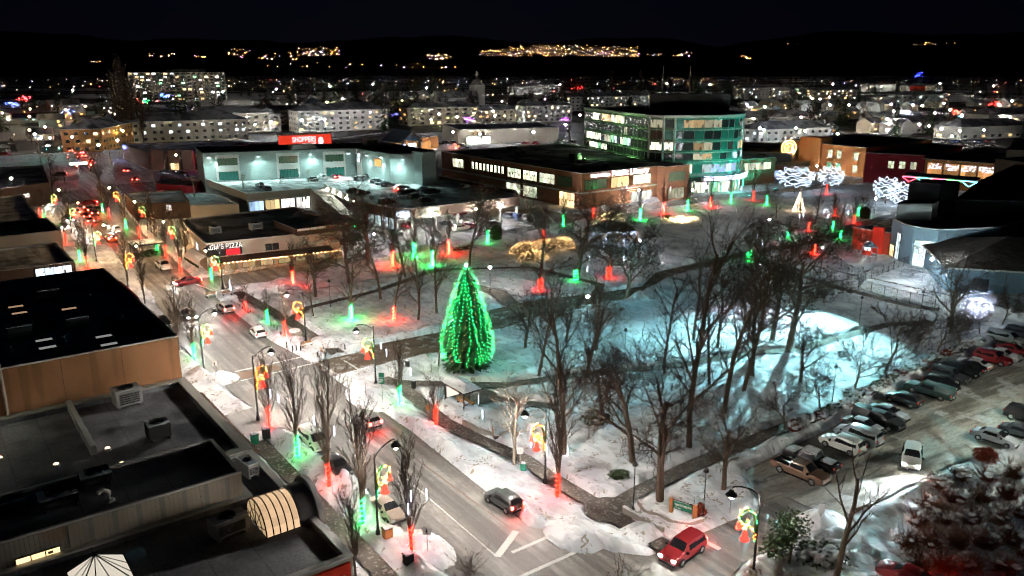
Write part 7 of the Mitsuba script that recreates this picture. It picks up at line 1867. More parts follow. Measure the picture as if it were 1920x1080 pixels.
# yard fences of the leisure centre
def fence(pts, h, lab, step=2.4):
    t = thing('fence', lab, 'fence')
    for p, q in zip(pts[:-1], pts[1:]):
        p, q = np.array(p), np.array(q); L = math.dist(p, q); u = (q - p) / L
        n = max(1, round(L / step))
        for i in range(n + 1):
            add('post', MB().obox(p, u, L * i / n - .05, L * i / n + .05, -.05, .05, 0, h + .1), 'dark_metal', t)
        for i in range(n):
            a, b_ = L * i / n + .06, L * (i + 1) / n - .06
            m = MB().obox(p, u, a, b_, -.03, .03, h - .05, h).obox(p, u, a, b_, -.03, .03, .12, .17)
            nb = max(2, int((b_ - a) / .3))
            for j in range(1, nb):
                m.obox(p, u, a + (b_ - a) * j / nb - .014, a + (b_ - a) * j / nb + .014, -.014, .014, .17, h - .05)
            add('panel', m, 'dark_metal', t)


fence([(132.34, 72.84), (131.34, 67.52), (130.70, 62.70), (130.95, 58.65), (132.98, 56.36)], 2.0, 'dark mesh fence along the front of the snowy yard')
fence([(132.34, 72.84), (138.59, 75.12), (148.19, 75.95), (157.30, 76.71)], 2.0, 'dark fence between the playground and the snowy yard')
fence([(148.61, 89.07), (143.17, 81.85), (140.43, 77.69), (138.59, 75.12)], 1.6, 'low fence at the left of the playground')
fence([(148.43, 89.81), (161.24, 90.87)], 1.2, 'dark fence along the path above the playground')
t = thing('play_structure', 'playground slide tower with a white slide and red panels', 'playground equipment')
q = np.array((153.50, 83.02))
for sx in (-1, 1):
    for sy in (-1, 1):
        add('post', MB().tube([(q[0] + sx, q[1] + sy, 0), (q[0] + sx, q[1] + sy, 3.4)], .09, 6), 'grey', t)
add('platform', MB().box(q[0] - 1.1, q[0] + 1.1, q[1] - 1.1, q[1] + 1.1, 1.5, 1.62), 'grey', t)
add('panel', MB().box(q[0] - 1.1, q[0] - 1.02, q[1] - 1, q[1] + 1, 1.7, 2.6), 'sign_red', t)
add('roof', MB().lathe((q[0], q[1], 3.4), [(1.7, 0), (.05, 1.1)], 4), 'slate_blue', t)
s_ = MB()
for k in range(6):
    za, zb = 1.6 * (1 - k / 6) ** 1.3, 1.6 * (1 - (k + 1) / 6) ** 1.3
    xa, xb = q[0] - 1.1 - k * .5, q[0] - 1.1 - (k + 1) * .5
    s_.hexa([(xb, q[1] - .35, zb), (xa, q[1] - .35, za), (xa, q[1] + .35, za), (xb, q[1] + .35, zb), (xb, q[1] - .35, zb + .3), (xa, q[1] - .35, za + .3), (xa, q[1] + .35, za + .08), (xb, q[1] + .35, zb + .08)])
add('slide', s_, 'white', t)

# ---------------------------------------------------------------- hedge and shrubs
hx = [(61, 45.2), (70, 45.0), (80, 45.4), (90, 46.4), (100, 47.0), (112, 47.6), (124, 48.6)]
hx = np.array([np.array((72.45, 45.15)), np.array((77.85, 45.38)), np.array((84.90, 45.68)), np.array((89.99, 45.89)), np.array((95.96, 46.40)), np.array((102.78, 46.44)), np.array((110.16, 46.47)), np.array((118.40, 46.62))])
tt = np.linspace(0, len(hx) - 1, 26)
for i, s in enumerate(tt):
    p = np.array([np.interp(s, range(len(hx)), hx[:, k]) for k in range(2)]) + rt_.normal(size=2) * .25
    shrub(p, (1.15, .85), 1.15, 420, .17, f'{ORD[i]} snow laden shrub from the left in the hedge above the parking row', 'leaf' if i % 3 else 'leaf_red', 600 + i, snow=.16, group='hedge shrubs above the parking row', name='hedge_shrub')
for i, (xy, r, h, n, sz, lab, mt, sn) in enumerate([
        ((56.73, 59.53), (1.9, 1.5), 1.6, 500, .2, 'round green shrub in the white snow left of the forked tree', 'leaf', .1), ((49.92, 49.21), (1.2, 1.0), .9, 260, .17, 'small green shrub by the path crossing', 'leaf', .0), ((50.78, 40.22), (.9, .8), 1.3, 300, .15, 'rusty shrub right behind the park name sign', 'leaf_red', .0),
        ((81.67, 29.62), (1.5, 1.2), 1.4, 900, .15, 'round dark red shrub on the snow by the silver sedan', 'leaf_red', .0), ((86.08, 46.78), (1.2, 1.0), 1.3, 300, .16, 'bright green shrub at the third small hedge tree', 'leaf', .1),
        ((30.08, 45.46), (1.6, 1.4), 1.7, 60, .1, 'leafless twiggy shrub at the bottom by the crosswalk', 'twig', .0), ((38.45, 37.06), (1.6, 1.4), 2.0, 60, .1, 'brown twiggy shrub at the bottom edge', 'twig_red', .0),
        ((53.63, 29.92), (2.4, 2.0), 1.3, 700, .17, 'snow crusted shrub under the bare tree at the bottom', 'leaf', .3), ((197.87, 109.57), (1.4, 1.4), 3.6, 600, .3, 'dark leafy tree with green lights by the grey block', 'leaf', .0),
        ((93.75, 141.73), (3.4, 1.2), 1.2, 500, .2, 'dark shrub row beside the red snow patch', 'twig', .1), ((78.35, 163.73), (2.4, 1.5), 2.2, 500, .3, 'dark green shrub by the lane behind the pizza shop', 'leaf', .0), ((105.20, 145.69), (1.5, 1.5), 3.5, 500, .3, 'dark round evergreen by the moving car', 'leaf', .0),
        ((156.64, 140.64), (1.6, 1.2), 1.4, 300, .2, 'dark little evergreen on the dim lawn', 'leaf', .0), ((130.80, 115.15), (1.8, 1.2), .8, 160, .2, 'snowy boulders by the brown path loop', 'concrete', .4)]):
    shrub(xy, r, h, n, sz, lab, mt, 700 + i, snow=sn)
# big snowy shrub bank at the bottom right
rb = np.random.RandomState(66)
n_s = 0
ROWS = ['shrub first from the left in the back row', 'shrub second from the left in the back row', 'shrub third from the left in the back row', 'shrub fourth from the left in the back row', 'shrub first from the left in the second row', 'shrub second from the left in the second row', 'shrub third from the left in the second row', 'shrub fourth from the left in the second row', 'shrub first from the left in the third row', 'shrub second from the left in the third row', 'shrub third from the left in the third row', 'shrub fourth from the left in the third row', 'shrub fifth from the left in the third row', 'shrub first from the left in the fourth row', 'shrub second from the left in the fourth row', 'shrub third from the left in the fourth row', 'shrub fourth from the left in the fourth row', 'shrub fifth from the left in the fourth row', 'shrub first from the left in the front row', 'shrub second from the left in the front row', 'shrub third from the left in the front row', 'shrub fourth from the left in the front row', 'shrub fifth from the left in the front row']
for px, py, r, mt in [(72.24, 29.61, 1.5, 'leaf_red'), (75.38, 29.12, 1.5, 'leaf'), (77.41, 27.59, 1.6, 'leaf_red'), (80.00, 26.28, 1.5, 'leaf'), (68.15, 28.57, 1.5, 'twig_red'), (70.99, 27.57, 1.6, 'leaf_red'), (72.92, 26.12, 1.5, 'leaf'), (75.35, 24.87, 1.5, 'leaf_red'), (64.39, 27.62, 1.4, 'leaf_red'), (66.64, 26.45, 1.5, 'twig_red'), (68.48, 25.06, 1.5, 'leaf_red'),
                      (70.32, 23.68, 1.4, 'leaf'), (72.90, 22.79, 1.4, 'leaf_red'), (60.55, 26.56, 1.4, 'twig_red'), (62.13, 25.37, 1.4, 'leaf_red'), (63.87, 24.05, 1.4, 'twig_red'), (65.62, 22.74, 1.4, 'leaf_red'), (67.78, 21.59, 1.4, 'twig_red'), (58.04, 24.39, 1.3, 'twig_red'), (59.70, 23.14, 1.3, 'leaf_red'), (61.37, 21.89, 1.3, 'twig_red'), (63.37, 20.38, 1.3, 'leaf_red'), (66.97, 19.87, 1.3, 'leaf_red')]:
    n_s += 1
    r *= .82 if n_s < 14 else 1
    shrub((px, py), (r, r * .9), 1.3 + rb.rand() * .8, 130, .14, f'{ROWS[n_s - 1]} of the bottom right bank', mt, 800 + n_s, stems=170, snow=.3 if n_s < 14 else .1, group='shrubs of the bank at the bottom right', name='bank_shrub')
t = thing('car', 'dark red car half hidden under the shrubs at the bottom right', 'car')
at = place(*(56.25, 24.31), 0.01, 100, .95)
put('body', {**CARS['sedan']['body'], 'bsdf': {'type': 'ref', 'id': 'paint_red'}}, t, at); put('windshield', CARS['sedan']['windshield'], t, at); put('rear_window', CARS['sedan']['rear_window'], t, at)
for s in CARS['sedan']['tail_light', 1]:
    put('tail_light', s, t, at)
# golden lit bushes and other light displays
for i, (px, py, r, h, n, lab) in enumerate([(101.84, 130.45, 3.6, 2.6, 260, 'left bush covered in golden lights'), (106.48, 129.52, 3.6, 2.8, 260, 'middle bush covered in golden lights'), (111.27, 129.86, 3.2, 2.6, 220, 'right bush covered in golden lights'), (99.55, 124.85, 3.4, 2.0, 200, 'front bush covered in golden lights')]):
    k = shrub((px, py), (r, r * .7), h, 500, .3, lab, 'twig', 900 + i, name='lit_bush', cat='lit bush')
    n *= 2
    rho, th = np.sqrt(rb.rand(n)), rb.uniform(0, 6.2832, n)
    P = np.c_[rho * np.cos(th), rho * np.sin(th), (1 - rho ** 2) ** .5 * 2 - 1 + rb.uniform(-.25, .2, n)] * [r * 1.1, r * .8, h / 2] + [px, py, h / 2 + .1]
    add('fairy_lights', MB().dots(P, rb.uniform(.05, .1, n)), 'black', k, emit=(2.0, 1.15, 0.42), w=.25)


def light_cloud(parent, c, r, n, size, col, w=.1, seed=0):
    rs = np.random.RandomState(seed)
    d_ = rs.normal(size=(n, 3)); d_ /= np.linalg.norm(d_, axis=1, keepdims=True)
    P = d_ * rs.uniform(.4, 1.05, (n, 1)) * r + c
    return add('fairy_lights', MB().dots(P, rs.uniform(.6, 1.3, n) * size), 'black', parent, emit=col, w=w)


for i, (px, py, rx, z, lab) in enumerate([(222.23, 146.86, 6.0, 5.4, 'left of the two round tree crowns netted with white lights'), (235.21, 142.76, 4.2, 5.2, 'right of the two round tree crowns netted with white lights'), (225.29, 118.81, 4.0, 5.0, 'left half of the big white lit tree by the dark tower'), (223.82, 112.97, 4.4, 4.2, 'right half of the big white lit tree by the dark tower')]):
    xy = np.array([px, py])
    k = tree('park', xy, 8.5, lab, None, name='white_lit_tree')
    for s in range(6):
        z0 = z + (s - 2.5) * .95
        rr = rx * .92 * math.sqrt(max(.25, 1 - ((s - 2.5) / 3.2) ** 2))
        a = np.linspace(0, 2 * math.pi, 60)
        q = np.c_[xy[0] + np.cos(a) * rr * (1 + .1 * np.sin(5 * a + s)), xy[1] + np.sin(a) * rr * (1 + .1 * np.cos(4 * a + s)), z0 + .35 * np.sin(a * 6 + s * 2) + .2 * np.sin(a * 11)]
        add('light_string', MB().tube(q, .07, 4, cap=False), 'black', k, emit=(0.9, 1.15, 1.4), w=.1)
xy = np.array((123.03, 48.20))
k = thing('light_net', 'blue white twinkling lights hung in the boughs of the spreading tree', 'string lights')
light_cloud(k, [xy[0] - .5, xy[1] + .5, 4.6], [2.4, 2.4, 2.3], 150, .05, (7, 8, 12), .3, 4)
xy = np.array((127.35, 131.99))
k = thing('golden_tree', 'tree crown full of golden lights at the park centre', 'tree')
add('trunk', MB().tube([(*xy, 0), (*xy, 4)], .15, 6), 'bark', k)
put('crown', VAR['small', 1][1], k, place(*xy, 1.5, 0, 1.3))
light_cloud(k, [xy[0], xy[1], 4.2], [3.8, 3.8, 3.0], 150, .09, (9, 6.0, 2.6), .25, 6)
xy = np.array((194.10, 126.58))
k = thing('light_cone', 'cone shaped tree of golden lights on the plaza', 'light display')
a = np.linspace(0, 22 * 2 * math.pi, 400); z = np.linspace(.3, 5.6, 400); rr = 1.7 * (1 - z / 5.8)
add('light_string', MB().dots(np.c_[xy[0] + np.cos(a) * rr, xy[1] + np.sin(a) * rr, z], .085), 'black', k, emit=(9, 6, 3.4), w=.4)
add('frame', MB().lathe((*xy, 0), [(1.6, .1), (.05, 5.7)], 10), 'dark_metal', k)
xy = np.array((282.39, 119.19))
k = thing('light_cone', 'cone shaped tree of white lights beside the coloured canopy', 'light display')
rr = 1.9 * (1 - z / 5.8)
add('light_string', MB().dots(np.c_[xy[0] + np.cos(a) * rr, xy[1] + np.sin(a) * rr, z * 1.5], .1), 'black', k, emit=(8, 7, 6), w=.05)
add('frame', MB().lathe((*xy, 0), [(1.8, .1), (.05, 8.5)], 10), 'dark_metal', k)
xy = np.array((265.43, 179.66))
k = tree('tall', xy, 13, 'bare tree wrapped in warm gold lights before the blue roofed pavilion', None, name='gold_lit_tree')
light_cloud(k, [xy[0], xy[1], 7], [2.2, 2.2, 5], 160, .12, (9, 4.6, 1.4), .2, 9)
for j in range(2):
    a = np.linspace(0, 2 * math.pi, 40)
    q = np.c_[xy[0] + (2.6 - j * .9) * np.cos(a) * .7, xy[1] - (2.6 - j * .9) * np.cos(a) * .7, 9.5 + (2.8 - j) * np.sin(a)]
    add('light_string', MB().tube(q, .12, 4, cap=False), 'black', k, emit=(8, 4, 1.2), w=.1)
k = thing('icicle_lights', 'row of blue white icicle lights on a gazebo eave at the park centre', 'string lights')
p0, p1 = np.array((118.50, 128.50)), np.array((127.83, 122.87))
P = np.concatenate([[(*(p0 + (p1 - p0) * s), 3.1 - d) for d in np.arange(0, .3 + 1.7 * (s < .03 or s > .97 or abs(s - .33) < .02 or abs(s - .7) < .02) + .5 * ((i * 7) % 5) / 5, .16)] for i, s in enumerate(np.linspace(0, 1, 50))])
add('bulb', MB().dots(P, .055), 'black', k, emit=(5, 6.5, 10), w=.3)
t = thing('gazebo', 'open gazebo with snowy roof behind the tall red wrapped tree', 'gazebo')
pm = (p0 + p1) / 2; du = (p1 - p0) / math.dist(p0, p1); dv = np.array([-du[1], du[0]])
q = [p0 + du * .2, p1 - du * .2, p1 - du * .2 + dv * 6, p0 + du * .2 + dv * 6]
add('roof', MB().hexa([(*a_, 3.2) for a_ in q] + [(*(pm + dv * 3 + (a_ - pm - dv * 3) * .15), 5.2) for a_ in q]), 'shingle', t)
for a_ in q:
    add('post', MB().box(a_[0] - .15, a_[0] + .15, a_[1] - .15, a_[1] + .15, 0, 3.2), 'wood', t)
for i, (px, py) in enumerate([(155.22, 136.06), (160.21, 137.95), (156.82, 138.59), (157.97, 134.91), (160.59, 135.75), (155.84, 133.76)]):
    k = numbered('ground_light'); q = (px, py)
    scene[k] = shape(MB().dots(np.c_[rb.normal(size=(26, 2)) * [1.3, .8] + q, np.abs(rb.normal(size=26)) * .5 + .3], .09), 'black', emit=(9, 6.2, 2.8), w=.25)
    tag(k, 'cluster of warm lights on the snow before the library row', 'light display', 'warm light clusters on the snow before the library row')
for i, (q, lab) in enumerate([((26.43, 187.29), 'left'), ((27.99, 181.16), 'middle'), ((33.11, 187.42), 'right'), ((26.75, 226.56), 'farthest')]):
    k = thing('crown_lights', f'{lab} string of white lights in the bare crowns at the west kerb', 'string lights')
    light_cloud(k, [*q, 4.6], [1.8, 2.4, 1.8], 34, .07, (7, 6.4, 5.6), .1, 40 + i)
# hanging snowfall tubes
tu = shape(MB().tube([(0, 0, 0), (0, 0, -.9)], .035, 5), 'black', emit=(5, 6, 8.5), w=.02)
for i, (px, py, z) in enumerate([(*(44.55, 85.43), 4), (*(45.27, 88.2), 4), (*(44.78, 64.61), 3), (*(46.18, 67.42), 3.4), (*(43.73, 77.89), 4), (*(26.41, 76.74), 6), (*(26.55, 74.88), 6), (*(26.46, 65.67), 7), (*(26.98, 62.41), 7), (*(27.65, 49.94), 6), (*(28.75, 49.42), 6), (*(27.3, 49.83), 5), (*(147.03, 105.0), 5), (*(138.24, 99.18), 5), (*(133.73, 94.58), 5), (*(104.05, 106.98), 4), (*(105.44, 104.81), 4), (*(100.29, 108.69), 4), (*(114.06, 113.37), 4), (*(110.68, 115.91), 4), (*(171.35, 111.25), 4), (*(173.38, 111.58), 4),
                                 (*(183.13, 111.98), 4), (*(176.82, 107.13), 4), (*(185.67, 107.11), 4), (*(163.02, 162.05), 6), (*(171.35, 153.09), 6), (*(187.34, 141.04), 6), (*(45.11, 51.26), 4), (*(43.77, 52.68), 4), (*(43.51, 54.7), 4), (*(94.2, 102.7), 4), (*(40.27, 131.98), 3), (*(41.29, 135.62), 3)]):
    k = put('snowfall_tube', tu, at=place(px, py, z), label='thin white glowing snowfall tube hanging in the bare branches', cat='light tube', group='snowfall light tubes')

# ---------------------------------------------------------------- far town: lamps, poles, signals, trees
far_lamps = [((54.36, 583.42), 260, (1, .85, .6)), ((83.45, 728.61), 260, (1, .8, .5)), ((50.83, 442.48), 200, (1, .9, .8)), ((61.93, 412.82), 160, (1, .95, .9)), ((63.85, 364.22), 150, (.85, .85, 1)), ((74.43, 381.21), 120, (.9, .9, 1)), ((59.41, 670.37), 260, (1, .8, .5)), ((89.59, 531.45), 300, (1, .55, .2)),
             ((104.65, 520.10), 300, (1, .6, .25)), ((126.12, 471.55), 300, (1, .6, .25)), ((158.21, 447.37), 400, (1, .98, .95)), ((174.93, 467.14), 400, (1, .98, .95)), ((194.29, 467.56), 300, (1, 1, 1)), ((208.60, 467.19), 300, (1, .95, .9)), ((242.32, 499.54), 400, (1, .7, .4)), ((250.88, 493.09), 400, (1, .6, .25)),
             ((215.95, 334.47), 260, (1, .98, .95)), ((218.93, 315.81), 260, (1, 1, 1)), ((247.34, 310.82), 320, (1, .98, .95)), ((296.09, 343.47), 320, (1, .98, .95)), ((364.07, 407.80), 320, (1, 1, 1)), ((607.26, 619.77), 500, (1, .9, .7)), ((587.91, 442.73), 500, (.9, 1, 1)), ((349.14, 251.66), 350, (.8, .95, 1)), ((375.25, 250.78), 350, (.8, .95, 1)), ((645.05, 399.67), 500, (1, 1, .95)),
             ((460.66, 304.87), 350, (1, .8, .55)), ((483.09, 260.34), 600, (1, .98, .92)), ((657.95, 389.95), 500, (1, .95, .9)), ((702.19, 356.62), 600, (.8, 1, 1)), ((579.64, 278.34), 400, (.85, .85, 1)), ((567.35, 254.61), 400, (1, .85, .65)), ((761.17, 312.17), 500, (1, .95, .85)), ((437.89, 184.78), 300, (1, .98, .9)), ((384.57, 175.59), 260, (1, .98, .9)), ((567.04, 224.72), 400, (1, .9, .8)), ((398.93, 214.14), 300, (1, .95, .9)), ((452.99, 225.24), 300, (1, .9, .75)), ((77.53, 302.13), 110, (1, .95, .95)), ((22.97, 264.32), 60, (1, .95, .9)), ((52.59, 475.12), 129, (1, 0.85, 0.6)), ((88.95, 440.56), 120, (1, 0.98, 0.35)), ((45.61, 541.12), 93, (1, 0.85, 0.95)), ((89.05, 508.38), 129, (1, 0.6, 0.6)), ((125.74, 750.77), 89, (1, 0.85, 0.35)), ((53.25, 413.61), 61, (1, 0.98, 0.95)), ((81.60, 453.26), 65, (1, 0.7, 0.95)), ((120.94, 630.98), 120, (1, 0.6, 0.35)), ((98.20, 529.88), 110, (1, 0.6, 0.95)), ((111.61, 562.19), 72, (1, 0.98, 0.95)), ((102.94, 697.40), 93, (1, 0.6, 0.35)), ((118.57, 605.63), 113, (1, 0.6, 0.35)), ((62.16, 494.61), 134, (1, 0.6, 0.35)), ((68.93, 611.80), 63, (1, 0.7, 0.35)), ((356.35, 215.45), 163, (1, 0.85, 0.65)), ((358.07, 234.25), 134, (1, 0.85, 0.65)), ((578.86, 307.66), 111, (1, 0.98, 0.9)), ((861.93, 342.18), 168, (1, 0.98, 0.9)), ((818.64, 509.05), 155, (1, 0.95, 0.9)), ((768.71, 498.11), 91, (1, 0.95, 0.65)), ((446.99, 216.91), 151, (1, 0.85, 0.95)), ((490.59, 352.43), 81, (1, 0.98, 0.95)), ((566.18, 409.37), 184, (1, 0.95, 0.65)), ((695.29, 372.47), 90, (1, 0.95, 0.9)), ((750.15, 353.21), 176, (1, 0.95, 0.9)), ((422.25, 189.40), 106, (1, 0.85, 0.65)), ((487.54, 257.00), 140, (1, 0.95, 0.9)), ((443.07, 237.13), 157, (1, 0.85, 0.9)), ((425.17, 314.77), 160, (1, 0.98, 0.9)), ((753.81, 479.20), 165, (1, 0.95, 0.9)), ((429.79, 202.00), 151, (1, 0.85, 0.9)), ((360.01, 262.27), 95, (1, 0.85, 0.95)), ((636.84, 295.08), 196, (1, 0.95, 0.65)), ((692.09, 343.65), 173, (1, 0.98, 0.9)), ((288.11, 440.72), 156, (1, 0.85, 0.6)), ((504.84, 762.69), 178, (1, 0.98, 0.4)), ((321.20, 711.67), 144, (1, 0.98, 0.4)), ((397.45, 705.53), 121, (1, 0.98, 0.4)), ((346.66, 482.64), 169, (1, 0.98, 0.95)), ((260.62, 427.99), 122, (1, 0.7, 0.95)), ((315.82, 437.91), 189, (1, 0.98, 0.95)), ((297.34, 477.51), 163, (1, 0.98, 0.4)), ((462.67, 630.06), 108, (1, 0.98, 0.95)), ((530.30, 647.63), 120, (1, 0.7, 0.95))]
far_lamps += [((326.81, 1327.22), 1600, (1, .9, .78)), ((363.04, 943.71), 1600, (1, .9, .78)), ((484.31, 1059.86), 1600, (1, .9, .78)), ((612.69, 1180.25), 1600, (1, .9, .78)), ((539.32, 895.20), 1600, (1, .9, .78)), ((748.44, 1077.95), 1600, (1, .9, .78)), ((814.83, 959.47), 1600, (1, .9, .78)), ((1030.75, 939.84), 1600, (1, .9, .78)), ((997.02, 822.18), 1600, (1, .9, .78)), ((1024.19, 709.03), 1600, (1, .9, .78)), ((1196.43, 740.37), 1600, (1, .9, .78)), ((1071.51, 590.92), 1600, (1, .9, .78)), ((1392.53, 667.22), 1600, (1, .9, .78)), ((1238.89, 518.71), 1600, (1, .9, .78)), ((276.32, 869.15), 1600, (1, .9, .78)), ((163.14, 1037.86), 1600, (1, .9, .78))]
for i, (xy, I, c) in enumerate(far_lamps):
    dist = math.hypot(*xy)
    globe_lamp(xy, 'lit street lamp on a pole among the far roofs', I * 2.2, c, 1.9 if I < 1000 else 3.4, w=.06 + .24 * (I > 240), big=min(.2 + dist / 2400, .5), group='street lamps of the far town', name='far_street_lamp')
pole_shape = shape(MB().tube([(0, 0, -.2), (0, 0, 11.5)], [.16, .1], 7).box(-1.2, 1.2, -.06, .06, 10.6, 10.8).box(-.9, .9, -.06, .06, 9.7, 9.85), 'bark_pale')
for xy, s, lab in [((36.82, 315.45), 1.5, 'tall wooden utility pole at the brown mall corner'), ((66.99, 361.85), 1.0, 'utility pole by the far street at the blue lit store'), ((66.06, 288.53), 1.15, 'utility pole beside the maroon block'), ((63.17, 231.79), .85, 'utility pole beside the snowy roof shed'), ((76.40, 229.83), .8, 'utility pole at the deck corner'), ((96.55, 230.76), .8, 'utility pole before the parking deck ramp'),
                   ((100.84, 361.31), 1.1, 'utility pole behind the left end of the teal building'), ((519.62, 323.57), 1.6, 'pale utility pole at the right behind the orange building'), ((838.79, 372.95), 2.6, 'tall pale utility pole at the far right'), ((681.35, 278.07), 2.4, 'pale utility pole at the right edge of the town')]:
    put('utility_pole', pole_shape, at=place(*xy, 0, 20, (1, 1, s)), label=lab, cat='utility pole')


def signal(xy, ang, L, color, lab):
    t = thing('traffic_light', lab, 'traffic light')
    at = place(*xy, 0, ang)
    put('mast', shape(MB().tube([(0, 0, 0), (0, 0, 5.8)], .12, 7).tube([(0, 0, 5.6), (L, 0, 5.9)], .08, 6), 'dark_metal'), t, at)
    for i, s in enumerate((L * .5, L)):
        k = put('head', shape(MB().box(s - .2, s + .2, -.18, .18, 5.0, 6.2), 'black'), t, at)
        put('lens', shape(MB().ball((s, -.24, 5.9 if color[0] > 1 else 5.25), .3, n=8), 'black', emit=np.array(color) * 14, w=.35), k, at)


signal((42.52, 311.16), 10, 9, (2.4, .12, .06), 'red traffic light at the left of the far crossing'); signal((56.21, 343.44), 180, 7, (2.4, .12, .06), 'red traffic light at the right of the far crossing')
signal((58.73, 393.04), 190, 10, (.05, 2.2, 1.2), 'green traffic light over the far crossing'); signal((79.08, 635.39), 190, 10, (.05, 2.4, 1.8), 'green traffic light farthest up the main street'); signal((351.70, 147.31), 200, 12, (.05, 2.0, 1.2), 'green traffic light at the right edge'); signal((669.14, 287.27), 200, 12, (.05, 2.0, 1.2), 'pair of green lights in the far right town')
for (px, py, c, lab) in [(52.03, 340.47, (.1, 3, 1.2), 'green lit shop sign glow at the far crossing')]:
    q = (px, py); t = thing('lit_sign', lab, 'sign')
    add('board', MB().box(q[0] - 3, q[0] + 3, q[1], q[1] + .3, 3.2, 4.2), 'black', t, emit=(1.2, 1.6, 1.3), w=.1); add('post', MB().box(q[0] - .15, q[0] + .15, q[1] + .05, q[1] + .25, 0, 3.2), 'grey', t)
# far trees
CON = [shape(MB().raw(*conifer(50 + i, 20, 4.2, 16, 8, 4, .04)), 'needle') for i in range(3)]
CTR = shape(MB().tube([(0, 0, -1), (0, 0, 17)], [.35, .05], 5), 'bark')
PB = [tree_meshes(grow(600 + i, 16, 9, 0.3, [(9, .6, .6, .25), (6, .6, .45, .2), (3, .6, .5, .2)], [.05, .1, .06, .03], [.08, .14, .18, .2]), 1, .07) for i in range(2)]
PO = tree_meshes(grow(620, 30, 27, 0.5, [(46, .28, .28, .06), (7, .35, .45, .2), (3, .4, .5, .2)], [.0, .12, .1, .1], [.03, .06, .1, .1]), 1, .07)
rf = np.random.RandomState(31)


def far_tree(kind, xy, h, lab, grp=None):
    t = thing('conifer' if kind == 'con' else 'bare_tree', lab, 'tree', grp)
    if kind == 'con':
        at = place(*xy, 0, rf.uniform(0, 360), (h / 20 * rf.uniform(.85, 1.2), h / 20 * rf.uniform(.85, 1.2), h / 20))
        put('trunk', CTR, t, at); put('crown', CON[rf.randint(3)], t, at)
    else:
        tr, cr = PO if kind == 'pop' else PB[rf.randint(2)]
        s = h / (33 if kind == 'pop' else 17)
        at = place(*xy, 0, rf.uniform(0, 360), s)
        put('trunk', tr, t, at); put('crown', cr, t, at)


for kind, xy, h, lab in [('pop', (90.08, 458.00), 42, 'leftmost tall pale poplar before the apartment tower'), ('pop', (96.50, 468.73), 46, 'tallest pale poplar before the apartment tower'), ('pop', (101.70, 472.95), 36, 'third pale poplar before the apartment tower'), ('pop', (103.33, 463.59), 28, 'shortest pale poplar before the apartment tower'),
                         ('con', (123.75, 473.34), 40, 'tall dark conifer before the apartment tower'), ('con', (131.96, 485.21), 30, 'dark conifer right of the tall one before the apartment tower'), ('con', (256.58, 488.79), 34, 'tall dark conifer left of the brown apartment block'), ('con', (275.34, 500.80), 32, 'second dark conifer left of the brown apartment block'), ('con', (237.88, 445.13), 26, 'dark conifer just behind the gable entrance'),
                         ('con', (405.16, 486.18), 36, 'broad dark conifer before the long lit apartment block'), ('con', (422.71, 517.48), 30, 'smaller dark conifer beside the broad one'), ('pop', (766.13, 795.54), 38, 'pale cypress shaped tree above the glass tower'), ('pop', (797.39, 771.98), 38, 'pale cypress shaped tree right of the other above the glass tower'), ('con', (836.04, 742.85), 22, 'lit olive conifer above the glass tower roof'), ('con', (619.01, 475.22), 34, 'dark conifer at the right of the glass tower roof'),
                         ('con', (617.40, 420.51), 26, 'dark conifer before the green lit apartment block'), ('con', (712.69, 467.97), 30, 'broad dark conifer among the lit apartment blocks'), ('bare', (1149.80, 506.42), 40, 'tall pale bare tree against the dark hills at the right'), ('bare', (938.25, 453.78), 34, 'pale bare tree left of the tall one at the right'), ('bare', (1097.30, 431.17), 34, 'pale bare tree at the right edge'), ('con', (591.59, 269.34), 18, 'conifer with red lights at the right'), ('bare', (501.39, 246.55), 14, 'dark purple bare tree in the right town'),
                         ('bare', (225.33, 621.69), 26, 'bare tree before the pale hip roofed block'), ('bare', (54.69, 492.34), 14, 'bare tree at the far left kerb'), ('bare', (43.13, 448.28), 12, 'bare tree in the far left lot'), ('con', (574.91, 571.80), 20, 'small conifer left of the rooftop penthouse'), ('bare', (310.55, 390.36), 14, 'bare tree before the parked snowy cars'), ('bare', (291.72, 333.92), 14, 'bare tree left of the glass tower'), ('bare', (291.45, 217.68), 8, 'bush like tree right of the glass tower')]:
    far_tree(kind, xy, h, lab)
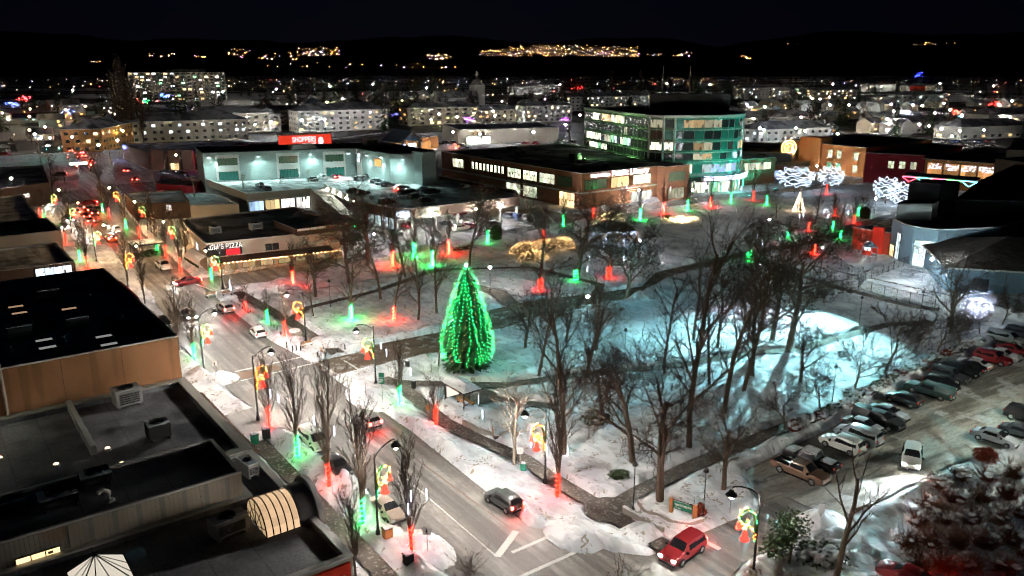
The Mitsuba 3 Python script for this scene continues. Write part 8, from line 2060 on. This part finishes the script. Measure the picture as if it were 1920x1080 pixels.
for (zone, n, h0z, h0, h1) in [([(134.5, 495.3), (225.8, 1615.6), (460.2, 1402.4), (365.6, 1164.9), (159.0, 547.1), (207.5, 665.3), (318.7, 1014.7), (223.9, 882.1), (145.7, 732.1), (149.1, 1563.3), (172.8, 745.2), (194.1, 630.9), (110.0, 927.1), (195.2, 697.7), (51.7, 599.6), (371.7, 1240.7), (185.5, 847.9), (254.0, 885.9), (111.2, 793.6), (405.3, 1188.3), (78.8, 708.5), (217.1, 690.5), (103.2, 550.9), (368.9, 1294.7), (88.4, 572.5), (106.8, 578.2)], 0, 'at the upper left', 12, 22), ([(213.3, 581.6), (434.6, 1169.5), (396.5, 885.8), (247.6, 540.6), (683.7, 1354.6), (297.5, 740.0), (278.1, 625.6), (556.5, 1248.1), (252.5, 612.6), (362.5, 624.7), (328.0, 663.8), (222.6, 555.1), (341.2, 651.2), (496.5, 1141.0), (431.4, 829.4), (549.1, 1117.3), (418.0, 1193.2), (546.2, 1028.6), (448.0, 804.9), (404.8, 864.2), (572.7, 1191.2), (254.1, 685.9), (384.7, 946.6), (490.8, 1454.1), (305.3, 536.3), (294.0, 557.5), (590.6, 1033.0), (350.4, 745.5), (258.6, 501.5), (293.5, 595.0), (269.0, 562.8), (295.8, 696.4), (329.7, 594.7), (415.5, 1032.1), (278.7, 687.7), (295.5, 507.0), (356.2, 840.1), (479.6, 899.5), (597.3, 1395.4), (281.3, 756.4)], 0, 'left of the church', 14, 30), ([(519.7, 657.3), (366.8, 540.7), (826.7, 1079.6), (327.5, 558.2), (448.1, 496.5), (678.5, 894.0), (614.6, 1033.2), (355.7, 561.5), (482.9, 558.3), (641.6, 1048.4), (384.2, 624.1), (549.0, 698.4), (793.1, 890.8), (801.4, 1095.2), (842.2, 1411.3), (789.9, 1190.0), (373.1, 570.1), (474.4, 597.7), (400.0, 514.8), (502.9, 585.0), (468.8, 630.3), (608.8, 719.4), (682.7, 1160.9), (781.2, 910.9), (449.5, 653.9), (716.5, 840.3), (565.3, 824.0), (344.8, 599.4), (713.4, 1163.5), (461.6, 544.2), (475.9, 747.2), (448.4, 626.7), (377.3, 606.4), (524.2, 578.8), (395.6, 578.8), (553.3, 656.8)], 0, 'around the church', 12, 26), ([(762.1, 804.4), (1179.3, 900.8), (715.2, 606.2), (1479.7, 1281.1), (1167.7, 997.5), (872.0, 679.7), (664.2, 645.6), (1076.8, 922.2), (746.2, 586.7), (815.4, 688.3), (914.5, 789.2), (1145.3, 848.7), (708.5, 755.6), (880.9, 793.4), (1297.6, 1319.3), (1372.5, 1143.0), (799.9, 593.8), (1520.7, 1365.4), (894.0, 700.8), (1523.2, 1307.1), (1527.4, 1254.0), (1268.7, 1153.1), (768.6, 625.6), (958.6, 936.3), (648.8, 604.3), (747.1, 606.7), (757.5, 739.2), (834.6, 668.6), (1216.8, 1124.0), (623.5, 682.4), (1217.6, 922.8), (1041.9, 846.7), (737.0, 629.7), (800.7, 774.4)], 0, 'behind the glass tower', 14, 28), ([(637.3, 410.0), (829.3, 621.3), (438.5, 274.9), (476.8, 332.1), (389.4, 279.0), (1194.1, 819.2), (499.2, 241.0), (1258.7, 691.3), (698.6, 424.9), (1292.4, 502.6), (458.7, 296.2), (606.0, 379.1), (433.4, 313.3), (502.0, 339.1), (457.2, 341.6), (958.7, 650.5), (756.7, 564.8), (421.2, 256.6), (849.6, 432.0), (644.9, 255.2), (1623.1, 638.2), (625.0, 256.0), (518.9, 250.8), (946.6, 675.8), (638.0, 444.1), (671.4, 354.9), (518.7, 309.8), (584.5, 250.7), (1010.6, 754.0), (918.2, 607.2), (1099.4, 573.3), (878.3, 441.3), (536.4, 320.2), (1221.7, 491.1), (1414.4, 941.6), (488.8, 225.6), (1484.3, 817.2), (1158.3, 683.1), (1371.0, 959.9), (1227.4, 711.8), (789.3, 326.9), (764.0, 298.4), (555.9, 375.5), (639.8, 325.5), (1656.2, 780.7), (504.2, 286.0), (1328.2, 928.6), (841.4, 569.6), (869.1, 497.1), (1169.4, 585.2), (550.2, 332.6), (457.0, 240.3), (1086.5, 438.7), (633.5, 386.3), (833.1, 442.2), (1182.9, 504.3), (1234.6, 691.0), (692.7, 288.7), (1350.9, 526.6), (661.1, 311.4)], 0, 'at the upper right', 10, 22)]:
    for xy in zone:
        kd = 'con' if rf.rand() < .6 else 'bare'
        far_tree(kd, xy, rf.uniform(h0, h1) * 1.25, f"dark {'conifer' if kd == 'con' else 'bare tree'} among the far buildings {h0z}", f"{'conifers' if kd == 'con' else 'bare trees'} among the far buildings {h0z}")
# the wood beyond the town, one mass
m = MB()
cv, cf = conifer(91, 20, 4.6, 9, 6, 3, .02)
for th, r_ in zip(rf.uniform(-.05, 1.35, 1300), np.sqrt(rf.uniform(950 ** 2, 3800 ** 2, 1300))):
    s = rf.uniform(.7, 1.5)
    m.raw(cv * [s, s, s * rf.uniform(.8, 1.2)] + [math.sin(th) * r_, math.cos(th) * r_, -.6], cf)
add('forest', m, 'needle', kind='stuff', label='dark wood stretching beyond the town to the hills', cat='forest')
TL = {}
for th, r_ in zip(rf.uniform(-.02, 1.3, 420), np.sqrt(rf.uniform(700 ** 2, 2600 ** 2, 420))):
    c = np.array([(1, .6, .25), (1, .9, .75), (.8, .9, 1), (1, .45, .15), (.35, .4, 1), (1, .1, .1)][rf.choice(6, p=[.3, .32, .18, .1, .06, .04])])
    TL.setdefault(tuple(c * (1, 5)[rf.randint(2)]), MB()).dots([(math.sin(th) * r_, math.cos(th) * r_, rf.uniform(3, 14))], rf.uniform(.4, 1.1))
add_lights('town_lights', TL, w=.01, label='tiny porch and street lights scattered through the far wood', cat='town lights')
# coloured holiday lights on the far blocks
for i, (px, py, z, c, n) in enumerate([(79.4, 795.5, 10, (.3, .5, 3), 24), (95.6, 867.3, 12, (3, .2, .2), 24), (80.4, 504.0, 8, (.5, .4, 3), 20), (100.7, 667.5, 8, (.3, .5, 3), 14), (88.7, 459.0, 6, (1.2, .6, 3), 40), (202.8, 906.6, 6, (3, .2, .15), 20), (208.5, 902.3, 6, (.1, 3, .6), 20), (218.8, 868.6, 12, (.3, .5, 4), 24), (290.2, 527.2, 6, (.6, .5, 3), 16), (326.0, 517.0, 8, (.4, .6, 4), 40), (341.2, 505.6, 8, (3, .4, .5), 30), (301.3, 446.6, 6, (1.6, .4, 3), 20), (361.4, 520.7, 6, (.7, .4, 2), 14),
                                       (376.2, 509.5, 6, (.5, .5, 3), 20), (906.2, 1019.9, 8, (3, .1, .1), 12), (370.9, 430.6, 5, (1.8, .3, 3), 16), (1237.8, 624.4, 30, (.1, .2, 3), 14), (573.0, 262.1, 10, (3, .3, .2), 30), (571.9, 257.6, 6, (.4, 2.4, 3), 16), (506.5, 284.8, 6, (3, 1.2, .5), 30), (532.8, 391.5, 6, (3, 1.3, .3), 24), (372.7, 160.0, 2, (3, .25, .15), 14), (644.7, 332.0, 5, (2.6, 2.6, 3.6), 40), (531.4, 252.1, 5, (1, 1, 3.6), 20), (212.9, 327.3, 2, (3, .5, .2), 16), (784.4, 325.3, 8, (3, .1, .08), 20)]):
    k = numbered('holiday_lights'); q = (px, py); s = math.hypot(*q) / 100
    scene[k] = shape(MB().dots(np.c_[rf.normal(size=(n, 2)) * s * .28 + q, z + rf.normal(size=n) * s * .12], .05 * s), 'black', emit=np.array(c) * 2.2, w=.02)
    tag(k, 'cluster of coloured holiday lights among the far buildings', 'holiday lights', 'holiday lights among the far buildings')
